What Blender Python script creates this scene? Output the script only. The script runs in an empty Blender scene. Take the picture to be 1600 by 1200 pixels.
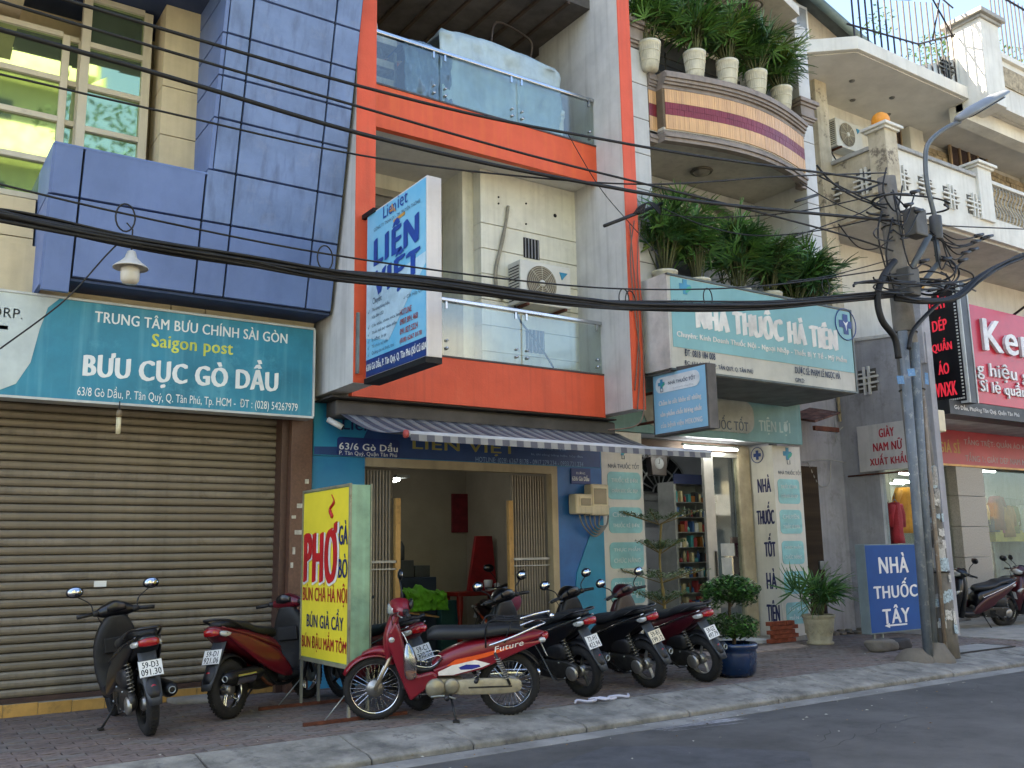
import bpy, bmesh, math, random
from mathutils import Vector, Matrix, noise as mnoise
from math import sin, cos, pi, radians as rad
S = bpy.context.scene
COL = S.collection
random.seed(7)

# ------------------------------------------------------------------ camera, sky, sun, exposure
YAW, PITCH, ROLL, FPX = rad(34.28), rad(10.26), rad(-1.015), 1475.2
CAM = Vector((0, 0, 1.45))
_f = Vector((sin(YAW)*cos(PITCH), cos(YAW)*cos(PITCH), sin(PITCH)))
_r = Vector((cos(YAW), -sin(YAW), 0)); _u = _r.cross(_f)
CR = _r*cos(ROLL) + _u*sin(ROLL); CU = -_r*sin(ROLL) + _u*cos(ROLL)
cd = bpy.data.cameras.new('camera'); co = bpy.data.objects.new('camera', cd); COL.objects.link(co)
co.matrix_world = Matrix(((CR.x, CU.x, -_f.x, CAM.x), (CR.y, CU.y, -_f.y, CAM.y), (CR.z, CU.z, -_f.z, CAM.z), (0, 0, 0, 1)))
cd.sensor_width = 36; cd.lens = 36*FPX/1600; cd.clip_start = .05; cd.clip_end = 3000
S.camera = co
W = bpy.data.worlds.new('World'); S.world = W; W.use_nodes = True
nt = W.node_tree; bg = nt.nodes['Background']; sky = nt.nodes.new('ShaderNodeTexSky')
sky.sky_type = 'NISHITA'; sky.sun_disc = False
SUN_EL, SUN_AZ = rad(50), rad(-50)          # azimuth measured clockwise from +Y
sky.sun_elevation = SUN_EL; sky.sun_rotation = SUN_AZ; sky.dust_density = 1.8; sky.air_density = 1.0
nt.links.new(sky.outputs[0], bg.inputs[0]); bg.inputs[1].default_value = .09
sl = bpy.data.lights.new('sun', 'SUN'); sl.energy = 5; sl.angle = rad(.6); sl.color = (1, .86, .66)
so = bpy.data.objects.new('sun', sl); COL.objects.link(so)
sd = Vector((sin(SUN_AZ)*cos(SUN_EL), cos(SUN_AZ)*cos(SUN_EL), sin(SUN_EL)))
so.rotation_euler = sd.to_track_quat('Z', 'Y').to_euler(); so.location = (0, -10, 30)
S.view_settings.view_transform = 'Standard'; S.view_settings.look = 'None'
S.view_settings.exposure = 2.82; S.view_settings.gamma = 1

# ------------------------------------------------------------------ helpers
def at(px, py, ax, v):
    """the point where the sight line of a photo pixel meets the real plane X, Y or Z = v"""
    d = CR*((px-800)/FPX) - CU*((py-600)/FPX) + _f
    i = 'XYZ'.index(ax)
    return CAM + d*((v-CAM[i])/d[i])

def lin(h):
    if isinstance(h, (tuple, list)): return tuple(h)[:3]
    h = h.lstrip('#'); c = [int(h[i:i+2], 16)/255 for i in (0, 2, 4)]
    return tuple(x/12.92 if x <= .04045 else ((x+.055)/1.055)**2.4 for x in c)

_mats = {}
def mat(name, col, rough=.6, metal=0, var=.15, scale=2.5, bump=.08, bscale=60, streak=0, streakcol=(.03, .028, .025),
        coat=0, trans=0, ior=1.45, emit=0, col2=None, spots=0, spotcol=(.02, .02, .02), spotscale=6, alpha=1, spec=.5, edge=None):
    if name in _mats: return _mats[name]
    m = bpy.data.materials.new(name); m.use_nodes = True; t = m.node_tree; N = t.nodes; L = t.links
    b = N['Principled BSDF']; c = lin(col)
    b.inputs['Roughness'].default_value = rough; b.inputs['Metallic'].default_value = metal
    b.inputs['Coat Weight'].default_value = coat; b.inputs['Coat Roughness'].default_value = .06
    b.inputs['Transmission Weight'].default_value = trans; b.inputs['IOR'].default_value = ior
    b.inputs['Specular IOR Level'].default_value = spec
    b.inputs['Alpha'].default_value = alpha
    tc = N.new('ShaderNodeTexCoord')
    n = N.new('ShaderNodeTexNoise'); n.inputs['Scale'].default_value = scale; n.inputs['Detail'].default_value = 6; n.inputs['Roughness'].default_value = .65
    L.new(tc.outputs['Object'], n.inputs['Vector'])
    mx = N.new('ShaderNodeMix'); mx.data_type = 'RGBA'
    c2 = lin(col2) if col2 else tuple(x*(1-2*var) for x in c)
    c1 = c if col2 else tuple(min(1, x*(1+var)) for x in c)
    mx.inputs[6].default_value = (*c1, 1); mx.inputs[7].default_value = (*c2, 1)
    mr = N.new('ShaderNodeMapRange'); mr.inputs[1].default_value = .35; mr.inputs[2].default_value = .68
    L.new(n.outputs[0], mr.inputs[0]); L.new(mr.outputs[0], mx.inputs[0]); out = mx.outputs[2]
    if streak:
        mp = N.new('ShaderNodeMapping'); mp.inputs['Scale'].default_value = (9, 9, .45); L.new(tc.outputs['Object'], mp.inputs[0])
        n2 = N.new('ShaderNodeTexNoise'); n2.inputs['Scale'].default_value = 1.3; n2.inputs['Detail'].default_value = 5; L.new(mp.outputs[0], n2.inputs['Vector'])
        r2 = N.new('ShaderNodeMapRange'); r2.inputs[1].default_value = .5; r2.inputs[2].default_value = .72; r2.inputs[4].default_value = streak
        L.new(n2.outputs[0], r2.inputs[0])
        m2 = N.new('ShaderNodeMix'); m2.data_type = 'RGBA'; L.new(r2.outputs[0], m2.inputs[0]); L.new(out, m2.inputs[6]); m2.inputs[7].default_value = (*lin(streakcol), 1); out = m2.outputs[2]
    if spots:
        n3 = N.new('ShaderNodeTexNoise'); n3.inputs['Scale'].default_value = spotscale; n3.inputs['Detail'].default_value = 8; n3.inputs['Roughness'].default_value = .75
        L.new(tc.outputs['Object'], n3.inputs['Vector'])
        r3 = N.new('ShaderNodeMapRange'); r3.inputs[1].default_value = .55; r3.inputs[2].default_value = .62; r3.inputs[4].default_value = spots
        L.new(n3.outputs[0], r3.inputs[0])
        m3 = N.new('ShaderNodeMix'); m3.data_type = 'RGBA'; L.new(r3.outputs[0], m3.inputs[0]); L.new(out, m3.inputs[6]); m3.inputs[7].default_value = (*lin(spotcol), 1); out = m3.outputs[2]
    L.new(out, b.inputs['Base Color'])
    if bump:
        nb = N.new('ShaderNodeTexNoise'); nb.inputs['Scale'].default_value = bscale; nb.inputs['Detail'].default_value = 4; L.new(tc.outputs['Object'], nb.inputs['Vector'])
        bp = N.new('ShaderNodeBump'); bp.inputs['Strength'].default_value = min(1, bump*2); bp.inputs['Distance'].default_value = .006
        L.new(nb.outputs[0], bp.inputs['Height']); L.new(bp.outputs[0], b.inputs['Normal'])
        rr = N.new('ShaderNodeMapRange'); rr.inputs[3].default_value = max(.02, rough-.1); rr.inputs[4].default_value = min(1, rough+.12)
        L.new(n.outputs[0], rr.inputs[0]); L.new(rr.outputs[0], b.inputs['Roughness'])
    if emit:
        b.inputs['Emission Color'].default_value = (*c, 1); b.inputs['Emission Strength'].default_value = emit
    _mats[name] = m
    return m

class MB:
    def __init__(s): s.v = []; s.f = []; s.mi = []; s.sm = []
    def add(s, v, f, m=0, smooth=False):
        k = len(s.v); s.v += [tuple(p) for p in v]
        for q in f: s.f.append([i+k for i in q]); s.mi.append(m); s.sm.append(smooth)
        return s
    def box(s, x0, x1, y0, y1, z0, z1, m=0):
        v = [(x, y, z) for z in (z0, z1) for y in (y0, y1) for x in (x0, x1)]
        return s.add(v, [(0, 2, 3, 1), (4, 5, 7, 6), (0, 1, 5, 4), (2, 6, 7, 3), (0, 4, 6, 2), (1, 3, 7, 5)], m)
    def hexa(s, P, m=0):
        """eight points: bottom ring of four then top ring of four"""
        return s.add(P, [(0, 3, 2, 1), (4, 5, 6, 7), (0, 1, 5, 4), (1, 2, 6, 5), (2, 3, 7, 6), (3, 0, 4, 7)], m)
    def slab(s, o, r, u, w, h, t, m=0):
        """box with one corner o, along r (width w), u (height h), thickness t towards -r x u"""
        o, r, u = Vector(o), Vector(r).normalized(), Vector(u).normalized(); n = r.cross(u)
        a = [o, o+r*w, o+r*w+u*h, o+u*h]; b = [p-n*t for p in a]
        return s.add(a+b, [(0, 1, 2, 3), (7, 6, 5, 4), (0, 4, 5, 1), (1, 5, 6, 2), (2, 6, 7, 3), (3, 7, 4, 0)], m)
    def prism(s, pl, pts, a, b, m=0, smooth=False):
        n = len(pts)
        def q(p, t): return {'xz': (p[0], t, p[1]), 'yz': (t, p[0], p[1]), 'xy': (p[0], p[1], t)}[pl]
        v = [q(p, a) for p in pts]+[q(p, b) for p in pts]
        f = [list(range(n))[::-1], [i+n for i in range(n)]]
        s.add(v, f, m)
        k = len(s.v)-2*n
        for i in range(n): s.f.append([k+i, k+(i+1) % n, k+n+(i+1) % n, k+n+i]); s.mi.append(m); s.sm.append(smooth)
        return s
    def tube(s, pts, r, n=8, m=0, cap=True, closed=False):
        P = [Vector(p) for p in pts]; N = len(P); R = r if isinstance(r, (list, tuple)) else [r]*N
        rings = []; ref = None
        for i in range(N):
            if closed: d = P[(i+1) % N]-P[i-1]
            else: d = P[min(i+1, N-1)]-P[max(i-1, 0)]
            if d.length < 1e-9: d = Vector((0, 0, 1))
            d.normalize()
            if ref is None: ref = Vector((0, 0, 1)) if abs(d.z) < .9 else Vector((1, 0, 0))
            a = (ref-d*ref.dot(d)); a = a.normalized() if a.length > 1e-6 else d.orthogonal().normalized()
            ref = a; b = d.cross(a)
            rings += [P[i]+(a*cos(2*pi*j/n)+b*sin(2*pi*j/n))*R[i] for j in range(n)]
        f = []
        for i in range(N if closed else N-1):
            for j in range(n): f.append((i*n+j, i*n+(j+1) % n, ((i+1) % N)*n+(j+1) % n, ((i+1) % N)*n+j))
        if cap and not closed: f += [list(range(n))[::-1], [(N-1)*n+j for j in range(n)]]
        return s.add(rings, f, m, n > 4)
    def lathe(s, prof, c=(0, 0, 0), ax='z', n=24, m=0, smooth=True, a0=0, a1=2*pi):
        c = Vector(c); v = []; K = len(prof); full = abs(a1-a0-2*pi) < 1e-6; nn = n if full else n+1
        for j in range(nn):
            a = a0+(a1-a0)*j/n
            for (r, h) in prof:
                p = {'z': (r*cos(a), r*sin(a), h), 'y': (r*cos(a), h, r*sin(a)), 'x': (h, r*cos(a), r*sin(a))}[ax]
                v.append(c+Vector(p))
        f = [(j*K+i, ((j+1) % nn)*K+i, ((j+1) % nn)*K+i+1, j*K+i+1) for j in range(n) for i in range(K-1)]
        return s.add(v, f, m, smooth)
    def ball(s, c, r, n=14, m=0):
        rx, ry, rz = r if isinstance(r, (tuple, list)) else (r, r, r); v = []; K = n//2+1
        for j in range(n):
            for i in range(K):
                th = pi*i/(K-1); a = 2*pi*j/n
                v.append((c[0]+rx*sin(th)*cos(a), c[1]+ry*sin(th)*sin(a), c[2]+rz*cos(th)))
        return s.add(v, [(j*K+i, j*K+i+1, ((j+1) % n)*K+i+1, ((j+1) % n)*K+i) for j in range(n) for i in range(K-1)], m, True)
    def rings(s, R, m=0, smooth=True, cap=True):
        n = len(R[0]); v = [p for r in R for p in r]; f = []
        for i in range(len(R)-1):
            for j in range(n): f.append((i*n+j, i*n+(j+1) % n, (i+1)*n+(j+1) % n, (i+1)*n+j))
        if cap: f += [list(range(n))[::-1], [(len(R)-1)*n+j for j in range(n)]]
        return s.add(v, f, m, smooth)
    def loft(s, secs, ax='x', n=20, steps=4, m=0):
        """secs: (t, centre, centre2, half1, half2, exponent) superellipse sections along ax; smooth through them"""
        K = len(secs); out = []
        def cr(i, u):
            g = lambda k: secs[max(0, min(K-1, k))]
            p0, p1, p2, p3 = g(i-1), g(i), g(i+1), g(i+2)
            return [p1[k]+(-p0[k]+p2[k])*.5*u+(p0[k]-2.5*p1[k]+2*p2[k]-.5*p3[k])*u*u+(-.5*p0[k]+1.5*p1[k]-1.5*p2[k]+.5*p3[k])*u**3 for k in range(6)]
        P = [cr(i, j/steps) for i in range(K-1) for j in range(steps)]+[list(secs[-1])]
        for (t, a, b, ha, hb, e) in P:
            ring = []; ha = max(ha, .002); hb = max(hb, .002); e = max(1.6, e)
            for j in range(n):
                th = 2*pi*j/n; cs, sn = cos(th), sin(th)
                p = a+ha*math.copysign(abs(cs)**(2/e), cs); q = b+hb*math.copysign(abs(sn)**(2/e), sn)
                ring.append({'x': (t, p, q), 'z': (p, q, t), 'y': (p, t, q)}[ax])
            out.append(ring)
        return s.rings(out, m)
    def xf(s, M):
        s.v = [tuple(M @ Vector(p)) for p in s.v]; return s
    def mesh(s, name, mats):
        me = bpy.data.meshes.new(name); me.from_pydata(s.v, [], s.f)
        for m in (mats if isinstance(mats, (list, tuple)) else [mats]): me.materials.append(m)
        me.polygons.foreach_set('material_index', s.mi); me.polygons.foreach_set('use_smooth', s.sm)
        bm = bmesh.new(); bm.from_mesh(me); bmesh.ops.recalc_face_normals(bm, faces=bm.faces); bm.to_mesh(me); bm.free()
        me.update(); return me

def thing(name, label, cat, loc=(0, 0, 0), rz=0, group=None, rx=0, ry=0):
    o = bpy.data.objects.new(name, None); COL.objects.link(o); o.empty_display_size = .1
    o.location = loc; o.rotation_euler = (rx, ry, rz)
    o['label'] = label; o['category'] = cat
    if group: o['group'] = group
    return o
def inv(o):
    M = Matrix.Translation(o.location) @ o.rotation_euler.to_matrix().to_4x4()
    if o.parent: M = (Matrix.Translation(o.parent.location) @ o.parent.rotation_euler.to_matrix().to_4x4()) @ M
    return M.inverted()
SPLIT = {'floor_slab', 'bracket', 'dark_doorway', 'splice_box', 'leg', 'upright', 'party_wall', 'wall', 'pier', 'vine', 'hands', 'goods', 'lower_stub', 'spotlight_arm', 'reveal', 'side_plate', 'edge_trim', 'offering_cup', 'machine', 'wall_plug', 'downlight', 'paper_label', 'loose_bar', 'rail'}
def loose(mb):
    P = list(range(len(mb.v)))
    def fi(i):
        while P[i] != i: P[i] = P[P[i]]; i = P[i]
        return i
    for f in mb.f:
        a = fi(f[0])
        for i in f[1:]: P[fi(i)] = a
    G = {}
    for k, f in enumerate(mb.f): G.setdefault(fi(f[0]), []).append(k)
    out = []
    for fs in G.values():
        n = MB(); M_ = {}
        for k in fs:
            q = []
            for i in mb.f[k]:
                if i not in M_: M_[i] = len(n.v); n.v.append(mb.v[i])
                q.append(M_[i])
            n.f.append(q); n.mi.append(mb.mi[k]); n.sm.append(mb.sm[k])
        out.append(n)
    return out
def part(T, name, mb, m, world=False, bevel=0, label=None, kind=None, seg=2):
    """world=True: the vertices are world coordinates"""
    if name in SPLIT and T is not None and isinstance(mb, MB):
        L_ = loose(mb)
        if 1 < len(L_) < 14:
            for q_ in L_[1:]: part1(T, name, q_, m, world, bevel, label, kind, seg)
            mb = L_[0]
    return part1(T, name, mb, m, world, bevel, label, kind, seg)
def part1(T, name, mb, m, world=False, bevel=0, label=None, kind=None, seg=2):
    if isinstance(mb, bpy.types.Mesh): me = mb
    else:
        if world and T is not None: mb.xf(inv(root_frame(T)))
        me = mb.mesh(name, m)
    o = bpy.data.objects.new(name, me); COL.objects.link(o)
    if T is not None: o.parent = T
    if bevel:
        b = o.modifiers.new('bevel', 'BEVEL'); b.width = bevel; b.segments = seg; b.limit_method = 'ANGLE'; b.angle_limit = rad(40)
    if label: o['label'] = label
    if kind: o['kind'] = kind
    return o
def root_frame(T):
    # parts themselves carry no transform, so the frame is that of the top-level thing
    while T.parent is not None: T = T.parent
    return T
def tag(o, label, cat, group=None):
    o['label'] = label; o['category'] = cat
    if group: o['group'] = group
    return o
def struct(name, mb, m, T=None, **k):
    o = part(T, name, mb, m, **k)
    if T is None: o['kind'] = 'structure'
    return o
def piece(T, name, me, loc, rot=(0, 0, 0), scale=None):
    """one more object sharing the mesh me"""
    o = bpy.data.objects.new(name, me); COL.objects.link(o); o.parent = T; o.location = loc; o.rotation_euler = rot
    if scale: o.scale = scale
    return o
def copy_tree(o, parent=None):
    c = o.copy(); COL.objects.link(c)
    if parent is not None: c.parent = parent
    for ch in list(o.children): copy_tree(ch, c)
    return c

X1, Y1, Z1 = Vector((1, 0, 0)), Vector((0, 1, 0)), Vector((0, 0, 1))
_tc = {}
def glyphs(s, bold):
    sp_ = 1+min(.22, bold*2.6); bold = min(bold, .006); key = (s, bold, sp_)
    if key in _tc: return _tc[key]
    cu = bpy.data.curves.new('t', 'FONT'); cu.body = s; cu.size = 1; cu.offset = .006 if s == 'PHƠ' else 0; cu.resolution_u = 3; cu.space_character = sp_
    cu.extrude = .0
    ob = bpy.data.objects.new('t', cu); COL.objects.link(ob); bpy.context.view_layer.update()
    me = bpy.data.meshes.new_from_object(ob.evaluated_get(bpy.context.evaluated_depsgraph_get()))
    v = [(p.co.x, p.co.y) for p in me.vertices]; f = [tuple(p.vertices) for p in me.polygons]
    bpy.data.objects.remove(ob); bpy.data.curves.remove(cu); bpy.data.meshes.remove(me)
    if not v: v = [(0, 0), (1, 0), (1, 1)]; f = [(0, 1, 2)]
    x0 = min(p[0] for p in v); x1 = max(p[0] for p in v); y0 = min(p[1] for p in v); y1 = max(p[1] for p in v)
    _tc[key] = ([((x-x0)/(x1-x0), (y-y0)/(y1-y0)) for x, y in v], f)
    return _tc[key]
def text(T, s, o, r, u, w, h, m, bold=.0, lift=.004, mb=None, depth=0, shear=0, name='lettering', world=True):
    """flat lettering: lower-left corner o of the whole word, r to the right, u up, width w, height h"""
    v, f = glyphs(s, bold); r, u = Vector(r).normalized(), Vector(u).normalized(); n = r.cross(u); o = Vector(o)+n*lift
    own = mb is None
    if own: mb = MB()
    P = [o+r*((x+shear*y*h/w)*w)+u*(y*h) for x, y in v]
    if bold > .012:                    # heavier strokes: copies shifted sideways, each a hair prouder
        e = bold*h*.9; K = 1 if bold < .035 else 2
        for q in range(-K, K+1):
            if q: mb.add([p+r*(e*q/K)+u*(e*.3*q/K)+n*(.0002*(q+K)-.0012) for p in P], f)
    mb.add(P, f)
    if depth:
        mb.add([p-n*depth for p in P], f)
        E = {}
        for q in f:
            for i in range(len(q)):
                a, b = q[i], q[(i+1) % len(q)]; k = (min(a, b), max(a, b)); E[k] = E.get(k, 0)+1
        ed = [k for k, c in E.items() if c == 1]
        mb.add(P+[p-n*depth for p in P], [(a, b, b+len(P), a+len(P)) for a, b in ed])
    if own: return part(T, name, mb, m, world=world)
    return mb
def lines(T, rows, o, r, u, m, bold=0, name='lettering', lift=.004, world=True, depth=0):
    """rows: (string, x offset, y offset, width, height) measured from o"""
    mb = MB(); r, u = Vector(r), Vector(u)
    for (s, x, y, w, h) in rows: text(T, s, Vector(o)+r*x+u*y, r, u, w, h, m, bold, lift=lift, mb=mb, depth=depth)
    return part(T, name, mb, m, world=world)
def spline(P, k=6):
    P = [Vector(p) for p in P]; out = []
    for i in range(len(P)-1):
        p0, p1, p2, p3 = P[max(0, i-1)], P[i], P[i+1], P[min(len(P)-1, i+2)]
        for j in range(k):
            t = j/k; out.append(.5*((2*p1)+(p2-p0)*t+(2*p0-5*p1+4*p2-p3)*t*t+(3*p1-p0-3*p2+p3)*t**3))
    out.append(P[-1]); return out
def rrect(x0, x1, z0, z1, r, n=4):
    o = []
    for cx, cz, a in ((x1-r, z0+r, -pi/2), (x1-r, z1-r, 0), (x0+r, z1-r, pi/2), (x0+r, z0+r, pi)):
        for i in range(n+1): o.append((cx+r*cos(a+pi/2*i/n), cz+r*sin(a+pi/2*i/n)))
    return o

# ------------------------------------------------------------------ common materials
white_wall = mat('white_render_paint', '#c2c0ba', .7, var=.07, streak=.3, streakcol='#77726a', bump=.1, bscale=90)
cream_wall = mat('cream_render_paint', '#cdc3a6', .75, var=.08, streak=.2, streakcol='#8a7d62')
grey_wall = mat('grey_cement_render', '#98979a', .85, var=.12, scale=1.6, streak=.25, streakcol='#5b5955', bump=.25, bscale=45, spots=.35, spotcol='#686662', spotscale=2.2)
concrete = mat('bare_concrete', '#8f8a80', .9, var=.15, scale=3, bump=.35, bscale=50, spots=.35, spotcol='#5f5b53', spotscale=4)
dark_void = mat('dark_interior', '#4a4a4c', .8, var=.1)
black_plastic = mat('black_plastic', '#161618', .5, var=.15, bump=.08, bscale=200, spots=.25, spotcol='#35332f', spotscale=9)
black_gloss = mat('black_gloss_paint', '#0b0b0f', .28, var=.1, bump=0, coat=.25, spots=.12, spotcol='#2c2a28', spotscale=8)
rubber = mat('tyre_rubber', '#1d1c1b', .85, var=.2, scale=9, bump=.3, bscale=120, spots=.3, spotcol='#3b3833', spotscale=7)
chrome = mat('chrome_metal', '#c8c8c8', .15, 1, var=.05, bump=0)
alu = mat('cast_aluminium', '#9c9a94', .38, .85, var=.15, scale=8, bump=.1)
steel = mat('galvanised_steel', '#8d9290', .45, .7, var=.15, scale=6)
stainless = mat('stainless_steel', '#b9bcbe', .25, 1, var=.05, bump=.02)
seat_vinyl = mat('seat_vinyl', '#1c1e20', .5, var=.1, bump=.12, bscale=300)
cable_black = mat('cable_sheath', '#141414', .6, var=.25, scale=4, bump=.1)
white_paint = mat('white_sign_paint', '#d8d8d4', .5, var=.04, bump=0)
glass = mat('clear_glass', '#e8f2ee', .02, trans=1, var=.01, bump=0)
rust = mat('rusty_iron', '#5a3222', .85, .2, var=.3, scale=8, bump=.3)

def pane_mat(name, tint, refl=.12, rough=.03, fres=1.0):
    if name in _mats: return _mats[name]
    m = bpy.data.materials.new(name); m.use_nodes = True; t = m.node_tree; N = t.nodes; L = t.links
    N.remove(N['Principled BSDF']); out = N['Material Output']
    tr = N.new('ShaderNodeBsdfTransparent'); tr.inputs[0].default_value = (*lin(tint), 1)
    gl = N.new('ShaderNodeBsdfGlossy'); gl.inputs['Roughness'].default_value = rough; gl.inputs[0].default_value = (.9, .95, .93, 1)
    fr = N.new('ShaderNodeFresnel'); fr.inputs[0].default_value = 1.5
    ma = N.new('ShaderNodeMath'); ma.operation = 'MULTIPLY_ADD'; ma.inputs[1].default_value = fres; ma.inputs[2].default_value = refl
    mx = N.new('ShaderNodeMixShader'); L.new(fr.outputs[0], ma.inputs[0]); L.new(ma.outputs[0], mx.inputs[0])
    ge = N.new('ShaderNodeNewGeometry'); sb_ = N.new('ShaderNodeMath'); sb_.operation = 'SUBTRACT'; sb_.inputs[0].default_value = 1; L.new(ge.outputs['Backfacing'], sb_.inputs[1])
    mu = N.new('ShaderNodeMath'); mu.operation = 'MULTIPLY'; L.new(ma.outputs[0], mu.inputs[0]); L.new(sb_.outputs[0], mu.inputs[1]); L.new(mu.outputs[0], mx.inputs[0])
    L.new(tr.outputs[0], mx.inputs[1]); L.new(gl.outputs[0], mx.inputs[2]); L.new(mx.outputs[0], out.inputs[0])
    _mats[name] = m; return m
pane_clear = pane_mat('clear_window_glass', '#eef3f1', .06)
pane_frost = pane_mat('pale_balcony_glass', '#eaf0ee', .10, .12, .8)

# ================================================================== GROUND
asphalt = mat('asphalt', (.086, .084, .081), .92, spec=.2, var=.16, scale=.9, bump=.9, bscale=95, spots=.5, spotcol=(.052, .052, .052), spotscale=2.4)
g = MB(); g.box(-300, 300, -300, 6.72, -.4, -.12); struct('road', g, asphalt)
g = MB(); g.prism('yz', [(6.70, -.3), (6.93, -.3), (6.93, -.114), (6.70, -.117)], -60, 90); struct('gutter', g, mat('gutter_cement', (.2, .195, .18), .9, var=.2, scale=2, bump=.4, spots=.5, spotcol=(.1, .095, .09), spotscale=3))
g = MB(); g.box(-300, 300, 7.62, 300, -.6, -.03); struct('ground', g, mat('packed_mortar', (.09, .08, .075), .95, var=.2, scale=5, bump=.3))
struct('kerb_groove', MB().box(-60, 90, 6.93, 7.05, -.3, -.128), mat('groove_dirt', (.025, .022, .02), .95))
g = MB(); random.seed(3)                                    # dark repair patch of the carriageway and a chalk smear
g.prism('xy', [(3.1, 5.6), (5.2, 6.35), (5.6, 6.1), (6.3, 5.2), (5, 4), (2.5, 4)], -.12, -.116)
struct('road_patch', g, mat('new_asphalt', (.05, .052, .057), .9, var=.2, scale=3, bump=.6, bscale=120))
rr = random.Random(41); g = MB()
def crack(p, ang, L, w, rr_, g_):
    P = [Vector((p[0], p[1], 0))]
    while L > 0: st = rr_.uniform(.05, .16); ang += rr_.uniform(-.5, .5); P.append(P[-1]+Vector((cos(ang)*st, sin(ang)*st, 0))); L -= st
    V = []
    for i, q_ in enumerate(P): ww = w*(1-abs(2*i/(len(P)-1)-1)**2)+.001; V += [(q_.x, q_.y-ww, -.1185), (q_.x, q_.y+ww, -.1185)]
    g_.add(V, [(2*i, 2*i+2, 2*i+3, 2*i+1) for i in range(len(P)-1)])
for i in range(9): crack((rr.uniform(3.5, 13), rr.uniform(5.0, 6.6)), rr.uniform(-.4, .4), rr.uniform(.5, 2.2), rr.uniform(.002, .004), rr, g)
for i in range(6): crack((rr.uniform(3.5, 12), rr.uniform(5.2, 6.5)), rr.uniform(1.1, 1.9), rr.uniform(.3, .8), rr.uniform(.002, .005), rr, g)
struct('road_cracks', g, mat('crack_dirt', (.018, .017, .016), .95)); g = MB()
a0 = at(1000, 1140, 'Z', -.12)
for i in range(9): y_ = a0.y+.02-i*.033; g.add([(a0.x+.02*i, y_, -.117), (a0.x+1.0+rr.uniform(-.2, .2), y_-.12, -.117), (a0.x+1.0, y_-.128, -.117), (a0.x+.02*i, y_-.007, -.117)], [(0, 1, 2, 3)])
struct('chalk_scribble', g, mat('chalk', (.34, .34, .35), .9, var=.3, scale=30))
kerb_mat = mat('kerb_concrete', (.20, .19, .165), .92, var=.28, scale=3.2, bump=.8, bscale=30, spots=.75, spotcol=(.09, .085, .078), spotscale=4.5, streak=.0)
kerb = struct('kerb', MB().box(-30, 40, 7.25, 7.5, -.3, -.13), kerb_mat)
x = -2.0; i = 0
while x < 26:
    w = random.uniform(.92, 1.3); j = [random.uniform(-.006, .006) for _ in range(4)]
    k = MB(); k.prism('yz', [(6.995+j[0], -.3), (7.64, -.3), (7.70, -.004), (7.60, .004+j[1]), (7.34, -.035+j[2]), (7.05+j[0], -.064), (7.0+j[0], -.085)], x, x+w-.014)
    part(kerb, 'kerb_segment', k, kerb_mat, bevel=.012); x += w

def paver_poly(cx, cy, ang):
    L_, H_, z = .15, .066, .02
    p = [(-L_, -H_), (-L_*.45, -H_+z), (-L_*.1, -H_-z*.4), (L_*.4, -H_-z), (L_, -H_), (L_, H_), (L_*.45, H_-z), (L_*.1, H_+z*.4), (-L_*.4, H_+z), (-L_, H_)]
    c, s_ = cos(ang), sin(ang)
    return [(cx+a*c-b*s_, cy+a*s_+b*c) for a, b in p]
pav_mats = [mat('paver_rose', (.16, .122, .105), .88, var=.2, scale=14, bump=.35, bscale=90), mat('paver_brown', (.135, .105, .09), .9, var=.22, scale=11, bump=.35, bscale=80),
            mat('paver_grey', (.152, .13, .114), .9, var=.2, scale=9, bump=.35, bscale=80)]
sw = struct('sidewalk', MB().box(-20, 30, 7.66, 11.2, -.3, -.022), mat('paver_joint', (.06, .052, .048), .95, var=.2, bump=.2))
cand = []
def lay_field(x0, x1, y0, y1):
    i0 = int(x0/.312)-2; i1 = int(x1/.312)+2; r = 0; y = y0
    while y < y1:
        for i in range(i0, i1):
            if x0 < i*.312+(.156 if r % 2 else 0) < x1: cand.append((i*.312+(.156 if r % 2 else 0), y, 0))
        y += .139; r += 1
lay_field(-1.5, 15, 7.76, 10.9)
def fd(c): return (Vector((c[0], c[1], 0))-CAM).length
vis = []
rest = []
for c in cand:
    d = Vector((c[0], c[1], 0))-CAM; w_ = d.dot(_f)
    px_ = 800+FPX*d.dot(CR)/w_; py_ = 600-FPX*d.dot(CU)/w_
    (vis if (-10 < px_ < 1600 and py_ < 1205) else rest).append(c)
vis.sort(key=fd); rest += vis[300:]; vis = vis[:300]
pme = []
for m_ in pav_mats: pme.append(MB().prism('xy', paver_poly(0, 0, 0), -.06, 0).mesh('paver', m_))
for c in vis:
    piece(sw, 'paver', random.choice(pme), (c[0], c[1], random.uniform(-.003, .001)), (random.uniform(-.006, .006), random.uniform(-.006, .006), random.uniform(-.015, .015)))
g = MB()
for c in rest:
    dz = random.uniform(-.003, .001); g.prism('xy', paver_poly(c[0], c[1], random.uniform(-.015, .015)), -.05, dz, m=random.randrange(3))
part(sw, 'distant_pavers', g, pav_mats, kind='stuff')
# concrete apron right of the pharmacy
g = MB(); g.prism('xy', [(15.1, 7.68), (27, 7.68), (27, 10.9), (15.1, 10.9)], -.1, .006); struct('concrete_apron', g, concrete)
g = MB(); g.prism('xy', [(9.3, 10.25), (12.35, 10.3), (12.0, 9.75), (9.8, 9.7)], -.05, .012); struct('entrance_apron', g, mat('pale_terrazzo', (.3, .24, .21), .8, var=.2, scale=6, spots=.4, spotcol=(.18, .15, .13)))

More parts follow.
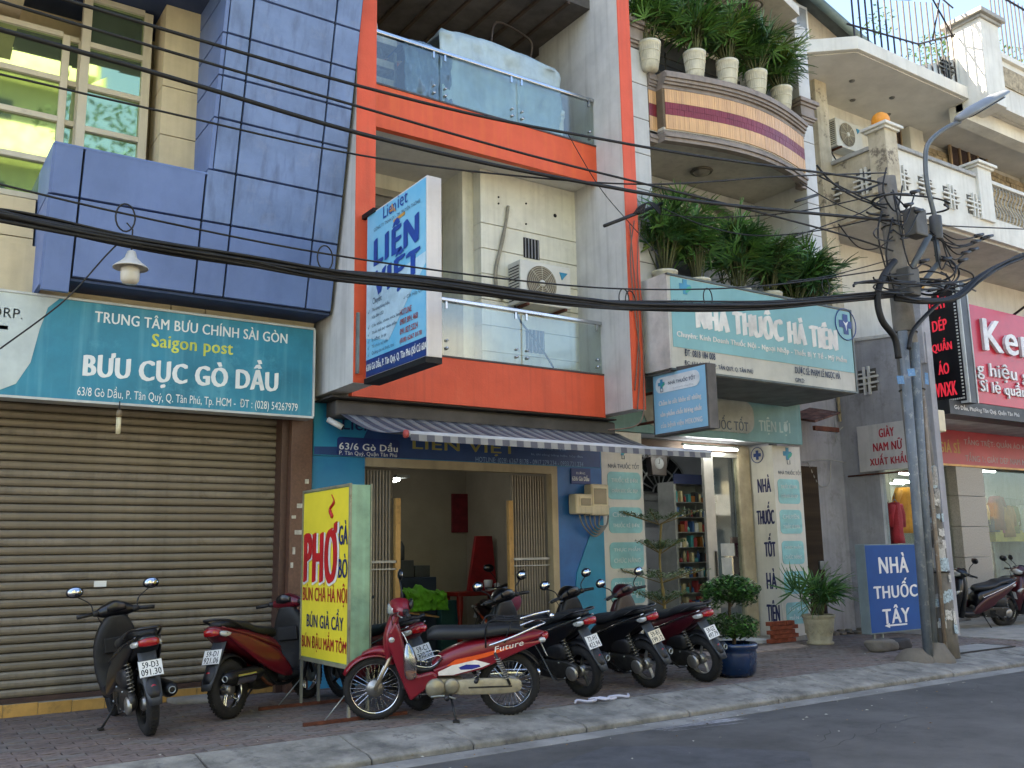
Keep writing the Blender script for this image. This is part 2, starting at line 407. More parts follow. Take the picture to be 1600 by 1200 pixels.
# ================================================================== POST OFFICE BUILDING (left)
po = thing('post_office_building', 'cream building with blue cladding and green glass above a closed roller shutter', 'building', (0, 10.5, 0))
cream_panel = mat('cream_cladding', '#cdbd9b', .6, var=.06, streak=.15, streakcol='#8c7a58', bump=.04)
blue_panel = mat('blue_cladding', '#657aa8', .5, var=.08, scale=1.2, bump=.04, streak=.12, streakcol='#3c4b74')
blue_stain = mat('stained_blue_cladding', '#6c81a9', .55, var=.1, scale=2.5, bump=.05, streak=.5, streakcol='#464f68', spots=.2, spotcol='#8791a8', spotscale=3)
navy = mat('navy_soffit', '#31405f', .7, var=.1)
granite = mat('red_granite', '#5f4436', .35, var=.12, scale=30, bump=.05, spots=.5, spotcol='#4a2f2b', spotscale=90)
part(po, 'sun_blocking_storeys', MB().box(-9, 4.2, 11.0, 18, 12, 16), cream_panel, world=True)  # unseen storeys added on top to keep direct sun off the street front
part(po, 'wall', MB().box(-6, 4.2, 11.0, 14, 0, 12).box(-6, 4.2, 10.62, 11.0, 3.3, 5.0), cream_panel, world=True)
# roller shutter
sh = part(po, 'roller_shutter', MB().box(-1.2, 3.97, 10.70, 10.74, .12, 3.35), mat('shutter_backing', '#3a342c', .8), world=True)
prof = [(.018, 0), (-.004, .008), (-.016, .03), (-.018, .055), (-.006, .074), (.016, .080), (.024, .080), (.024, 0)]
slm = mat('shutter_slat_paint', '#7d7362', .5, .15, var=.1, scale=1.1, bump=.05, streak=.3, streakcol='#5f5644', spots=.12, spotcol='#54402c', spotscale=5)
slm2 = mat('worn_shutter_slat_paint', '#82796a', .55, .15, var=.16, scale=1.6, bump=.08, streak=.45, streakcol='#55493a', spots=.3, spotcol='#5e4a34', spotscale=6)
smes = [MB().prism('yz', prof, -1.2, 3.97).mesh('shutter_slat', m_) for m_ in (slm, slm, slm2)]
for i in range(37):
    piece(sh, 'shutter_slat', smes[2] if i < 3 or random.random() < .25 else smes[0], (0, 10.665-10.5+random.uniform(-.003, .003), .165+i*.0855+random.uniform(-.0015, .0015)), (random.uniform(-.012, .012), random.uniform(-.0007, .0007), 0))
part(po, 'shutter_guide', MB().box(3.93, 3.99, 10.60, 10.70, .13, 3.3), mat('guide_metal', '#6b5a50', .6, .4), world=True)
part(po, 'bottom_rail', MB().box(-1.2, 3.93, 10.62, 10.68, .12, .165), mat('rail_paint', '#4a3730', .7, .2), world=True)
sill = part(po, 'threshold', MB().box(-1.2, 4.0, 10.56, 10.9, -.05, .115), concrete, world=True)
for i in range(17):
    x0 = -1.2+i*.305
    part(sill, 'tile', MB().box(x0, x0+.3, 10.545, 10.562, .0, random.uniform(.104, .122)), mat('ochre_tile', '#b38a4a', .4, var=.12, scale=5, spots=.4, spotcol='#6e5636', spotscale=7), world=True, bevel=.003)
part(po, 'broken_cement', MB().prism('xy', [(2.75, 10.55), (3.35, 10.55), (3.4, 10.36), (3.1, 10.2), (2.8, 10.3)], -.01, .05), concrete, world=True, bevel=.02)
part(po, 'pillar', MB().box(3.98, 4.235, 10.36, 10.95, 0, 3.3), granite, world=True, bevel=.006)
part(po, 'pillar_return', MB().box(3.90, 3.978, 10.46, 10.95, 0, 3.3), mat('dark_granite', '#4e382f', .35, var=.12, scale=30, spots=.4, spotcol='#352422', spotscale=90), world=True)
pm = MB()
for (x, z, w, h) in ((4.06, 2.02, .07, .05), (4.0, 1.9, .05, .035), (4.04, 1.72, .1, .05), (4.02, 1.5, .03, .08), (4.15, 2.3, .045, .05), (4.0, 1.35, .03, .06)): pm.box(x, x+w, 10.354, 10.359, z, z+h)
part(po, 'paper_label', pm, mat('old_sticker', '#b9b6a6', .8, var=.2, scale=20), world=True)
part(po, 'shutter_label', MB().box(2.0, 2.12, 10.635, 10.64, 1.2, 1.26), white_paint, world=True)
# cream band over the sign, in panels
xs = [-1.2, .55, 2.55, 2.92, 4.2]
for a, b in zip(xs, xs[1:]): part(po, 'cream_panel', MB().box(a+.006, b-.006, 10.30, 10.63, 3.9, 4.62), cream_panel, world=True)
# blue cladding, leaning out towards the street as it rises
def ty(z): return 9.82-.222*(z-4.25)
def lean_panel(x0, x1, z0, z1, m, gap=.011, name='blue_panel'):
    a, b, c, d = x0+gap, x1-gap, z0+gap, z1-gap
    k = MB(); k.hexa([(a, ty(c), c), (b, ty(c), c), (b, ty(c)+.05, c), (a, ty(c)+.05, c), (a, ty(d), d), (b, ty(d), d), (b, ty(d)+.05, d), (a, ty(d)+.05, d)])
    return part(po, name, k, m, world=True, bevel=.004)
zl = [4.22, 4.98, 5.52, 6.06, 6.5, 6.94, 7.38, 7.82, 8.4, 9.2]
seam_dark = mat('cladding_joint', '#1d2433', .9)
# carcass behind the panels
part(po, 'cladding_frame', MB().hexa([(2.72, ty(4.2)+.045, 4.2), (4.22, ty(4.2)+.045, 4.2), (4.22, 11, 4.2), (2.72, 11, 4.2), (2.72, ty(9.3)+.045, 9.3), (4.22, ty(9.3)+.045, 9.3), (4.22, 11, 9.3), (2.72, 11, 9.3)]).hexa(
    [(1.24, ty(4.2)+.045, 4.2), (2.72, ty(4.2)+.045, 4.2), (2.72, 10.6, 4.2), (1.24, 10.6, 4.2), (1.24, ty(5.45)+.045, 5.45), (2.72, ty(5.45)+.045, 5.45), (2.72, 10.6, 5.45), (1.24, 10.6, 5.45)]), seam_dark, world=True)
for k_ in range(len(zl)-1):
    z0, z1 = zl[k_], zl[k_+1]; m_ = blue_stain if k_ > 0 else blue_panel
    lean_panel(2.72 if k_ >= 2 else 2.66, 2.97, z0, z1, m_); lean_panel(2.97, 3.9, z0, z1, m_); lean_panel(3.9, 4.21, z0, z1, m_)
for (a, b) in ((4.22, 4.98), (4.98, 5.47)):
    lean_panel(1.47, 2.66, a, b, blue_panel)
    lean_panel(1.2, 1.47, a-(.16 if a < 4.5 else 0), b, blue_panel)
# left return of the blue box and of the tower
for (a, b) in ((4.1, 4.98), (4.98, 5.47)):
    k = MB(); k.hexa([(1.19, ty(a)+.01, a+.01), (1.235, ty(a)+.01, a+.01), (1.235, 10.7, a+.01), (1.19, 10.7, a+.01), (1.19, ty(b)+.01, b-.01), (1.235, ty(b)+.01, b-.01), (1.235, 10.7, b-.01), (1.19, 10.7, b-.01)])
    part(po, 'side_panel', k, blue_panel, world=True)
for a, b in zip(zl[2:], zl[3:]):
    k = MB(); k.hexa([(2.68, ty(a)+.01, a+.01), (2.72, ty(a)+.01, a+.01), (2.72, 10.4, a+.01), (2.68, 10.4, a+.01), (2.68, ty(b)+.01, b-.01), (2.72, ty(b)+.01, b-.01), (2.72, 10.4, b-.01), (2.68, 10.4, b-.01)])
    part(po, 'side_panel', k, blue_panel, world=True)
part(po, 'box_top', MB().hexa([(1.2, ty(5.47), 5.455), (2.68, ty(5.47), 5.455), (2.68, 10.4, 5.455), (1.2, 10.4, 5.455), (1.2, ty(5.47), 5.475), (2.68, ty(5.47), 5.475), (2.68, 10.4, 5.475), (1.2, 10.4, 5.475)]), blue_panel, world=True)
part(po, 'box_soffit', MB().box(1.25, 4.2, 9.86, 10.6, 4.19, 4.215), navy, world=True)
# cream pier between window and tower
for a, b in zip([5.4, 6.05, 6.62, 7.9], [6.05, 6.62, 7.9, 9]): part(po, 'pier_panel', MB().box(2.3, 2.72, 10.12, 10.6, a+.006, b-.006), cream_panel, world=True)
# big green windows: each a frame with its panes
green_glass = mat('green_reflective_glass', '#a9bd92', .03, var=.04, scale=.6, bump=0, spec=1.0, metal=.9)
frame_m = mat('cream_window_frame', '#c4bca8', .5, var=.05, streak=.15, streakcol='#7d705c')
def big_window(xs, zs, Y, mull=.035, tilt=0):
    f = MB()
    for x in xs: f.box(x-mull, x+mull, Y-.05, Y+.05, zs[0], zs[-1])
    for z in zs:
        for a, b in zip(xs, xs[1:]): f.box(a+mull, b-mull, Y-.045, Y+.045, z-.03, z+.03)
    w = part(po, 'window_frame', f, frame_m, world=True, bevel=.004)
    for a, b in zip(xs, xs[1:]):
        for c, d in zip(zs, zs[1:]):
            t = random.uniform(-.006, .006)
            p = MB(); p.hexa([(a+mull, Y+t, c+.03), (b-mull, Y-t, c+.03), (b-mull, Y-t+.01, c+.03), (a+mull, Y+t+.01, c+.03), (a+mull, Y+t*.4, d-.03), (b-mull, Y-t, d-.03), (b-mull, Y-t+.01, d-.03), (a+mull, Y+t*.4+.01, d-.03)])
            part(w, 'pane', p, green_glass, world=True)
zc = [at(0, y, 'Y', 10.45).z for y in (300, 238, 168, 103, 30)]
big_window([-1.2, .45, at(97, 150, 'Y', 10.45).x], zc, 10.45)
zr = [5.3, at(222, 222, 'Y', 10.4).z, at(222, 158, 'Y', 10.4).z, at(228, 95, 'Y', 10.4).z, at(232, 25, 'Y', 10.4).z]
big_window([at(128, 150, 'Y', 10.4).x, at(225, 150, 'Y', 10.4).x], zr, 10.4, .045)
big_window([at(100, 150, 'Y', 10.5).x, at(120, 150, 'Y', 10.5).x], zc, 10.5, .02)
for (a, b, c, d) in ((-1.2, 1.17, 4.05, 4.72), (-1.2, 1.17, 4.72, zc[0]-.04)): part(po, 'cream_panel', MB().box(a, b, 10.38, 10.62, c+.006, d-.006), cream_panel, world=True)
# overhang at the top, with cream fascia at the far left
zt = zr[-1]
part(po, 'overhang', MB().box(-1.5, .9, 9.35, 11, zc[-1]+.12, zc[-1]+.9), cream_panel, world=True)
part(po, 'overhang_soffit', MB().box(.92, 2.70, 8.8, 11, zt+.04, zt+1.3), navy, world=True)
# lettered sign
sg = thing('shop_sign', 'long teal post office sign with white lettering above the roller shutter', 'sign', (1.5, 10.1, 3.04))
teal = mat('faded_teal_vinyl', '#2b8099', .45, var=.14, scale=1.4, bump=.02, streak=.25, streakcol='#79b9c6', spots=.3, spotcol='#63b0c2', spotscale=1.1)
part(sg, 'panel', MB().box(-1.3, 4.11, 10.1, 10.3, 3.045, 4.055), teal, world=True)
fr = MB().box(-1.3, 4.125, 10.085, 10.31, 4.056, 4.08).box(-1.3, 4.125, 10.085, 10.31, 3.02, 3.044).box(4.111, 4.135, 10.085, 10.31, 3.044, 4.056)
part(sg, 'frame', fr, mat('sign_frame', '#b8bcbc', .5, .3, var=.1), world=True)
def q(px, py, Y=10.1): return at(px, py, 'Y', Y)
c_ = [(q(93, 466).x, 4.054), (q(75, 480).x, 3.95), (q(62, 512).x, 3.72), (q(48, 560).x, 3.38), (q(25, 595).x, 3.16), (q(0, 608).x, 3.09), (-1.29, 3.06), (-1.29, 4.054)]
part(sg, 'white_swoosh', MB().prism('xz', c_, 10.094, 10.099), mat('faded_white_vinyl', '#b9c3c0', .5, var=.08, streak=.15, streakcol='#8f9b98'), world=True)
wt = mat('white_letters', '#dfe3e0', .5, var=.05, bump=0)
def fline(T, s, l, r, Y, m, bold=0, lift=.004, depth=0):
    """front-facing line of lettering between photo pixels l (lower left) and r (upper right) on the plane Y"""
    a = at(*l, 'Y', Y); b = at(*r, 'Y', Y); return text(T, s, (a.x, Y, a.z), X1, Z1, b.x-a.x, b.z-a.z, m, bold, lift, depth=depth)
fline(sg, 'TRUNG TÂM BƯU CHÍNH SÀI GÒN', (148, 503), (449, 518), 10.1, wt, .02)
fline(sg, 'Saigon post', (237, 548), (364, 535), 10.1, mat('yellow_letters', '#c9cf55', .5), .025)
fline(sg, 'BƯU CỤC GÒ DẦU', (130, 596), (434, 566), 10.1, wt, .035)
fline(sg, '63/8 Gò Dầu, P. Tân Quý, Q. Tân Phú, Tp. HCM -  ĐT : (028) 54267979', (120, 622), (465, 627), 10.1, wt, .01)
gm_ = mat('grey_letters', '#9aa6a6', .6)
text(sg, 'CORP.', (.72, 10.098, 3.80), X1, Z1, .38, .1, gm_, .01)
text(sg, 'T', (.72, 10.098, 3.42), X1, Z1, .26, .3, gm_, .03)
# lamp hung below the sign
lp = thing('energy_saving_lamp', 'small unlit tubular lamp hanging under the teal sign', 'lamp', (2.0, 9.9, 3.0))
part(lp, 'cord', MB().tube([(0, 0, .03), (0, 0, -.1)], .006), cable_black)
part(lp, 'socket', MB().lathe([(0, -.06), (.02, -.06), (.028, -.09), (.028, -.13), (0, -.13)]), mat('old_socket', '#7c6c52', .6))
b_ = MB()
for k_ in range(4):
    a = k_*pi/2; b_.tube([(.014*cos(a), .014*sin(a), -.13), (.014*cos(a), .014*sin(a), -.30)], .009)
part(lp, 'tube', b_, mat('lamp_tubes', '#d8cfae', .3))

# ================================================================== ORANGE AND WHITE HOUSE
oh = thing('orange_trimmed_house', 'narrow white house with bright orange fins and balcony bands over an open shop', 'building', (6.35, 10.4, 0))
orange = mat('orange_paint', '#d05330', .55, var=.05, bump=.15, bscale=50, streak=.35, streakcol='#98402a', spots=.12, spotcol='#c8704c', spotscale=3)
orange2 = mat('peeling_orange_paint', '#d15631', .6, var=.05, streak=.2, streakcol='#e88428')
for (x0, x1) in ((4.25, 4.5), (8.27, 8.5)):
    f = part(oh, 'fin_wall', MB().box(x0, x1, 9.31, 11.2, 3.32, 12), white_wall, world=True)
    part(f, 'orange_face', MB().box(x0+.004, x1-.004, 9.296, 9.309, 3.325, 12), orange, world=True)
part(oh, 'party_wall', MB().box(4.25, 4.4, 11.2, 16, 0, 12).box(8.4, 8.55, 10.9, 16, 0, 12).box(4.25, 4.4, 10.45, 11.2, 0, 3.32).box(8.42, 8.55, 10.45, 11.2, 0, 3.32), white_wall, world=True)
part(oh, 'dark_soffit', MB().box(4.27, 8.49, 9.9, 10.4, 3.26, 3.278), mat('dark_grey_soffit', '#3e3b38', .9), world=True)  # thin dark sheet on the underside of the lower balcony
grooved = mat('grooved_white_wall', '#d6d3c3', .7, var=.06, streak=.22, streakcol='#8c8676', spots=.15, spotcol='#8b8577', spotscale=3)
b = MB()
part(oh, 'balcony_band', MB().box(4.5, 8.268, 9.87, 9.97, 3.28, 3.86), orange, world=True, label='lower orange balcony band')
part(oh, 'balcony_band', MB().box(4.5, 8.268, 9.87, 9.97, 6.66, 7.22), orange2, world=True, label='upper orange balcony band with a rusty patch at its right end')
part(oh, 'floor_slab', MB().box(4.5, 8.268, 9.97, 11.6, 3.28, 3.72).box(4.5, 8.268, 9.97, 11.6, 6.72, 7.1), mat('soffit_paint', '#ccc8bd', .8, var=.06, streak=.1), world=True)
# balcony back walls with grooves
wl = MB(); z = 3.72
for zz in (4.0, 4.36, 4.72, 5.08, 5.44, 5.80, 6.16): pass
bands = [3.72, 4.14, 4.5, 4.86, 5.22, 5.58, 5.94, 6.72]
for a, c in zip(bands, bands[1:]):
    wl.box(6.62, 8.268, 10.4, 10.6, a+.008, c-.008)
wl.box(6.63, 8.268, 10.425, 10.6, 3.72, 6.72)
part(oh, 'grooved_wall', wl, grooved, world=True)
part(oh, 'recess_wall', MB().box(4.5, 8.27, 11.3, 11.5, 3.72, 6.72).box(6.45, 6.62, 10.6, 11.3, 3.72, 6.72), grooved, world=True)
hol = MB()
vent_m = mat('black_hole', '#1b1b1b', .9)
for (l, r, t, bt) in ((818, 842, 376, 402), (822, 850, 518, 550)):
    a = at(l, bt, 'Y', 10.4); c = at(r, t, 'Y', 10.4)
    v = part(oh, 'vent_opening', MB().box(a.x, c.x, 10.393, 10.399, a.z, c.z), vent_m, world=True)
    k = MB()
    for i in range(5): x_ = a.x+(c.x-a.x)*(i+.5)/5; k.box(x_-.006, x_+.006, 10.378, 10.388, a.z, c.z)
    part(v, 'louvre', k, grey_wall, world=True)
# folding door behind the projecting sign
dr = part(oh, 'balcony_door', MB().box(4.9, 6.42, 11.2, 11.28, 3.72, 6.35), mat('grey_door_paint', '#6d6962', .5, var=.1, streak=.2), world=True)
dg = mat('door_glass', '#4d6a66', .1, var=.2, bump=0)
for i in range(4):
    x0 = 4.98+i*.36
    for j, (c, d) in enumerate(((3.9, 4.5), (4.6, 4.95), (5.0, 5.3), (5.35, 5.62), (5.72, 6.2))):
        part(dr, 'door_panel' if j in (0, 4) else 'pane', MB().box(x0+.03, x0+.3, 11.18, 11.195, c, d), mat('door_recess', '#5a5751', .5) if j in (0, 4) else dg, world=True, bevel=.004)
part(oh, 'door_surround', MB().box(4.8, 4.9, 11.15, 11.28, 3.72, 6.45).box(6.42, 6.5, 11.15, 11.28, 3.72, 6.45).box(4.9, 6.42, 11.15, 11.28, 6.35, 6.45), mat('door_surround_paint', '#8b857a', .6), world=True)
# conduit stub and water stains on the wall, wall plugs
tp = spline([at(x, y, 'Y', 10.37) for x, y in ((794, 322), (791, 345), (783, 385), (775, 420), (776, 452), (786, 468))], 5)
part(oh, 'wall_conduit', MB().tube(tp, [.022]*8+[.026]*(len(tp)-8), 8), mat('dirty_pipe_lagging', '#8e8878', .8, spots=.4, spotcol='#4e4a40', spotscale=25), world=True)
k = MB()
for x, y in ((779, 308), (779, 318), (822, 318), (822, 350), (867, 337)): p = at(x, y, 'Y', 10.395); k.lathe([(0, -.006), (.014 if x < 860 else .03, -.006), (.014, .004)], p, 'y', 10)
part(oh, 'wall_plug', k, vent_m, world=True)
# glass balustrades
for (z0, z1, zr_) in ((3.88, 4.56, 4.6), (7.24, 7.9, 7.94)):
    r = part(oh, 'handrail', MB().box(4.5, 8.268, 9.87, 9.93, zr_-.02, zr_+.03), stainless, world=True, bevel=.01)
    for (a, c) in ((4.5, 5.68), (5.69, 6.9), (6.91, 8.26)):
        pn = part(oh, 'glass_panel', MB().box(a+.008, c-.008, 9.892, 9.902, z0, z1), pane_frost, world=True)
        for xx in ((a+.08), (c-.08)):
            k = MB().lathe([(0, -.03), (.02, -.03), (.02, .03), (0, .03)], (xx, 9.895, z0+.1), 'y', 10).box(xx-.014, xx+.014, 9.882, 9.912, z1-.07, zr_-.02).lathe([(0, -.03), (.016, -.03), (.016, .03), (0, .03)], (xx, 9.895, z0+.2), 'y', 10)
            part(pn, 'clamp', k, stainless, world=True)
part(oh, 'band_capping', MB().box(4.5, 8.268, 9.86, 9.98, 3.862, 3.884).box(4.5, 8.268, 9.86, 9.98, 7.222, 7.244), mat('capping_stone', '#463c3a', .5), world=True)
# top storey behind the upper balustrade
part(oh, 'sun_blocking_storeys', MB().box(4.4, 8.4, 10.2, 18, 11, 16), white_wall, world=True)  # unseen block added above, holds the sun back from the balconies
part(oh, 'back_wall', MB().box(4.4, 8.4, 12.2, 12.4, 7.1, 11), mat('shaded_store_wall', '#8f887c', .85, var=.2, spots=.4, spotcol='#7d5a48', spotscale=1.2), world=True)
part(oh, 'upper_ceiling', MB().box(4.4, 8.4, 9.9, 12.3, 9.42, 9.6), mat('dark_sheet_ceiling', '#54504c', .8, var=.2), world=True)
cm = MB()
for i in range(9): cm.box(4.5+i*.42, 4.54+i*.42, 9.9, 12.2, 9.38, 9.42)
part(oh, 'ceiling_batten', cm, mat('timber_batten', '#4a3c32', .8), world=True)
part(oh, 'brick_lintel', MB().box(4.5, 6.6, 12.1, 12.2, 8.75, 8.98), mat('bare_brick', '#8d5140', .9, var=.2, scale=9, bump=.4), world=True)
# things stored on the upper balcony
def cloth_block(name, x0, x1, y0, y1, z0, z1, m, label, cat, seed, amp=.07, group=None):
    """tarpaulin draped over a heap: a wrinkled dome-topped shell"""
    nx, nz = 44, 24; V = []; F = []
    o = thing(name, label, cat, ((x0+x1)/2, (y0+y1)/2, z0))
    for j in range(nz+1):
        for i in range(nx+1):
            u, w = i/nx, j/nz
            z_ = z0+(z1-z0)*min(1, w*1.6); y_ = y0 if w < .625 else y0+(y1-y0)*(w-.625)/.375
            x_ = x0+(x1-x0)*(u*.94+.03 if w > .6 else u)
            nz_ = mnoise.noise(Vector((u*6+seed, w*5, seed)))+.5*mnoise.noise(Vector((u*15, w*9+seed, 2)))
            nz_ += .9*abs(mnoise.noise(Vector((u*4-w*2+seed, w*3, 7+seed))))-.3; nz_ += .5*abs(mnoise.noise(Vector((u*9+w*4+seed, w*6, 3))))-.15; y_ += amp*nz_-.1*(1-w)*(w < .625); z_ += amp*.9*nz_*(w > .3)-.18*abs(u-.42)**1.5*(w > .55)
            V.append((x_, y_, z_))
    for j in range(nz):
        for i in range(nx): a = j*(nx+1)+i; F.append((a, a+1, a+nx+2, a+nx+1))
    mb = MB().add(V, F, 0, True); p = part(o, 'sheet', mb, m, world=True)
    s_ = p.modifiers.new('solid', 'SOLIDIFY'); s_.thickness = .012; 
    part(o, 'heap', MB().box(x0+.12, x1-.12, y0+.12, y1, z0, z1-.25), mat('stored_boxes', '#6b6256', .8), world=True)
    return o
cloth_block('tarpaulin_heap', 5.75, 7.75, 10.05, 11.0, 7.25, 8.45, mat('pale_blue_tarpaulin', '#a3b4bb', .6, var=.1, scale=3, streak=.2, streakcol='#6f7d84'), 'heap of goods under a pale blue tarpaulin on the upper balcony', 'tarpaulin', 3, .075)
cloth_block('cloth_bundle', 5.2, 5.9, 10.02, 10.6, 7.25, 8.1, mat('slate_blue_cloth', '#5f7488', .8, var=.2), 'slate blue crumpled cloth beside the tarpaulin heap on upper balcony', 'cloth', 9, .08)
bx = thing('storage_rack', 'white shelf rack with planks at the left end of upper balcony', 'rack', (4.9, 10.4, 7.24))
for z_ in (7.4, 7.65, 7.98): part(bx, 'shelf', MB().box(4.55, 5.2, 10.15, 10.6, z_, z_+.1), mat('weathered_white_board', '#a49f92', .7, var=.15, streak=.3), world=True, bevel=.004)
part(bx, 'upright', MB().box(4.55, 4.6, 10.15, 10.6, 7.24, 7.98).box(5.16, 5.2, 10.15, 10.6, 7.24, 7.9), steel, world=True)
po_ = thing('clothes_pole', 'two pale metal poles leaning at the left of the upper balcony', 'pole', (4.9, 10.3, 7.9))
part(po_, 'pole', MB().tube([(4.85, 10.3, 7.9), (4.72, 10.5, 9.3)], .022), steel, world=True)
part(po_, 'pole', MB().tube([(5.05, 10.3, 7.9), (4.86, 10.45, 9.3)], .02), steel, world=True)
ch = thing('upturned_chair', 'metal framed chair lying on top of the tarpaulin heap', 'chair', (7.4, 10.7, 8.15))
part(ch, 'frame', MB().tube(spline([(6.9, 10.5, 8.75), (7.0, 10.5, 9.1), (7.55, 10.6, 9.12), (7.7, 10.6, 8.98), (7.66, 10.7, 8.6)], 5), .018).tube(spline([(6.9, 10.5, 8.75), (7.2, 10.5, 8.68), (7.3, 10.5, 8.58)], 4), .018), mat('bronze_tube', '#4b4038', .4, .6), world=True)
part(ch, 'seat', MB().box(7.05, 7.7, 10.45, 10.9, 8.58, 8.63), mat('brown_seat_board', '#6a4a3a', .6), world=True, bevel=.01)
cn = thing('white_pipe', 'short white plastic pipe standing beside the tarpaulin heap', 'pipe', (7.72, 10.02, 7.24))
part(cn, 'pipe', MB().lathe([(.07, 0), (.07, .35), (.09, .36), (.09, .44), (.075, .44), (.075, .3)], (0, 0, 0), 'z', 16), white_paint)

# air conditioner
ac = thing('air_conditioner', 'white outdoor air conditioning unit hung on the lower balcony wall', 'air conditioner', (7.33, 10.23, 4.8))
acw = mat('ac_white_enamel', '#c6c4ba', .4, var=.05, streak=.1, bump=0)
part(ac, 'casing', MB().box(6.9, 7.76, 10.08, 10.38, 4.80, 5.40), acw, world=True, bevel=.015)
fanc = (7.25, 10.075, 5.1)
part(ac, 'fan_recess', MB().lathe([(0, .0), (.235, 0), (.25, -.006)], fanc, 'y', 36), mat('fan_shadow', '#6f6656', .6), world=True)
gr = MB()
for r_ in (.05, .08, .11, .14, .17, .2, .23): gr.tube([(fanc[0]+r_*cos(a*pi/14), 10.058, fanc[2]+r_*sin(a*pi/14)) for a in range(28)], .0035, 5, closed=True)
for a in range(8): gr.tube([(fanc[0]+.04*cos(a*pi/4), 10.054, fanc[2]+.04*sin(a*pi/4)), (fanc[0]+.245*cos(a*pi/4), 10.06, fanc[2]+.245*sin(a*pi/4))], .005, 5)
part(ac, 'fan_guard', gr, mat('guard_wire', '#b9b29c', .5), world=True)
part(ac, 'fan_hub', MB().lathe([(0, -.03), (.045, -.03), (.045, .01)], fanc, 'y', 18), acw, world=True)
part(ac, 'logo', MB().prism('xz', [(7.56, 5.31), (7.7, 5.31), (7.6, 5.2)], 10.07, 10.0785), mat('logo_teal', '#2f7fa0', .5), world=True)
gs = MB()
for i in range(12): gs.box(6.892, 6.899, 10.11, 10.35, 4.85+i*.042, 4.862+i*.042)
part(ac, 'side_grille', gs, black_plastic, world=True)
part(ac, 'bracket', MB().box(6.98, 7.02, 10.05, 10.4, 4.76, 4.795).box(7.62, 7.66, 10.05, 10.4, 4.76, 4.795), rust, world=True)
part(ac, 'hose', MB().tube(spline([(6.95, 10.3, 4.8), (6.98, 10.2, 4.55), (7.2, 10.15, 4.3), (7.45, 10.12, 3.95)], 6), .014), cable_black, world=True)

# ground floor: blue vinyl
blue_v = mat('blue_vinyl_print', '#1c6c9e', .45, var=.2, scale=1.2, col2='#2488ab', bump=0)
blue_d = mat('deep_blue_vinyl', '#1a3f74', .45, var=.12, bump=0)
fs = thing('shop_fascia_sign', 'blue vinyl shop sign with address 63/6 behind the striped awning', 'sign', (6.4, 10.4, 2.62))
part(fs, 'panel', MB().box(4.262, 8.6, 10.40, 10.44, 2.64, 3.28), blue_v, world=True)
part(fs, 'navy_band', MB().prism('xz', [(4.27, 2.65), (8.58, 2.65), (8.58, 3.0), (7.0, 2.98), (6.5, 3.1), (5.9, 3.24), (5.3, 3.2), (4.95, 2.98), (4.85, 2.76), (4.27, 2.74)], 10.392, 10.398), blue_d, world=True)
part(fs, 'navy_label', MB().prism('xz', rrect(q(527, 712, 10.38).x, q(625, 712, 10.38).x, q(560, 713, 10.38).z, q(560, 684, 10.38).z, .04), 10.384, 10.390), mat('navy_vinyl', '#14306e', .45, bump=0), world=True)
fline(fs, '63/6 Gò Dầu', (530, 702), (621, 693), 10.384, wt, .025)
fline(fs, 'P. Tân Quý, Quận Tân Phú', (530, 712), (620, 708), 10.384, wt, .01)
yl = mat('gold_letters', '#8f8a4a', .5)
fline(fs, 'LIÊN VIỆT', (645, 706), (805, 688), 10.392, yl, .03)
fline(fs, 'Lien', (535, 671), (580, 655), 10.392, mat('navy_letters', '#14285e', .5), .02)
fline(fs, 'Thiết kế, thi công, quảng cáo', (830, 702), (884, 701), 10.392, mat('pale_blue_letters', '#7f9fc8', .5), 0)
fline(fs, 'In, thi công bảng hiệu, hộp đèn', (830, 712), (910, 712), 10.392, mat('pale_blue_letters', '#7f9fc8', .5), 0)
fline(fs, 'HOTLINE: (028) 6267 8178 - 0917.279.234 - 0933.721.234', (743, 724), (911, 722), 10.392, mat('pale_blue_letters', '#7f9fc8', .5), .01)
cp = mat('blue_plate', '#123a86', .4)
part(oh, 'left_pier', MB().box(4.262, 4.93, 10.42, 10.5, 0, 2.638), blue_v, world=True)
part(oh, 'right_pier', MB().box(7.80, 8.6, 10.40, 10.5, 0, 2.638), mat('mid_blue_vinyl', '#1c5d9c', .45, var=.15, bump=.03, bscale=6), world=True)
part(oh, 'cyan_vinyl', MB().prism('xz', [(8.1, 0), (8.6, 0), (8.6, 1.95), (8.35, 1.7), (8.1, 1.2), (8.02, .6)], 10.388, 10.399), mat('cyan_vinyl_print', '#207fa0', .45, var=.1), world=True)
part(oh, 'door_frame', MB().box(4.93, 7.80, 10.38, 10.5, 2.53, 2.638).box(7.70, 7.80, 10.38, 10.5, .0, 2.53), mat('door_frame_cream', '#a89878', .6, var=.1, streak=.2), world=True)
ap = thing('address_plate', 'small navy house number plate on the blue pier above the meters', 'sign', (8.15, 10.39, 2.3))
a = at(892, 756, 'Y', 10.39); c = at(922, 733, 'Y', 10.39)
part(ap, 'plate', MB().box(a.x, c.x, 10.38, 10.397, a.z, c.z), mat('navy_vinyl', '#14306e', .45, bump=0), world=True, bevel=.004)
fline(ap, '63/6 Gò Dầu', (894, 751), (920, 743), 10.38, wt, .02)
fline(ap, 'ĐƯỜNG', (900, 741), (914, 737), 10.38, wt, .0)
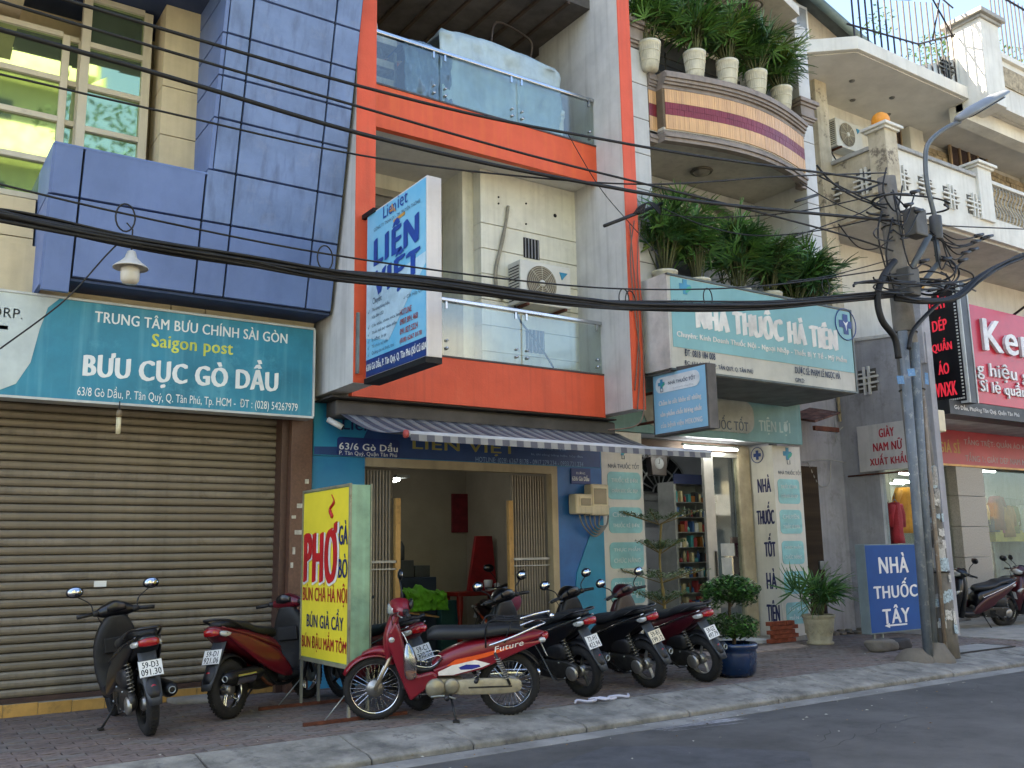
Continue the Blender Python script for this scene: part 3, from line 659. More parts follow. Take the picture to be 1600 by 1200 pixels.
# folding gates: narrow vertical leaves
gate_m = mat('gate_grey_paint', '#837b6c', .55, .2, var=.12, streak=.25, streakcol='#4a3b2e')
stile_m = mat('gate_stile_yellow', '#b08a4e', .6, var=.15, spots=.35, spotcol='#5f4a30', spotscale=9)
for (x0, x1, lab) in ((4.94, 5.36, 0), (7.10, 7.66, 1)):
    gt = thing('folding_gate', ['grey folding gate pushed to the left side of the open shop', 'grey folding gate pushed to the right side of the open shop'][lab], 'gate', ((x0+x1)/2, 10.5, 0), group='folding gates of the shop')
    n_ = int((x1-x0)/.042); me = MB().prism('xy', [(0, .004), (.010, -.03), (.026, -.03), (.038, .004)], .02, 2.5).mesh('gate_slat', gate_m)
    for i in range(n_): piece(gt, 'gate_slat', me, (x0+i*.042-(x0+x1)/2, .0, 0))
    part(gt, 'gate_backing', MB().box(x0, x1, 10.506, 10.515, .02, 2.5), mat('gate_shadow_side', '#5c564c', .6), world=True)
    xs_ = x1 if lab == 0 else x0-.07
    part(gt, 'stile', MB().box(xs_, xs_+.07, 10.44, 10.5, .02, 2.16).box(xs_+.02, xs_+.05, 10.435, 10.44, .5, .56).box(xs_+.02, xs_+.05, 10.435, 10.44, 1.05, 1.12), stile_m, world=True, bevel=.004)
    part(gt, 'crossbar', MB().box(x0-.01, x1+.02, 10.44, 10.455, 1.38, 1.41).box(x0-.01, x1+.02, 10.44, 10.455, 1.30, 1.315), steel, world=True)
# the room inside
room_m = mat('shop_room_wall', '#928b7c', .85, var=.05); 
part(oh, 'room', MB().box(4.4, 8.4, 13.6, 13.75, 0, 3.2).box(4.4, 8.4, 10.5, 13.6, 3.0, 3.1).box(4.4, 8.4, 10.5, 13.6, -.02, .015).box(4.41, 4.5, 10.5, 13.6, .015, 3).box(8.3, 8.399, 10.5, 13.6, .015, 3), room_m, world=True)
tl = thing('ceiling_tube_light', 'lit fluorescent tube on the left wall inside the open shop', 'lamp', (5.55, 11.6, 2.5))
pt = at(628, 750, 'Y', 11.8)
part(tl, 'tube', MB().tube([(pt.x-.05, 11.8, pt.z), (pt.x+.12, 12.6, pt.z)], .016, 10), mat('lit_tube', (1, 1, .95), emit=9, bump=0, var=0), world=True)
part(tl, 'batten', MB().box(pt.x-.1, pt.x+.1, 11.75, 12.7, pt.z+.03, pt.z+.07), steel, world=True)
rp = thing('red_wall_picture', 'tall dark red picture hanging on the back wall of shop', 'picture', (7.0, 13.58, 1.8))
a = at(706, 832, 'Y', 13.58); c = at(731, 772, 'Y', 13.58)
part(rp, 'picture', MB().box(a.x, c.x, 13.55, 13.6, a.z, c.z), mat('dark_red_print', '#6a1a26', .6, var=.2, scale=9), world=True, bevel=.005)
al = thing('altar_table', 'red wooden altar table with panelled back by the right wall inside shop', 'table', (7.75, 12.4, 0))
redw = mat('red_lacquered_wood', '#7c2018', .35, var=.15, scale=6)
part(al, 'tabletop', MB().box(7.3, 8.2, 12.2, 12.7, .86, .92), redw, world=True, bevel=.008)
for (x, y) in ((7.36, 12.26), (8.14, 12.26), (7.36, 12.64), (8.14, 12.64)): part(al, 'leg', MB().lathe([(.03, 0), (.04, .2), (.055, .35), (.03, .5), (.05, .7), (.05, .86)], (x, y, 0), 'z', 12), redw, world=True)
part(al, 'back_panel', MB().prism('xz', [(7.75, .92), (8.28, .92), (8.2, 1.75), (7.9, 1.75)], 12.66, 12.72), mat('crimson_panel', '#8e1c20', .5, var=.2, scale=4), world=True, bevel=.006)
part(al, 'offering_cup', MB().lathe([(0, 0), (.05, 0), (.07, .14), (.06, .16)], (7.98, 12.45, .92), 'z', 14).lathe([(0, 0), (.04, 0), (.05, .1), (.0, .12)], (8.12, 12.42, .92), 'z', 12), white_paint, world=True)
dk = thing('machine_bench', 'dark blue work bench loaded with machines at the back of shop', 'bench', (6.5, 12.6, 0))
bb = mat('dark_blue_cabinet', '#1f2f46', .6, var=.15)
part(dk, 'cabinet', MB().box(6.3, 7.1, 12.5, 13.2, 0, 1.15), bb, world=True, bevel=.01)
part(dk, 'machine', MB().box(6.45, 6.75, 12.55, 12.9, 1.15, 1.4).lathe([(0, 0), (.08, 0), (.08, .2), (.04, .28), (0, .28)], (6.58, 12.7, 1.4), 'z', 14).box(6.8, 7.05, 12.6, 12.9, 1.15, 1.32), mat('machine_grey', '#4a4f52', .5, .4), world=True, bevel=.01)
part(dk, 'crate', MB().box(7.12, 7.45, 12.4, 12.9, 0, .8), mat('teal_crate', '#1f4c52', .6), world=True, bevel=.01)
cloth_block('green_cloth', 6.15, 6.8, 11.75, 12.2, .72, 1.02, mat('lime_green_cloth', '#4f8f1a', .8, var=.2, scale=8), 'bright green cloth piled on the cabinet inside the shop doorway', 'cloth', 5, .08)
cb = thing('cardboard_sheets', 'tan cardboard sheets leaning over boxes inside the shop', 'cardboard', (5.95, 11.9, 0))
part(cb, 'carton', MB().box(5.6, 6.1, 11.7, 12.3, 0, .7), mat('cardboard', '#85683f', .85, var=.1), world=True, bevel=.006)
part(cb, 'sheet', MB().hexa([(5.5, 11.5, .8), (6.6, 11.55, .62), (6.6, 12, .66), (5.5, 12, .86), (5.5, 11.5, .82), (6.6, 11.55, .64), (6.6, 12, .68), (5.5, 12, .88)]), mat('cardboard', '#85683f', .85), world=True)
part(cb, 'sheet', MB().hexa([(5.45, 11.9, .0), (5.95, 12.1, .0), (5.95, 12.15, .0), (5.45, 11.95, 0), (5.45, 12.1, 1.3), (5.95, 12.3, 1.05), (5.95, 12.35, 1.05), (5.45, 12.15, 1.3)]), mat('grey_board', '#6b6a60', .85), world=True)

# awning: striped fabric, one strip per stripe
aw = thing('striped_awning', 'grey and blue striped awning pulled out over the shop front', 'awning', (6.45, 10.1, 3.1))
casing_z = at(515, 644, 'Y', 10.15).z
pl_, pr_ = at(640, 682, 'X', 4.42), at(1106, 702, 'X', 8.62)
zb = (pl_.z+pr_.z)/2; yb = (pl_.y+pr_.y)/2
part(aw, 'casing', MB().box(4.36, 8.56, 10.0, 10.3, 3.06, 3.25), mat('awning_casing', '#4d4a47', .6, .3), world=True, bevel=.03)
stA = mat('awning_grey_stripe', '#82817f', .8, var=.08, streak=.1); stB = mat('awning_navy_stripe', '#505058', .8, var=.08)
n = 46; mbs = []
def aw_pt(u, v):
    x = 4.42+(8.62-4.42)*u; y = 10.05+(yb-10.05)*v; z = 3.1+(zb+.02-3.1)*v-.10*sin(pi*v)*(1+.1*sin(u*40)); return (x, y, z)
for i in range(n):
    mb = MB(); V = []; K = 10
    for j in range(K+1):
        for u in (i/n, (i+1)/n): V.append(aw_pt(u, j/K))
    mb.add(V, [(2*j, 2*j+1, 2*j+3, 2*j+2) for j in range(K)], 0, True)
    x0, y0, z0 = aw_pt(i/n, 1); x1 = aw_pt((i+1)/n, 1)[0]
    mb.add([(x0, y0-.03, z0-.03), (x1, y0-.03, z0-.03), (x1, y0-.035, z0-.10), (x0, y0-.035, z0-.10)], [(0, 1, 2, 3)])
    p = part(aw, 'fabric_stripe', mb, stA if i % 2 else stB, world=True); s_ = p.modifiers.new('t', 'SOLIDIFY'); s_.thickness = .003
part(aw, 'front_bar', MB().tube([(4.40, yb, zb-.01), (8.64, yb, zb-.01)], .034, 12), mat('white_bar', '#a9a9ac', .4), world=True)
part(aw, 'end_cap', MB().tube([(4.37, yb, zb-.01), (4.40, yb, zb-.01)], .042, 12), mat('red_cap', '#b04a44', .5), world=True)
for x in (5.0, 8.1): part(aw, 'arm', MB().tube([(x, 10.1, 3.0), (x+.15, (10.1+yb)/2+.1, zb+.12), (x+.3, yb, zb)], .02), steel, world=True)
cm_ = thing('security_camera', 'white bullet security camera under the left end of awning', 'camera', (4.65, 10.25, 3.0))
p0 = at(524, 662, 'Y', 10.2)
part(cm_, 'body', MB().tube([p0+Vector((-.08, .03, .05)), p0+Vector((.06, -.07, -.05))], .035, 12), white_paint, world=True)
part(cm_, 'lens', MB().tube([p0+Vector((.06, -.07, -.05)), p0+Vector((.068, -.076, -.056))], .028, 12), black_gloss, world=True)
part(cm_, 'bracket', MB().tube([p0+Vector((-.02, 0, .03)), p0+Vector((-.03, .15, .1))], .012), white_paint, world=True)

# projecting light-box sign of the print shop
ls = thing('projecting_sign', 'tall blue and white light box sign projecting from the orange fin', 'sign', (4.6, 9.0, 3.4))
sx = 4.36; yN, yF = 7.84, 9.215; zB, zT = 3.356, 5.212
part(ls, 'box', MB().box(sx, sx+.165, yN, yF, zB, zT), mat('off_white_box', '#cbc6c4', .5, var=.05, streak=.15, streakcol='#8e8478'), world=True, bevel=.006)
R_ = Vector((0, -1, 0)); SF = Vector((sx, yF, 0))
def sq(mbname, y0, y1, z0, z1, m, lift): return part(ls, mbname, MB().box(sx-lift, sx-lift+.003, y0, y1, z0, z1), m, world=True)
part(ls, 'sky_print', MB().box(sx-.006, sx-.002, yN+.02, yF-.02, zB+.2, zT-.02), mat('light_blue_print', '#7db8d2', .45, col2='#3f9cc6', scale=.9, bump=0), world=True)
part(ls, 'white_haze_print', MB().prism('yz', [(yF-.02, 4.7), (yF-.02, 3.8), (8.65, 3.68), (8.2, 4.05), (yN+.02, 4.3), (yN+.02, 4.42), (8.35, 4.38), (8.8, 4.56)], sx-.009, sx-.0065), mat('haze_white_print', '#a7c3d0', .5, bump=0), world=True)
part(ls, 'navy_strip', MB().box(sx-.006, sx-.002, yN+.02, yF-.02, zB+.01, zB+.198), mat('navy_vinyl', '#14306e', .45, bump=0), world=True)
navy_l = mat('royal_blue_letters', '#1c3f8c', .5, bump=0)
dl = mat('dark_grey_letters', '#3b4a5c', .5, bump=0)
O = Vector((sx-.008, yF, zB))
def sl_(s, x, z, w, h, m, bold=0, shear=0): text(ls, s, (sx-.009, yF-x, zB+z), R_, Z1, w, h, m, bold, shear=shear)
sl_('Lien', .42, 1.69, .3, .14, navy_l, .01); sl_('iet', .76, 1.70, .22, .14, navy_l, .01)
part(ls, 'logo_mark', MB().prism('yz', [(yF-.56, zB+1.72), (yF-.63, zB+1.80), (yF-.72, zB+1.68), (yF-.66, zB+1.71)], sx-.012, sx-.0095).prism('yz', [(yF-.66, zB+1.60), (yF-.92, zB+1.62), (yF-.92, zB+1.585), (yF-.66, zB+1.575)], sx-.012, sx-.0095), mat('gold_print', '#b98a35', .5, bump=0), world=True)
sl_('CÔNG TY TNHH SX - TM TRUYỀN THÔNG', .2, 1.61, 1.05, .06, dl, .01)
sl_('LIÊN', .22, 1.22, .98, .37, navy_l, .08)
sl_('VIỆT', .22, .80, 1.0, .44, navy_l, .08)
sl_('Chuyên:', .18, .77, .22, .09, dl, .0)
rows = [('Thi công bảng hiệu,', .17, .50, .46), ('hộp đèn LED', .17, .40, .3), ('In, nhãn, decal, pp khổ lớn', .17, .32, .62), ('Thiết kế in ấn, catalogue', .17, .255, .56)]
for (s_, x_, z_, w_) in (('Thi công bảng hiệu,', .17, .70, .42), ('hộp đèn LED', .17, .62, .28), ('Cắt, khắc, nhôm, mica, laser', .17, .53, .68), ('Thiết kế: bộ nhận diện', .17, .45, .58), ('In offset, in uv', .17, .37, .34), ('Tổ chức sự kiện', .17, .30, .38), ('Quảng cáo xe buýt, taxi', .17, .225, .52)):
    sl_(s_, x_, z_-.0, w_, .05, dl, .005)
    if z_ not in (.62,): sl_('✓', .07, z_, .04, .05, dl, 0)
rl = mat('brick_red_letters', '#9c3c2c', .5, bump=0)
sl_('✓ Cắt Hộp Quà', .9, .66, .42, .06, dl, .005)
for s_, z_, w_ in (('HOTLINE', .52, .25), ('0907.891.468', .42, .38), ('091.827.5224', .32, .38), ('(028) 6267 8178', .22, .46)): sl_(s_, .82, z_, w_, .062, rl, .02)
sl_('63/6 Gò Dầu, P. Tân Quý, Q. Tân Phú (Số Cũ 60A)', .04, .05, 1.36, .12, wt, .02)
part(ls, 'bracket', MB().box(sx-.03, sx+.02, 9.0, yF+.08, zT-.02, zT+.03).box(sx-.02, sx+.165, yN, yF, zB-.06, zB-.002), mat('black_angle_iron', '#1d1c1c', .6, .4), world=True)
part(ls, 'side_plate', MB().box(4.27, 4.30, 9.25, 9.29, 3.42, 4.1), steel, world=True)

# electricity meters
mt = [(900, 772, 927, 803, 0), (925, 757, 951, 805, 1)]
for (l, t, r, b_, k_) in mt:
    a = at(l, b_, 'Y', 10.22); c = at(r, t, 'Y', 10.22)
    m_ = thing('electricity_meter', ['smaller cream electricity meter box, the left one on the blue pier', 'larger cream electricity meter box, the right one on the blue pier'][k_], 'meter box', ((a.x+c.x)/2, 10.3, a.z), group='electricity meters')
    part(m_, 'case', MB().box(a.x, c.x, 10.22, 10.385, a.z, c.z), mat('cream_plastic', '#c9bd9c', .5, var=.1, streak=.2), world=True, bevel=.02)
    part(m_, 'window', MB().box(a.x+.09-.05*k_, c.x-.05, 10.208, 10.218, a.z+(c.z-a.z)*(.35 if k_ else .42), c.z-.06), mat('meter_window', '#5e5a4c', .1, bump=0), world=True, bevel=.004)
    part(m_, 'window_rim', MB().box(a.x+.07-.05*k_, c.x-.035, 10.212, 10.2195, a.z+(c.z-a.z)*(.35 if k_ else .42)-.02, c.z-.04), mat('meter_rim', '#cfc39f', .5), world=True)
mc = thing('meter_cables', 'grey drooping cables under the electricity meters', 'cable', (8.3, 10.3, 1.8))
for i in range(5):
    p0 = at(905+i*8, 803, 'Y', 10.28); p1 = at(951, 790+i*4, 'Y', 10.36); mid = at(930+i*2, 838-i*4, 'Y', 10.3)
    part(mc, 'cable', MB().tube(spline([p0, at(912+i*6, 822-i, 'Y', 10.29), mid, at(948, 820, 'Y', 10.33), p1], 6), .011), mat('grey_cable', '#77766f', .6), world=True)

rr = random.Random(55)
for i, (x, y, w, d, h, c, lab, nm) in enumerate(((5.15, 12.4, .5, .5, .9, '#3f4a44', 'dark green storage drum at the left of the shop floor', 'storage_drum'), (5.7, 13.0, .6, .4, 1.3, '#5f5a50', 'stack of grey cartons against the back wall of shop', 'carton_stack'), (7.55, 13.1, .3, .3, .5, '#2e3a3c', 'small dark bin beside the altar table', 'bin'))):
    o = thing(nm, lab, nm.replace('_', ' '), (x, y, 0)); m_ = mat(nm+'_paint', c, .6, var=.2)
    if 'drum' in nm or nm == 'bin': part(o, 'shell', MB().lathe([(0, 0), (w/2, 0), (w/2+.01, h*.33), (w/2, h*.34), (w/2+.01, h*.66), (w/2, h*.67), (w/2, h), (w/2-.02, h+.01), (0, h-.02)], (0, 0, 0), 'z', 24), m_)
    else:
        for j in range(4): part(o, 'carton', MB().box(-w/2+rr.uniform(-.05, .05), w/2+rr.uniform(-.05, .05), -d/2, d/2, j*h/4+.003, (j+1)*h/4-.003), mat('cardboard', '#85683f', .85) if j % 2 else m_, bevel=.01)
shf = thing('wall_shelf', 'high dark shelf with rolls on the left wall inside the shop', 'shelf', (4.7, 12.2, 1.7))
part(shf, 'board', MB().box(-.2, .35, -.8, .8, 0, .03), mat('dark_shelf', '#2c2a28', .6))
for i in range(6): part(shf, 'vinyl_roll', MB().tube([(-.15, -.6+i*.22, .09), (.3, -.58+i*.22, .09)], .05, 12), mat('roll_'+['red', 'blue', 'cream'][i % 3], ['#7a2a28', '#2a4270', '#b5ab92'][i % 3], .5, bump=0))

# ================================================================== PHARMACY HOUSE
ph = thing('pharmacy_house', 'house with pilasters and a curved tiled balcony above a pharmacy shop', 'building', (10.9, 10.6, 0))
pier_w = mat('pilaster_white', '#bdbdbb', .65, var=.06, streak=.2, streakcol='#7a7670')
stone_m = mat('brown_grey_moulding', '#8a7f77', .7, var=.12, streak=.3, streakcol='#4e4741')
recess = mat('shaded_plaster', '#c3beb3', .8, var=.08, streak=.15)
def fluted(T, x0, x1, y0, z0, z1, step=.56):
    z = z0; 
    pl = part(T, 'pilaster', MB().box(x0+.01, x1-.01, y0+.01, 11.2, z0, z1), mat('joint_shadow', '#5b5a58', .9), world=True)
    while z < z1-.05:
        part(pl, 'stone_block', MB().box(x0, x1, y0, 11.19, z+.006, min(z+step, z1)-.006), pier_w, world=True, bevel=.006); z += step
    return pl
def capital(T, x0, x1, y0, z):
    k = MB()
    for i, (e, h0, h1) in enumerate(((.0, 0, .05), (.035, .05, .09), (.06, .09, .13), (.03, .13, .3), (.06, .3, .35), (.1, .35, .42))):
        k.box(x0-e, x1+e, y0-e, 11.1, z+h0, z+h1)
    return part(T, 'capital', k, stone_m, world=True, bevel=.006)
fluted(ph, 8.56, 9.22, 9.75, 3.9, 8.95); fluted(ph, 8.56, 9.22, 9.75, 9.4, 12); capital(ph, 8.56, 9.22, 9.75, 8.96)
fluted(ph, 12.80, 13.1, 9.75, 3.9, 8.72); fluted(ph, 12.80, 13.1, 9.75, 9.15, 10.6); capital(ph, 12.80, 13.1, 9.75, 8.73)
part(ph, 'recess_wall', MB().box(8.55, 13.1, 11.2, 11.4, 3.2, 12), recess, world=True)
part(ph, 'sun_blocking_storeys', MB().box(8.55, 13.0, 11.4, 18, 12, 15.5), recess, world=True)  # unseen block added above the roof line to shade the front
part(ph, 'dark_doorway', MB().box(9.7, 12.3, 11.16, 11.19, 8.7, 10.4).box(9.9, 11.6, 11.16, 11.19, 5.4, 7.2), mat('shaded_louvre', '#36342f', .7), world=True)
rl_ = MB()
for z_ in (8.85, 9.0, 9.13): rl_.tube([(9.22, 9.95, z_), (12.8, 9.95, z_)], .012, 6)
for i in range(9): rl_.tube([(9.4+i*.42, 9.95, 8.6), (9.4+i*.42, 9.95, 9.2)], .014, 6)
part(ph, 'railing', rl_, mat('dark_rail', '#45413d', .5, .5), world=True)
def cy(x, off=0):
    u = (x-9.22)/(12.80-9.22)
    if u < .045 or u > .955: return 9.74-off*.5
    v = (u-.045)/.91; return 9.60-.30*sin(pi*v)-off
xs_ = [9.22, 9.38, 9.384]+[9.384+(12.636-9.384)*i/30 for i in range(1, 31)]+[12.64, 12.80]
def curved(z0, z1, off, back=11.18, y_in=None):
    R = []
    for x in xs_:
        yb_ = back if y_in is None else cy(x, off)+y_in
        R.append([(x, cy(x, off), z0), (x, yb_, z0), (x, yb_, z1), (x, cy(x, off), z1)])
    return MB().rings(R, 0, False)
part(ph, 'balcony_slab', curved(7.62, 7.72, -.02), recess, world=True)
part(ph, 'parapet', curved(7.72, 8.36, -.012, y_in=.1), mat('parapet_joint', '#6e5f4c', .9), world=True)
for (o_, a, b_) in ((.02, 7.5, 7.56), (.05, 7.56, 7.60), (.02, 7.60, 7.64), (-.0, 7.64, 7.68)): part(ph, 'moulding', curved(a, b_-.003, o_-.02, y_in=.12), stone_m, world=True)
for (o_, a, b_) in ((.0, 8.34, 8.40), (.04, 8.40, 8.44), (.07, 8.44, 8.49), (.1, 8.49, 8.56), (.07, 8.56, 8.60)): part(ph, 'moulding', curved(a, b_-.003, o_, y_in=.2), stone_m, world=True)
# upright ceramic strips of the parapet in three courses
stripA = [mat('peach_tile', '#d2a674', .35, var=.06, bump=.02), mat('pale_peach_tile', '#c99e70', .35, var=.06, bump=.02)]; stripB = mat('maroon_tile', '#7c2c33', .35, var=.1, bump=.02)
for (z0, z1, kind_) in ((7.69, 7.92, 0), (7.92, 8.12, 1), (8.12, 8.335, 0)):
    k = MB(); x = 9.225; n_ = 0
    while x < 12.795:
        w = .038; y = cy(x+w/2); y2 = cy(x+w)-cy(x)
        if abs(y2) > .08: x += w; continue
        for (a, c) in (((z0, (z0+z1)/2), ((z0+z1)/2, z1)) if kind_ else ((z0, z1),)):
            j = random.uniform(-.002, .002)
            k.hexa([(x+.003, cy(x)+j, a+.002), (x+w-.001, cy(x+w)+j, a+.002), (x+w-.001, y+.03, a+.002), (x+.003, y+.03, a+.002), (x+.003, cy(x)+j, c-.002), (x+w-.001, cy(x+w)+j, c-.002), (x+w-.001, y+.03, c-.002), (x+.003, y+.03, c-.002)], random.randrange(2) if not kind_ else 2)
        x += w
    part(ph, 'tile_course', k, stripA+[stripB], world=True, kind='stuff')
part(ph, 'upper_slab', curved(10.55, 10.72, .1), recess, world=True)
part(ph, 'lower_slab', MB().box(8.56, 13.1, 9.45, 11.19, 4.9, 4.99), recess, world=True)
for (px_, py_, z_, lab) in ((1096, 266, 7.615, 'round frosted ceiling light under the curved balcony'), (1176, 6, 10.545, 'round ornate ceiling light under the topmost slab of pharmacy house')):
    p = at(px_, py_, 'Z', z_)
    cl = thing('ceiling_light', lab, 'lamp', p)
    part(cl, 'rim', MB().lathe([(.17, 0), (.19, -.02), (.17, -.045), (.14, -.04)], (0, 0, 0), 'z', 24), mat('bronze_rim', '#6f6a60', .5, .5))
    part(cl, 'diffuser', MB().lathe([(.142, -.03), (.12, -.06), (.06, -.085), (0, -.09)], (0, 0, 0), 'z', 24), mat('frosted_diffuser', '#8f8c84', .3, bump=0))
# arched window of the lower balcony
aw_ = MB()
p = at(1228, 372, 'Y', 11.15)
pc = Vector((12.45, 11.15, 7.0))
for r_ in (.42, .26): aw_.tube([(pc.x+r_*cos(a*pi/12), 11.14, pc.z-.35+r_*sin(a*pi/12)) for a in range(13)], .025, 6)
for a in range(1, 6): aw_.tube([(pc.x+.08*cos(a*pi/6), 11.14, pc.z-.35+.08*sin(a*pi/6)), (pc.x+.42*cos(a*pi/6), 11.14, pc.z-.35+.42*sin(a*pi/6))], .012, 5)
fw = part(ph, 'arch_window', aw_, mat('window_iron', '#8a857a', .6), world=True)
part(fw, 'pane', MB().prism('xz', [(pc.x+.42*cos(a*pi/12), pc.z-.35+.42*sin(a*pi/12)) for a in range(13)], 11.15, 11.18), mat('dull_window_glass', '#5b6766', .1, bump=0), world=True)
part(ph, 'ceiling_arch', MB().prism('xz', [(9.3, 7.6), (12.8, 7.6), (12.8, 7.2)]+[(11.05+1.75*cos(a*pi/16), 6.9+.6*sin(a*pi/16)) for a in range(17)]+[(9.3, 7.2)], 10.9, 11.0), pier_w, world=True)

# ---- potted palms
leafA = mat('palm_leaf_green', (.06, .16, .035), .42, var=.35, scale=3, bump=.04, col2=(.12, .25, .045))
leafB = mat('palm_leaf_dark', (.04, .115, .03), .45, var=.3, scale=3, bump=.04)
leafC = mat('palm_leaf_yellowish', (.10, .16, .025), .5, var=.3, scale=3, bump=.04)
stemm = mat('palm_stem', '#4f5230', .7, var=.3)
def frond_mesh(seed, m, n=8, L=.34, w=.026):
    rr = random.Random(seed); mb = MB()
    for i in range(n):
        a = (i/(n-1)-.5)*rr.uniform(2.3, 2.9)+rr.uniform(-.08, .08); l = L*rr.uniform(.75, 1.1)*(1-.12*abs(a)); dr = rr.uniform(.1, .5)
        P = []; K = 5
        for j in range(K+1):
            t = j/K; r_ = l*t; ww = w*(.35+1.5*t*(1-t)*1.8)*(1 if j < K else .1)
            c = Vector((cos(a)*r_, sin(a)*r_, .10*l*t*1.5-dr*l*t*t)); s_ = Vector((-sin(a), cos(a), 0))*ww*.5
            P += [c-s_, c+Vector((0, 0, -.006)), c+s_]
        F = []
        for j in range(K):
            for e in (0, 1): F.append((3*j+e, 3*j+e+1, 3*j+e+4, 3*j+e+3))
        mb.add(P, F, 0, True)
    return mb.mesh('frond', m)
FM = [frond_mesh(i, m) for i, m in enumerate((leafA, leafA, leafB, leafA, leafC, leafB))]
NARROW = [frond_mesh(20+i, m, 7, .42, .03) for i, m in enumerate((leafA, leafB, leafA))]
def rot_to(d, spin=0):
    d = Vector(d).normalized(); q_ = Vector((1, 0, 0)).rotation_difference(d)
    return (q_.to_matrix().to_4x4() @ Matrix.Rotation(spin, 4, 'X')).to_euler()
def pot_mesh(kind):
    if kind == 'tall': prof = [(0, 0), (.11, 0), (.125, .1), (.14, .2), (.155, .32), (.165, .40), (.18, .41), (.18, .45), (.155, .45), (.15, .40), (0, .39)]
    elif kind == 'bowl': prof = [(0, 0), (.12, 0), (.17, .07), (.2, .16), (.22, .2), (.235, .2), (.235, .235), (.2, .235), (.19, .19), (0, .18)]
    else: prof = [(0, 0), (.14, 0), (.15, .1), (.165, .24), (.19, .25), (.19, .28), (.16, .28), (.155, .24), (0, .23)]
    mb = MB().lathe(prof, (0, 0, 0), 'z', 28)
    if kind == 'tall':                                 # basket-like ribs and two cords
        for i in range(28):
            a = 2*pi*(i+.5)/28; mb.tube([(.118*cos(a), .118*sin(a), .02), (.146*cos(a), .146*sin(a), .2), (.168*cos(a), .168*sin(a), .39)], .006, 4)
        for z_, r_ in ((.14, .137), (.29, .157)): mb.tube([((r_)*cos(2*pi*i/24), (r_)*sin(2*pi*i/24), z_) for i in range(24)], .009, 5, closed=True)
    return mb
pot_cream = mat('cream_glazed_pot', '#cfc9b4', .5, var=.12, scale=6, streak=.3, streakcol='#746a55', bump=.1)
soil = mat('potting_soil', (.03, .022, .016), .95, var=.3, bump=.5)
def palm(name, label, loc, kind, H, spread, nst, seed, group, lean=(0, -.1), meshes=None, fr=(3, 5), scale=1.0, potmat=None):
    rr = random.Random(seed); T = thing(name, label, 'plant', loc, group=group); meshes = meshes or FM
    pt_ = part(T, 'pot', pot_mesh(kind), potmat or pot_cream)
    ph_ = {'tall': .39, 'bowl': .18, 'low': .23}[kind]
    part(T, 'soil', MB().lathe([(0, ph_+.012), (.145, ph_+.008)], (0, 0, 0), 'z', 16), soil)
    st = MB()
    for i in range(nst):
        a = rr.uniform(0, 2*pi); r0 = rr.uniform(0, .08); r1 = rr.uniform(.1, spread); h = H*rr.uniform(.45, 1.0)
        b0 = Vector((r0*cos(a), r0*sin(a), ph_)); tp_ = Vector((r1*cos(a)+lean[0]*h, r1*sin(a)+lean[1]*h, ph_+h)); md = (b0+tp_)/2+Vector((0, 0, h*.08))
        st.tube(spline([b0, md, tp_], 3), [.011, .011, .010, .010, .009, .008, .006], 5)
        for j in range(rr.randint(*fr)):
            t = rr.uniform(.45, 1); p_ = b0.lerp(tp_, t)+Vector((0, 0, h*.08*sin(pi*t))); b_ = rr.uniform(0, 2*pi); up = rr.uniform(.1, 1.3)
            d = Vector((cos(b_), sin(b_), up)).normalized(); e = p_+d*rr.uniform(.08, .2)
            st.tube([p_, e], .004, 4)
            s_ = rr.uniform(.75, 1.15)*scale
            piece(T, 'frond', rr.choice(meshes), e, rot_to(d+Vector((0, 0, -.15)), rr.uniform(-.5, .5)), (s_, s_, s_))
    part(T, 'stems', st, stemm)
    return T
up_lab = ['leftmost potted palm on the curved balcony, beside the orange stripe', 'second potted palm from the left on the curved balcony', 'middle potted palm of five on the curved balcony', 'second potted palm from the right on the curved balcony', 'rightmost potted palm on the curved balcony, nearest the right pilaster']
for i, (px_, py_) in enumerate(((1016, 108), (1087, 123), (1139, 148), (1184, 156), (1224, 182))):
    Y = (9.68, 9.52, 9.44, 9.42, 9.56)[i]; X = at(px_, py_, 'Y', Y).x
    palm('potted_palm', up_lab[i], (X, Y, 8.60), 'tall', (.95, .95, .95, .9, .75)[i], .42, 21, 40+i, 'palms on the curved balcony', lean=(.05, .12), fr=(4, 6), scale=1.12)
low_lab = ['leftmost lady palm above the teal pharmacy sign, beside the pilaster', 'second lady palm from the left above the teal pharmacy sign', 'third lady palm from the left above the teal pharmacy sign', 'fourth lady palm from the left in a wide cream pot above the pharmacy sign', 'fifth lady palm from the left in a shallow bowl pot above the pharmacy sign', 'rightmost lady palm above the pharmacy sign, hanging over its end']
for i, (px_, k_) in enumerate(((1040, 'low'), (1092, 'low'), (1155, 'low'), (1204, 'tall'), (1240, 'bowl'), (1268, 'low'))):
    Y = 9.62; X = at(px_, 455, 'Y', Y).x
    palm('lady_palm', low_lab[i], (X, Y, (5.16, 5.14, 5.12, 5.0, 5.08, 5.06)[i]), k_, (1.1, 1.05, 1.1, .95, .9, .75)[i], .42, 21, 60+i, 'lady palms on the lower balcony', lean=(.03, -.06), fr=(4, 6), scale=1.08)
palm('tall_palm', 'paler palm rising at the back between the lady palms', (11.55, 10.5, 5.28), 'low', 1.45, .4, 7, 80, None, lean=(0, 0), meshes=[FM[4], FM[0], FM[4]])

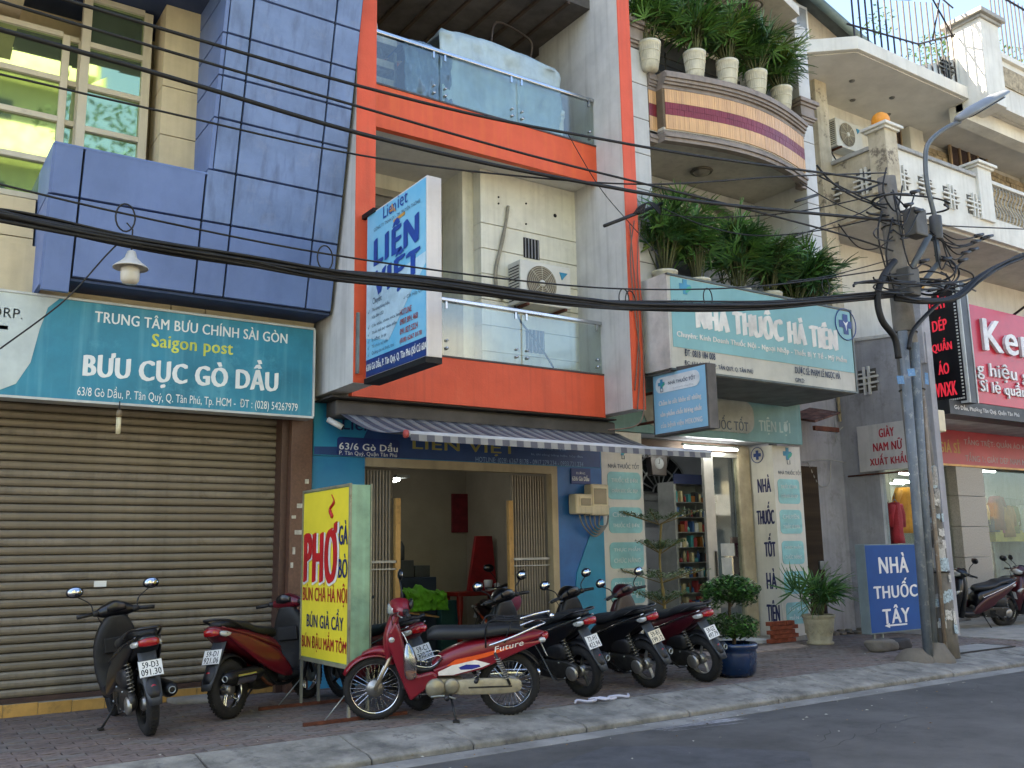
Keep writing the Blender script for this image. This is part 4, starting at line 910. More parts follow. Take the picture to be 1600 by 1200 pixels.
# ---- big pharmacy sign: a wedge-sided light box
def shear_text(T, s, l, r, Y, m, bold=0, lift=.004): return fline(T, s, l, r, Y, m, bold, lift)
bs = thing('pharmacy_sign', 'large pale teal box sign with white pharmacy name above the shop', 'sign', (10.5, 9.3, 3.84))
Ys = 8.9
cream_face = mat('aged_sign_white', '#b7b5a8', .5, var=.06, streak=.15, streakcol='#8d8778')
tealp = mat('pale_teal_vinyl', '#7aa9ab', .45, var=.08, scale=1.2, bump=0, streak=.15, streakcol='#8fbabb')
part(bs, 'box', MB().prism('xy', [(8.63, 8.9), (12.5, 8.9), (12.56, 9.7), (8.66, 9.4)], 3.84, 5.11), cream_face, world=True)
part(bs, 'edge_trim', MB().box(8.6, 12.53, 8.885, 8.93, 5.112, 5.14).box(8.6, 12.53, 8.885, 8.93, 3.81, 3.838).box(12.502, 12.53, 8.885, 8.93, 3.84, 5.11), mat('sign_edge', '#5d6460', .5, .4), world=True)
part(bs, 'left_side', MB().box(8.6, 8.627, 8.9, 9.4, 3.84, 5.14), mat('pale_sign_side', '#c3beb4', .5, streak=.1), world=True)
zl_ = at(1043, 536, 'Y', Ys).z; zr2 = at(1330, 586, 'Y', Ys).z
part(bs, 'teal_print', MB().box(8.66, 12.49, 8.893, 8.898, (zl_+zr2)/2, 5.10), tealp, world=True)
part(bs, 'underside', MB().prism('xy', [(8.66, 8.92), (12.49, 8.92), (12.55, 10.3), (8.66, 10.1)], 3.80, 3.835), mat('sign_underside', '#6b6d6c', .7, .2), world=True)
wl_ = mat('aged_white_letters', '#dcd8cf', .5, streak=.2, streakcol='#9fa7a4')
fline(bs, 'NHÀ THUỐC HÀ TIÊN', (1090, 512), (1304, 497), 8.892, wl_, .07)
fline(bs, 'Chuyên: Kinh Doanh Thuốc Nội - Ngoại Nhập - Thiết Bị Y Tế - Mỹ Phẩm', (1058, 528), (1322, 557), 8.892, wl_, .04)
nl = mat('dark_navy_letters', '#22304a', .5, bump=0)
fline(bs, 'ĐT: 0818 184 008', (1070, 556), (1117, 552), 8.892, nl, .02)
fline(bs, 'ĐC: 63/4 GÒ DẦU, P. TÂN QUÝ, Q. TÂN PHÚ', (1070, 571), (1176, 574), 8.892, nl, .02)
fline(bs, 'DƯỢC SĨ: PHẠM LÊ NGỌC HÀ', (1243, 586), (1312, 580), 8.892, nl, .02)
fline(bs, 'GPKD:', (1243, 597), (1257, 592), 8.892, nl, .02)
def cross(T, c, s, Y, m, name='cross_logo', n=Y1, r=X1):
    """pharmacy cross, arms of half-length s"""
    k = MB(); t = s*.36
    def bx(a0, a1, b0, b1, l):
        o = Vector(c)+Vector(r)*a0+Z1*b0-n*l; k.slab(o, r, Z1, a1-a0, b1-b0, .003)
    bx(-t, t, -s, s, .006); bx(-s, -t-.001, -t, t, .006); bx(t+.001, s, -t, t, .006)
    return part(T, name, k, m, world=True)
def ring(T, c, R_, w, m, n=Y1, r=X1, name='ring'):
    k = MB(); c = Vector(c); r = Vector(r)
    k.tube([c+r*R_*cos(a*pi/18)+Z1*R_*sin(a*pi/18)-n*.006 for a in range(36)], w, 5, closed=True); return part(T, name, k, m, world=True)
pc_ = at(1321, 507, 'Y', 8.892)
cross(bs, pc_, .16, 8.9, mat('royal_blue_print', '#1f3d78', .5, bump=0)); ring(bs, pc_, .25, .008, mat('royal_blue_print', '#1f3d78'))
part(bs, 'white_mark', MB().prism('xz', [(pc_.x-.07, pc_.z+.05), (pc_.x, pc_.z+.02), (pc_.x+.07, pc_.z+.06), (pc_.x+.02, pc_.z-.02), (pc_.x+.01, pc_.z-.11), (pc_.x-.015, pc_.z-.02)], 8.886, 8.89), white_paint, world=True)
tb = mat('teal_blue_print', '#3d86a6', .5, bump=0); lg = mat('leaf_green_print', '#3f9a86', .5, bump=0)
def leaf_logo(T, c, s, n=Y1, r=X1, stem=True):
    cross(T, Vector(c)+Z1*s*.2, s*.62, 0, tb, n=n, r=r); r = Vector(r)
    k = MB(); P = [(0, -.3), (.25, -.25), (.6, .0), (.72, .3), (.35, .28), (.08, .05)]
    o = Vector(c)-n*.009; a = [o+r*(x*s)+Z1*(y*s) for x, y in P]; k.add(a, [list(range(6))])
    part(T, 'leaf_logo', k, lg, world=True)
    if stem:
        k = MB(); w_ = .02*s/.2
        k.tube([o+r*(-.12*s)-Z1*(.35*s), o+r*(-.12*s)-Z1*(.85*s), o+r*(.28*s)-Z1*(.85*s), o+r*(.28*s)-Z1*(.45*s)], .005, 4); part(T, 'bottle_outline', k, dl, world=True)
leaf_logo(bs, at(1070, 452, 'Y', 8.892), .17, stem=False)
fline(bs, 'NHÀ THUỐC TỐT', (1052, 474), (1082, 469), 8.892, dl, .0)
# ---- small projecting sign
ss = thing('small_pharmacy_sign', 'small light blue projecting sign with pharmacy advice, grey edge', 'sign', (8.7, 8.9, 3.0))
lb = mat('light_blue_sign_face', '#86b6cf', .45, var=.05, scale=1, bump=0)
part(ss, 'box', MB().hexa([(8.7, 8.35, 2.98), (8.86, 8.35, 2.98), (8.86, 9.38, 2.98), (8.7, 9.38, 2.98), (8.7, 8.35, 3.82), (8.86, 8.35, 3.82), (8.86, 9.38, 3.9), (8.7, 9.38, 3.9)]), mat('grey_sign_case', '#5d5a57', .6, .3, var=.2, streak=.3), world=True, bevel=.005)
part(ss, 'face', MB().box(8.694, 8.698, 8.38, 9.35, 3.01, 3.8), lb, world=True)
part(ss, 'white_label', MB().prism('yz', rrect(8.48, 9.3, 3.55, 3.76, .09), 8.688, 8.692), mat('white_vinyl', '#cfd6d6', .5, bump=0), world=True)
def ssl(s, x, z, w, h, m, b_=0, X=8.687): text(ss, s, (X, 9.35-x, z), R_, Z1, w, h, m, b_)
ssl('NHÀ THUỐC TỐT', .3, 3.64, .5, .07, dl, .02); ssl('Vì sức khỏe cộng đồng', .38, 3.57, .38, .03, gm_)
ssl('Chăm lo sức khỏe từ những', .1, 3.36, .78, .09, white_paint, .05, 8.692); ssl('sản phẩm chất lượng nhất', .12, 3.21, .76, .1, white_paint, .05, 8.692); ssl('của bệnh viện MEKONG', .12, 3.06, .76, .09, white_paint, .04, 8.692)
leaf_logo(ss, (8.686, 9.18, 3.65), .1, n=X1, r=R_)
part(ss, 'bracket', MB().tube([(8.78, 9.38, 3.6), (8.78, 9.8, 3.6)], .02).tube([(8.78, 9.38, 3.2), (8.78, 9.8, 3.2)], .02), rust, world=True)
# ---- fascia behind
pf = thing('pharmacy_fascia', 'grey green fascia board with white rounded name plate above the pharmacy door', 'sign', (11, 10.4, 3.2))
part(pf, 'board', MB().box(8.62, 13.02, 10.40, 10.5, 3.2, 3.9), mat('grey_teal_board', '#5c8583', .5, var=.1, streak=.2, streakcol='#7fa3a0'), world=True)
a = at(1030, 668, 'Y', 10.39); c = at(1177, 640, 'Y', 10.39)
part(pf, 'name_plate', MB().prism('xz', rrect(a.x-.3, c.x, a.z+.02, c.z+.12, .2, 6), 10.385, 10.395), mat('dull_white_plate', '#8f928a', .5), world=True)
fline(pf, 'NHÀ THUỐC TỐT', (1072, 666), (1168, 652), 10.385, dl, .02)
fline(pf, 'Vì sức khỏe cộng đồng', (1112, 674), (1168, 671), 10.385, gm_, .0)
fline(pf, 'TIỆN LỢI', (1187, 678), (1233, 655), 10.398, mat('dim_white_letters', '#9fb3ae', .5), .03)
lt = thing('door_tube_light', 'lit tube light under the pharmacy fascia', 'lamp', (10.6, 10.9, 3.1))
a = at(1070, 698, 'Y', 10.9); c = at(1101, 690, 'Y', 10.9)
part(lt, 'tube', MB().tube([a, (a.x+1.2, 10.9, a.z)], .02, 8), mat('lit_tube', (1, 1, .95), emit=9), world=True)
part(lt, 'batten', MB().box(a.x-.05, a.x+1.25, 10.88, 10.93, a.z+.025, a.z+.06), steel, world=True)
lt2 = thing('ceiling_tube_light', 'lit tube light on the pharmacy ceiling behind the awning', 'lamp', (11.2, 12.6, 3.4))
part(lt2, 'tube', MB().tube([(-.6, 0, 0), (.6, 0, 0)], .02, 8), mat('lit_tube', (1, 1, .95), emit=9)); part(lt2, 'batten', MB().box(-.65, .65, -.03, .03, .025, .13), steel)
# ---- columns with printed panels
def rounded_label(T, x0, x1, z0, z1, Y, lines_):
    l_ = part(T, 'teal_label', MB().prism('xz', rrect(x0, x1, z0, z1, .07), Y-.006, Y-.001), mat('pale_teal_label', '#7fb5b6', .45, bump=0), world=True)
    n_ = len(lines_); h = (z1-z0)/(n_*2+1)
    for i, s in enumerate(lines_): text(l_, s, (x0+.07, Y-.007, z1-h*(2*i+1.9)), X1, Z1, (x1-x0)-.14, h*1.1, mat('soft_white_letters', '#c8d8d6', .5, bump=0), .03)
tx = [['THUỐC KÊ ĐƠN', 'CHĂM SÓC SẮC ĐẸP'], ['CHUYÊN', 'THUỐC KÊ ĐƠN'], ['THỰC PHẨM', 'CHỨC NĂNG'], ['DỤNG CỤ', 'Y TẾ'], ['TƯ VẤN', 'MIỄN PHÍ']]
pl1 = thing('poster_column', 'white column left of the pharmacy door with teal labels', 'column', (9.0, 10.5, 0))
panel_w = mat('white_panel', '#c2bfb4', .5, var=.05, streak=.1)
part(pl1, 'shaft', MB().box(8.62, 9.40, 10.42, 10.9, 0, 3.19), panel_w, world=True, bevel=.004)
fline(pl1, 'NHÀ THUỐC TỐT', (950, 731), (998, 723), 10.42, dl, .02)
leaf_logo(pl1, at(972, 706, 'Y', 10.418), .12)
for i, (t, b_) in enumerate(((739, 780), (793, 833), (847, 889), (902, 945))):
    a = at(951, b_, 'Y', 10.42); c = at(1001, t, 'Y', 10.42); rounded_label(pl1, 8.72, 9.35, a.z, c.z, 10.42, tx[i])
pl2 = thing('poster_column', 'white column right of the pharmacy door with vertical name and teal labels', 'column', (12.9, 10.7, 0))
YC = 10.62; xl = at(1216, 850, 'Y', YC).x; xr = at(1260, 850, 'Y', YC).x
part(pl2, 'shaft', MB().box(xl, xr, YC, YC+.62, .06, 3.19), panel_w, world=True, bevel=.004)
part(pl2, 'plinth', MB().box(xl-.3, xr+.08, YC-.12, YC+.7, -.02, .058), concrete, world=True, bevel=.01)
leaf_logo(pl2, at(1230, 712, 'Y', YC), .17)
fline(pl2, 'NHÀ THUỐC TỐT', (1216, 741), (1251, 734), YC, dl, .02)
for i, (t, b_) in enumerate(((750, 787), (797, 834), (845, 882), (892, 929), (940, 977))):
    a = at(1220, b_, 'Y', YC); c = at(1256, t, 'Y', YC); rounded_label(pl2, xl+.08, xr-.08, a.z, c.z, YC, tx[i])
# narrow face towards the door: the lettering reads downwards word by word
for (s, t, b_, l, r) in (('NHÀ', 741, 770, 1185, 1203), ('THUỐC', 783, 820, 1184, 1211), ('TỐT', 833, 870, 1196, 1210), ('HÀ', 888, 920, 1199, 1212), ('TIÊN', 938, 970, 1200, 1217)):
    X = xl
    a = at(l, b_, 'X', X); c = at(r, t, 'X', X); y0 = min(a.y, YC+.58); y1 = max(c.y, YC+.05)
    text(pl2, s, (X, y0, a.z), R_, Z1, max(.2, y0-y1), c.z-a.z, mat('navy_letters2', '#1b2350', .5, bump=0), .03)
pq = Vector((xl-.004, YC+.32, at(1193, 710, 'X', xl).z)); cross(pl2, pq, .08, 0, mat('royal_blue_print', '#1f3d78'), n=X1, r=R_); ring(pl2, pq, .13, .007, mat('royal_blue_print', '#1f3d78'), n=X1, r=R_)
bw = thing('brick_block', 'low stack of bare red bricks at the foot of the right pharmacy column', 'bricks', (12.2, 10.4, 0))
brick_m = mat('red_brick', '#8a4630', .9, var=.2, scale=6, bump=.4)
bme = MB().box(-.095, .095, -.045, .045, -.03, .03).mesh('brick', brick_m)
for r_ in range(5):
    for i in range(3): o = piece(bw, 'brick', bme, (i*.2-.25+(.08 if r_ % 2 else 0)+.1, .06+.02*random.random(), .035+r_*.067), (0, 0, random.uniform(-.04, .04)))
# ---- shop room and glazed door
part(ph, 'shop_room', MB().box(9.4, 14.8, 14.2, 14.3, 0, 3.6).box(14.8, 14.9, 11.55, 14.2, 0, 3.6).box(9.3, 9.4, 10.9, 14.2, 0, 3.6).box(9.4, 14.8, 11.55, 14.2, 3.54, 3.6).box(9.4, 12.62, 10.6, 11.55, 3.24, 3.3).box(9.4, 14.8, 11.55, 14.2, -.02, .05).box(9.4, 12.62, 10.6, 11.55, -.02, .05), mat('pharmacy_wall', '#b9bdc2', .8, var=.05), world=True)
fwm = mat('old_cream_frame', '#a99d84', .6, var=.15, streak=.3, streakcol='#6b5a42', spots=.25, spotcol='#6e5d47', spotscale=6)
YD = 11.1
def pxX(px_, Y): return at(px_, 850, 'Y', Y).x
xa, xb, xc, xd = pxX(1106, YD), pxX(1121, YD), pxX(1160, YD), pxX(1178, YD)
dgl = thing('glass_door', 'aluminium framed glass door at the pharmacy entrance with paper notices', 'door', (xb, YD, 0))
part(dgl, 'frame', MB().box(xa, xb, YD, YD+.06, .05, 3.0).box(xa+.0, xc, YD+.002, YD+.058, 3.0, 3.08), mat('pale_aluminium', '#9b9a94', .4, .5, var=.08), world=True, bevel=.005)
part(dgl, 'handle', MB().box(xb-.07, xb-.04, YD-.03, YD-.002, 1.05, 1.45), mat('dark_handle', '#35332f', .5), world=True, bevel=.005)
part(dgl, 'glass_panel', MB().box(xb, xc, YD+.025, YD+.032, .06, 3.0), pane_clear, world=True)
for (l, t, r, b_) in ((1127, 849, 1147, 869), (1129, 871, 1143, 902)):
    a = at(l, b_, 'Y', YD+.02); c = at(r, t, 'Y', YD+.02); part(dgl, 'paper_notice', MB().box(a.x, c.x, YD+.018, YD+.022, a.z, c.z), mat('notice_paper', '#a9a9a4', .7), world=True)
part(ph, 'door_post', MB().box(xc, xd, YD-.02, YD+.1, .05, 3.2), fwm, world=True, bevel=.006)
part(ph, 'door_lintel', MB().box(9.4, xc-.002, YD-.01, YD+.08, 3.09, 3.22), mat('brown_lintel', '#5b4a3c', .6), world=True)
# medicine cabinet
mc_ = thing('medicine_cabinet', 'tall glass fronted cabinet full of medicine inside the pharmacy', 'cabinet', (11.5, 12.0, 0))
YK = 11.9; a = at(1059, 900, 'Y', YK).x; c = at(1110, 900, 'Y', YK).x+.15
zt_ = at(1085, 757, 'Y', YK).z
cabm = mat('cabinet_aluminium', '#8f918f', .4, .5)
part(mc_, 'frame', MB().box(a, a+.05, YK, YK+.4, .05, zt_).box(c-.05, c, YK, YK+.4, .05, zt_).box(a+.05, c-.05, YK+.36, YK+.4, .05, zt_).box(a, c, YK, YK+.4, zt_, zt_+.04), cabm, world=True)
part(mc_, 'header', MB().box(a, c+.05, YK-.03, YK-.002, zt_, zt_+.17), mat('navy_header', '#1f2b52', .5), world=True)
nsh = 9; bcol = [mat('box_'+n, h, .5, bump=0) for n, h in (('white', '#b8b8b4'), ('teal', '#3c7f80'), ('red', '#8a3434'), ('cream', '#a89c78'), ('blue', '#34527e'), ('amber', '#7a4a1c'), ('dark', '#2a2c30'))]
for i in range(nsh):
    z = .25+(zt_-.3)*i/nsh
    s_ = part(mc_, 'shelf', MB().box(a+.05, c-.05, YK+.01, YK+.35, z-.012, z), cabm, world=True)
    x = a+.08
    while x < c-.12:
        w = random.uniform(.035, .09); h = random.uniform(.07, .2)
        k = MB()
        if random.random() < .4: k.lathe([(0, 0), (w*.4, 0), (w*.4, h*.7), (w*.2, h*.82), (w*.2, h), (0, h)], (x+w/2, YK+.1, z), 'z', 8)
        else: k.box(x, x+w, YK+.05, YK+.16, z, z+h)
        part(s_, 'medicine_pack', k, random.choice(bcol), world=True); x += w+random.uniform(.005, .03)
fwn = thing('fanlight', 'dark semicircular fan window on the back wall of the pharmacy', 'window', (10.3, 13.9, 2.6))
a = at(1030, 770, 'Y', 14.1)
k = MB()
for r_ in (.78, .5, .18): k.tube([(a.x+r_*cos(t*pi/14), 14.08, a.z+r_*sin(t*pi/14)) for t in range(15)], .018, 5)
for t in range(0, 9): k.tube([(a.x+.18*cos(t*pi/8), 14.08, a.z+.18*sin(t*pi/8)), (a.x+.78*cos(t*pi/8), 14.08, a.z+.78*sin(t*pi/8))], .014, 5)
part(fwn, 'grille', k, mat('pale_grille', '#8a8d8c', .5), world=True)
part(fwn, 'pane', MB().prism('xz', [(a.x+.8*cos(t*pi/14), a.z+.8*sin(t*pi/14)) for t in range(15)], 14.12, 14.16), mat('dark_pane', '#1c2022', .15, bump=0), world=True)
part(fwn, 'lintel', MB().box(a.x-1.0, a.x+1.6, 14.06, 14.14, a.z-.16, a.z-.04).box(a.x-1.0, a.x+1.6, 14.1, 14.18, a.z-.6, a.z-.17), mat('pale_grille', '#8a8d8c', .5), world=True)
ck = thing('wall_clock', 'dark house shaped clock hanging in the pharmacy doorway', 'clock', (10.6, 11.6, 2.8))
a = at(1030, 724, 'Y', 11.6)
part(ck, 'case', MB().prism('xz', [(a.x-.16, a.z-.2), (a.x+.16, a.z-.2), (a.x+.19, a.z+.1), (a.x+.28, a.z+.08), (a.x, a.z+.32), (a.x-.28, a.z+.08), (a.x-.19, a.z+.1)], 11.6, 11.72), mat('dark_wood', '#231d1c', .4), world=True, bevel=.008)
part(ck, 'dial', MB().lathe([(0, -.004), (.095, -.004), (.1, .01)], (a.x, 11.597, a.z), 'y', 24), mat('dial_grey', '#8e9498', .4, bump=0), world=True)
part(ck, 'hands', MB().box(a.x-.004, a.x+.004, 11.586, 11.59, a.z-.01, a.z+.07).box(a.x-.04, a.x, 11.586, 11.59, a.z-.004, a.z+.004), black_plastic, world=True)
part(ck, 'hanger', MB().tube([(a.x, 11.66, a.z+.26), (a.x, 11.66, 3.53)], .01), black_plastic, world=True)
cu_ = thing('maroon_garment', 'maroon coat hanging behind the pharmacy door', 'coat', (12.0, 12.0, 1))
a = at(1158, 870, 'Y', 12.0)
R = []
for i in range(6):
    t = i/5; w = .12+.2*t; R.append([(a.x+w*cos(b*pi/5)*(1+.12*sin(b*3)), 12.1+.09*sin(b*pi/5), a.z+.35-1.05*t) for b in range(10)])
part(cu_, 'cloth', MB().rings(R), mat('maroon_cloth', '#5a1a22', .85, var=.2), world=True)
part(cu_, 'hanger', MB().tube([(a.x, 12.1, a.z+.35), (a.x, 12.1, 3.2)], .008), steel, world=True)
ct = thing('shop_counter', 'low counter with a dark figure-like stack of goods inside the pharmacy', 'counter', (10.2, 13.0, 0))
ct['label'] = 'low grey counter at the back of the pharmacy'
part(ct, 'counter', MB().box(9.9, 11.3, 13.0, 13.5, .05, 1.0), mat('counter_grey', '#6f7374', .5), world=True, bevel=.01)

# ================================================================== WHITE BALCONY BUILDING (right)
rb = thing('white_balcony_building', 'old white corner building with peeling balcony and shops below', 'building', (17.5, 11, 0))
old_white = mat('old_white_paint', '#cfccc1', .75, var=.07, scale=1.5, streak=.2, streakcol='#918b7c', spots=.12, spotcol='#a3977c', spotscale=2)
peel = mat('peeling_plaster', '#b9ad94', .85, var=.15, scale=2, streak=.3, streakcol='#7a6c55', spots=.85, spotcol='#5f564a', spotscale=2.6, bump=.5, bscale=14)
rubble = mat('stone_cladding', '#a29479', .85, var=.25, scale=9, bump=.6, bscale=22, spots=.4, spotcol='#786b55', spotscale=7)
part(rb, 'wall', MB().box(13.3, 30, 11.3, 16, 5.0, 10.55), old_white, world=True)
part(rb, 'grey_side_wall', MB().box(13.2, 15.0, 11.1, 11.5, 0, 5.6), grey_wall, world=True, label='grey cement wall between pharmacy and clothes shop')
# stub wall with the display window, seen from its left side
part(rb, 'stub_wall', MB().box(15.0, 15.16, 9.2, 11.1, 0, 1.52).box(15.0, 15.16, 10.34, 11.1, 1.52, 2.85).box(15.0, 15.16, 9.2, 9.32, 1.52, 2.85).box(15.0, 15.16, 9.2, 11.1, 2.85, 5.15).prism('yz', [(9.2, 5.15), (11.1, 5.15), (11.1, 5.3)], 15.0, 15.16), grey_wall, world=True, label='grey rendered side wall with display window')
part(rb, 'wall_capping', MB().hexa([(14.97, 9.5, 5.16), (15.2, 9.5, 5.16), (15.2, 11.1, 5.30), (14.97, 11.1, 5.30), (14.97, 9.5, 5.22), (15.2, 9.5, 5.22), (15.2, 11.1, 5.36), (14.97, 11.1, 5.36)]), white_wall, world=True)
part(rb, 'newel_post', MB().box(14.95, 15.2, 9.22, 9.48, 4.6, 5.75).box(14.9, 15.25, 9.17, 9.53, 5.75, 5.82).box(14.87, 15.28, 9.14, 9.56, 5.82, 5.87), grey_wall, world=True, bevel=.008)
yb_ = thing('yellow_ball', 'yellow lantern ball on the grey wall post behind the pole', 'ornament', (15.07, 9.35, 5.87))
part(yb_, 'ball', MB().ball((0, 0, .17), .17), mat('yellow_ball_paint', '#c9973a', .5)); part(yb_, 'neck', MB().lathe([(.09, 0), (.06, .03), (.07, .05)]), grey_wall)
def hollow_block(T, o, r, w, h, depth=.1, m=None, n=2):
    """decorative breeze block: recess with a crossed lattice standing proud"""
    o = Vector(o); r = Vector(r); nn = r.cross(Z1); k = MB()
    k.slab(o+nn*.004, r, Z1, w, h, .004); f = part(T, 'lattice_recess', k, mat('lattice_shadow', '#4f4c46', .9), world=True)
    k = MB()
    for i in range(n):
        a = w*(.5+(i-.5)*.26); k.slab(o+r*(a-.018)+nn*.05-Z1*.05, r, Z1, .036, h+.1, .045)
        b_ = h*(.5+(i-.5)*.26); k.slab(o-r*.05+Z1*(b_-.018)+nn*.047, r, Z1, w+.1, .036, .039)
    for (fx, fz) in ((.18, .18), (.82, .18), (.18, .82), (.82, .82)): k.slab(o+r*(w*fx-.05)+Z1*(h*fz-.012)+nn*.044, r, Z1, .1, .024, .035)
    part(T, 'lattice', k, m or white_wall, world=True)
a = at(1345, 615, 'X', 15.0); 
hollow_block(rb, (15.0, at(1343, 610, 'X', 15).y, at(1360, 612, 'X', 15).z), (0, -1, 0), .38, .42)
# upper balcony
BX, BY = 14.95, 9.6
zb0, zb1 = 7.55, 8.85
part(rb, 'balcony_slab', MB().box(BX+.1, 30, BY+.1, 11.3, 7.5, 7.68), mat('grey_soffit', '#b5b2aa', .8, var=.08, streak=.1), world=True)
part(rb, 'balcony_parapet', MB().box(BX, 17.95, BY, BY+.12, zb0, zb1-.08), old_white, world=True)
part(rb, 'balcony_side', MB().box(BX, BX+.12, BY+.12, 11.3, zb0-.0, zb1-.08), peel, world=True, label='peeling side of the balcony')
part(rb, 'balcony_coping', MB().box(BX+.3, 17.9, BY-.05, BY+.18, zb1-.078, zb1).box(BX-.05, BX+.18, BY+.3, 11.3, zb1-.078, zb1), mat('coping_grey', '#9c9a94', .8, var=.12, streak=.3), world=True, bevel=.008)
part(rb, 'balcony_fascia', MB().box(17.95, 30, BY, BY+.12, zb0, 8.02), old_white, world=True)
for (x0, x1, zz, m_) in ((BX-.06, BX+.3, 9.06, peel), (17.95, 18.45, 9.0, old_white)):
    p_ = part(rb, 'balcony_post', MB().box(x0, x1, BY-.06, BY+.3, zb0+.35, zz), m_, world=True)
    part(p_, 'post_cap', MB().box(x0-.05, x1+.05, BY-.11, BY+.35, zz, zz+.05).box(x0-.1, x1+.1, BY-.16, BY+.4, zz+.05, zz+.11), old_white, world=True, bevel=.012)
ob = thing('orange_ball', 'bright orange ball on the corner post of the peeling balcony', 'ornament', (BX+.12, BY+.12, 9.17))
part(ob, 'ball', MB().ball((0, 0, .14), .17), mat('orange_ball_paint', '#e0912a', .45, var=.1)); part(ob, 'neck', MB().lathe([(.1, 0), (.07, .02), (.08, .04)]), concrete)
for (l, t, r, b_) in ((1396, 246, 1417, 283), (1435, 263, 1456, 298), (1474, 277, 1494, 314), (1511, 291, 1531, 326)):
    a = at(l, (t+b_)/2+8, 'Y', BY); c = at(r, (t+b_)/2+8, 'Y', BY)
    hollow_block(rb, (a.x, BY, a.z-.22), (1, 0, 0), c.x-a.x, .40, m=old_white)
for i in range(2): hollow_block(rb, (BX, 11.0-i*.75, 8.0), (0, -1, 0), .36, .42, m=old_white)
# wavy iron balusters at the far right
k = MB()
for i in range(26):
    x = 18.5+i*.13; k.tube(spline([(x, BY+.05, 8.02), (x+.05, BY+.02, 8.2), (x-.04, BY+.08, 8.45), (x+.03, BY+.04, 8.65), (x, BY+.05, 8.78)], 3), .011, 5)
rl2 = part(rb, 'baluster_railing', k, mat('white_iron', '#a7a49c', .5, .3), world=True)
part(rb, 'balcony_rail', MB().box(18.45, 30, BY, BY+.12, 8.78, 8.86), old_white, world=True, bevel=.01)
# column, rear walls, window and stone cladding behind the balcony
part(rb, 'old_column', MB().box(14.6, 14.95, 10.75, 11.15, 5.6, 10.56), peel, world=True, label='peeling cream column')
part(rb, 'pier', MB().box(18.1, 18.6, 11.0, 11.3, 7.7, 10.5).box(23.2, 23.8, 11.0, 11.3, 7.7, 10.5), old_white, world=True)
part(rb, 'stone_cladding', MB().box(18.62, 23.18, 11.2, 11.29, 7.7, 10.3), rubble, world=True)
random.seed(11)
k = MB()
z = 7.72
while z < 10.25:
    x = 18.64
    while x < 23.1:
        w = random.uniform(.18, .42); j = random.uniform(0, .025); k.box(x, min(x+w-.012, 23.16), 11.17-j, 11.2, z, z+.115); x += w
    z += .13
part(rb, 'cladding_stones', k, rubble, world=True, kind='stuff')
def small_window(x0, x1, z0, z1, Y, n, label=None):
    f = MB().box(x0-.05, x1+.05, Y-.06, Y, z1, z1+.06).box(x0-.05, x1+.05, Y-.06, Y, z0-.06, z0)
    for i in range(n+1): xx = x0+(x1-x0)*i/n; f.box(xx-.03, xx+.03, Y-.055, Y, z0, z1)
    w = part(rb, 'window_frame', f, mat('tan_window_frame', '#a08a6c', .6), world=True)
    for i in range(n):
        a_ = x0+(x1-x0)*i/n+.03; b_ = x0+(x1-x0)*(i+1)/n-.03
        part(w, 'pane', MB().box(a_, b_, Y-.03, Y-.02, z0, z1), mat('dark_reddish_pane', '#3a2a28', .15, bump=0), world=True)
    return w
a = at(1483, 240, 'Y', 11.12); c = at(1540, 258, 'Y', 11.12)
small_window(a.x, c.x, c.z-.35, a.z+.35, 11.12, 4)
part(rb, 'window_hood', MB().box(a.x-.1, c.x+.2, 10.95, 11.15, a.z+.62, a.z+.72), concrete, world=True)
a = at(1396, 208, 'Y', 11.25); c = at(1416, 222, 'Y', 11.25); small_window(a.x, c.x, 8.4, a.z+.3, 11.25, 2)
ac2 = copy_tree(ac); ac2['label'] = 'small outdoor air conditioning unit at the back of the peeling balcony'
ac2.name = 'air_conditioner'; p_ = at(1321, 215, 'Y', 11.1); ac2.location = (p_.x, p_.y+.05, p_.z-.3)
# roof slab with chamfered corner
zt0 = 10.52
part(rb, 'roof_slab', MB().prism('xy', [(13.6, 10.3), (14.4, 9.6), (30, 9.6), (30, 11.4), (13.6, 11.4)], zt0, zt0+.26), old_white, world=True, bevel=.01)
part(rb, 'roof_underside', MB().prism('xy', [(13.7, 10.36), (14.46, 9.68), (29.9, 9.68), (29.9, 11.35), (13.7, 11.35)], zt0-.02, zt0-.003), mat('pale_soffit', '#c9c6bd', .8, var=.06), world=True)
part(rb, 'roof_beam', MB().box(18.05, 30, 9.75, 10.05, zt0-.35, zt0-.03), old_white, world=True)
dlm = mat('downlight_metal', '#6a6a66', .5)
k = MB()
for x, y in ((15.3, 10.4), (16.6, 10.4), (16.0, 10.9), (17.2, 10.9)): k.lathe([(0, -.02), (.05, -.02), (.06, 0)], (x, y, zt0-.022), 'z', 12)
part(rb, 'downlight', k, dlm, world=True)
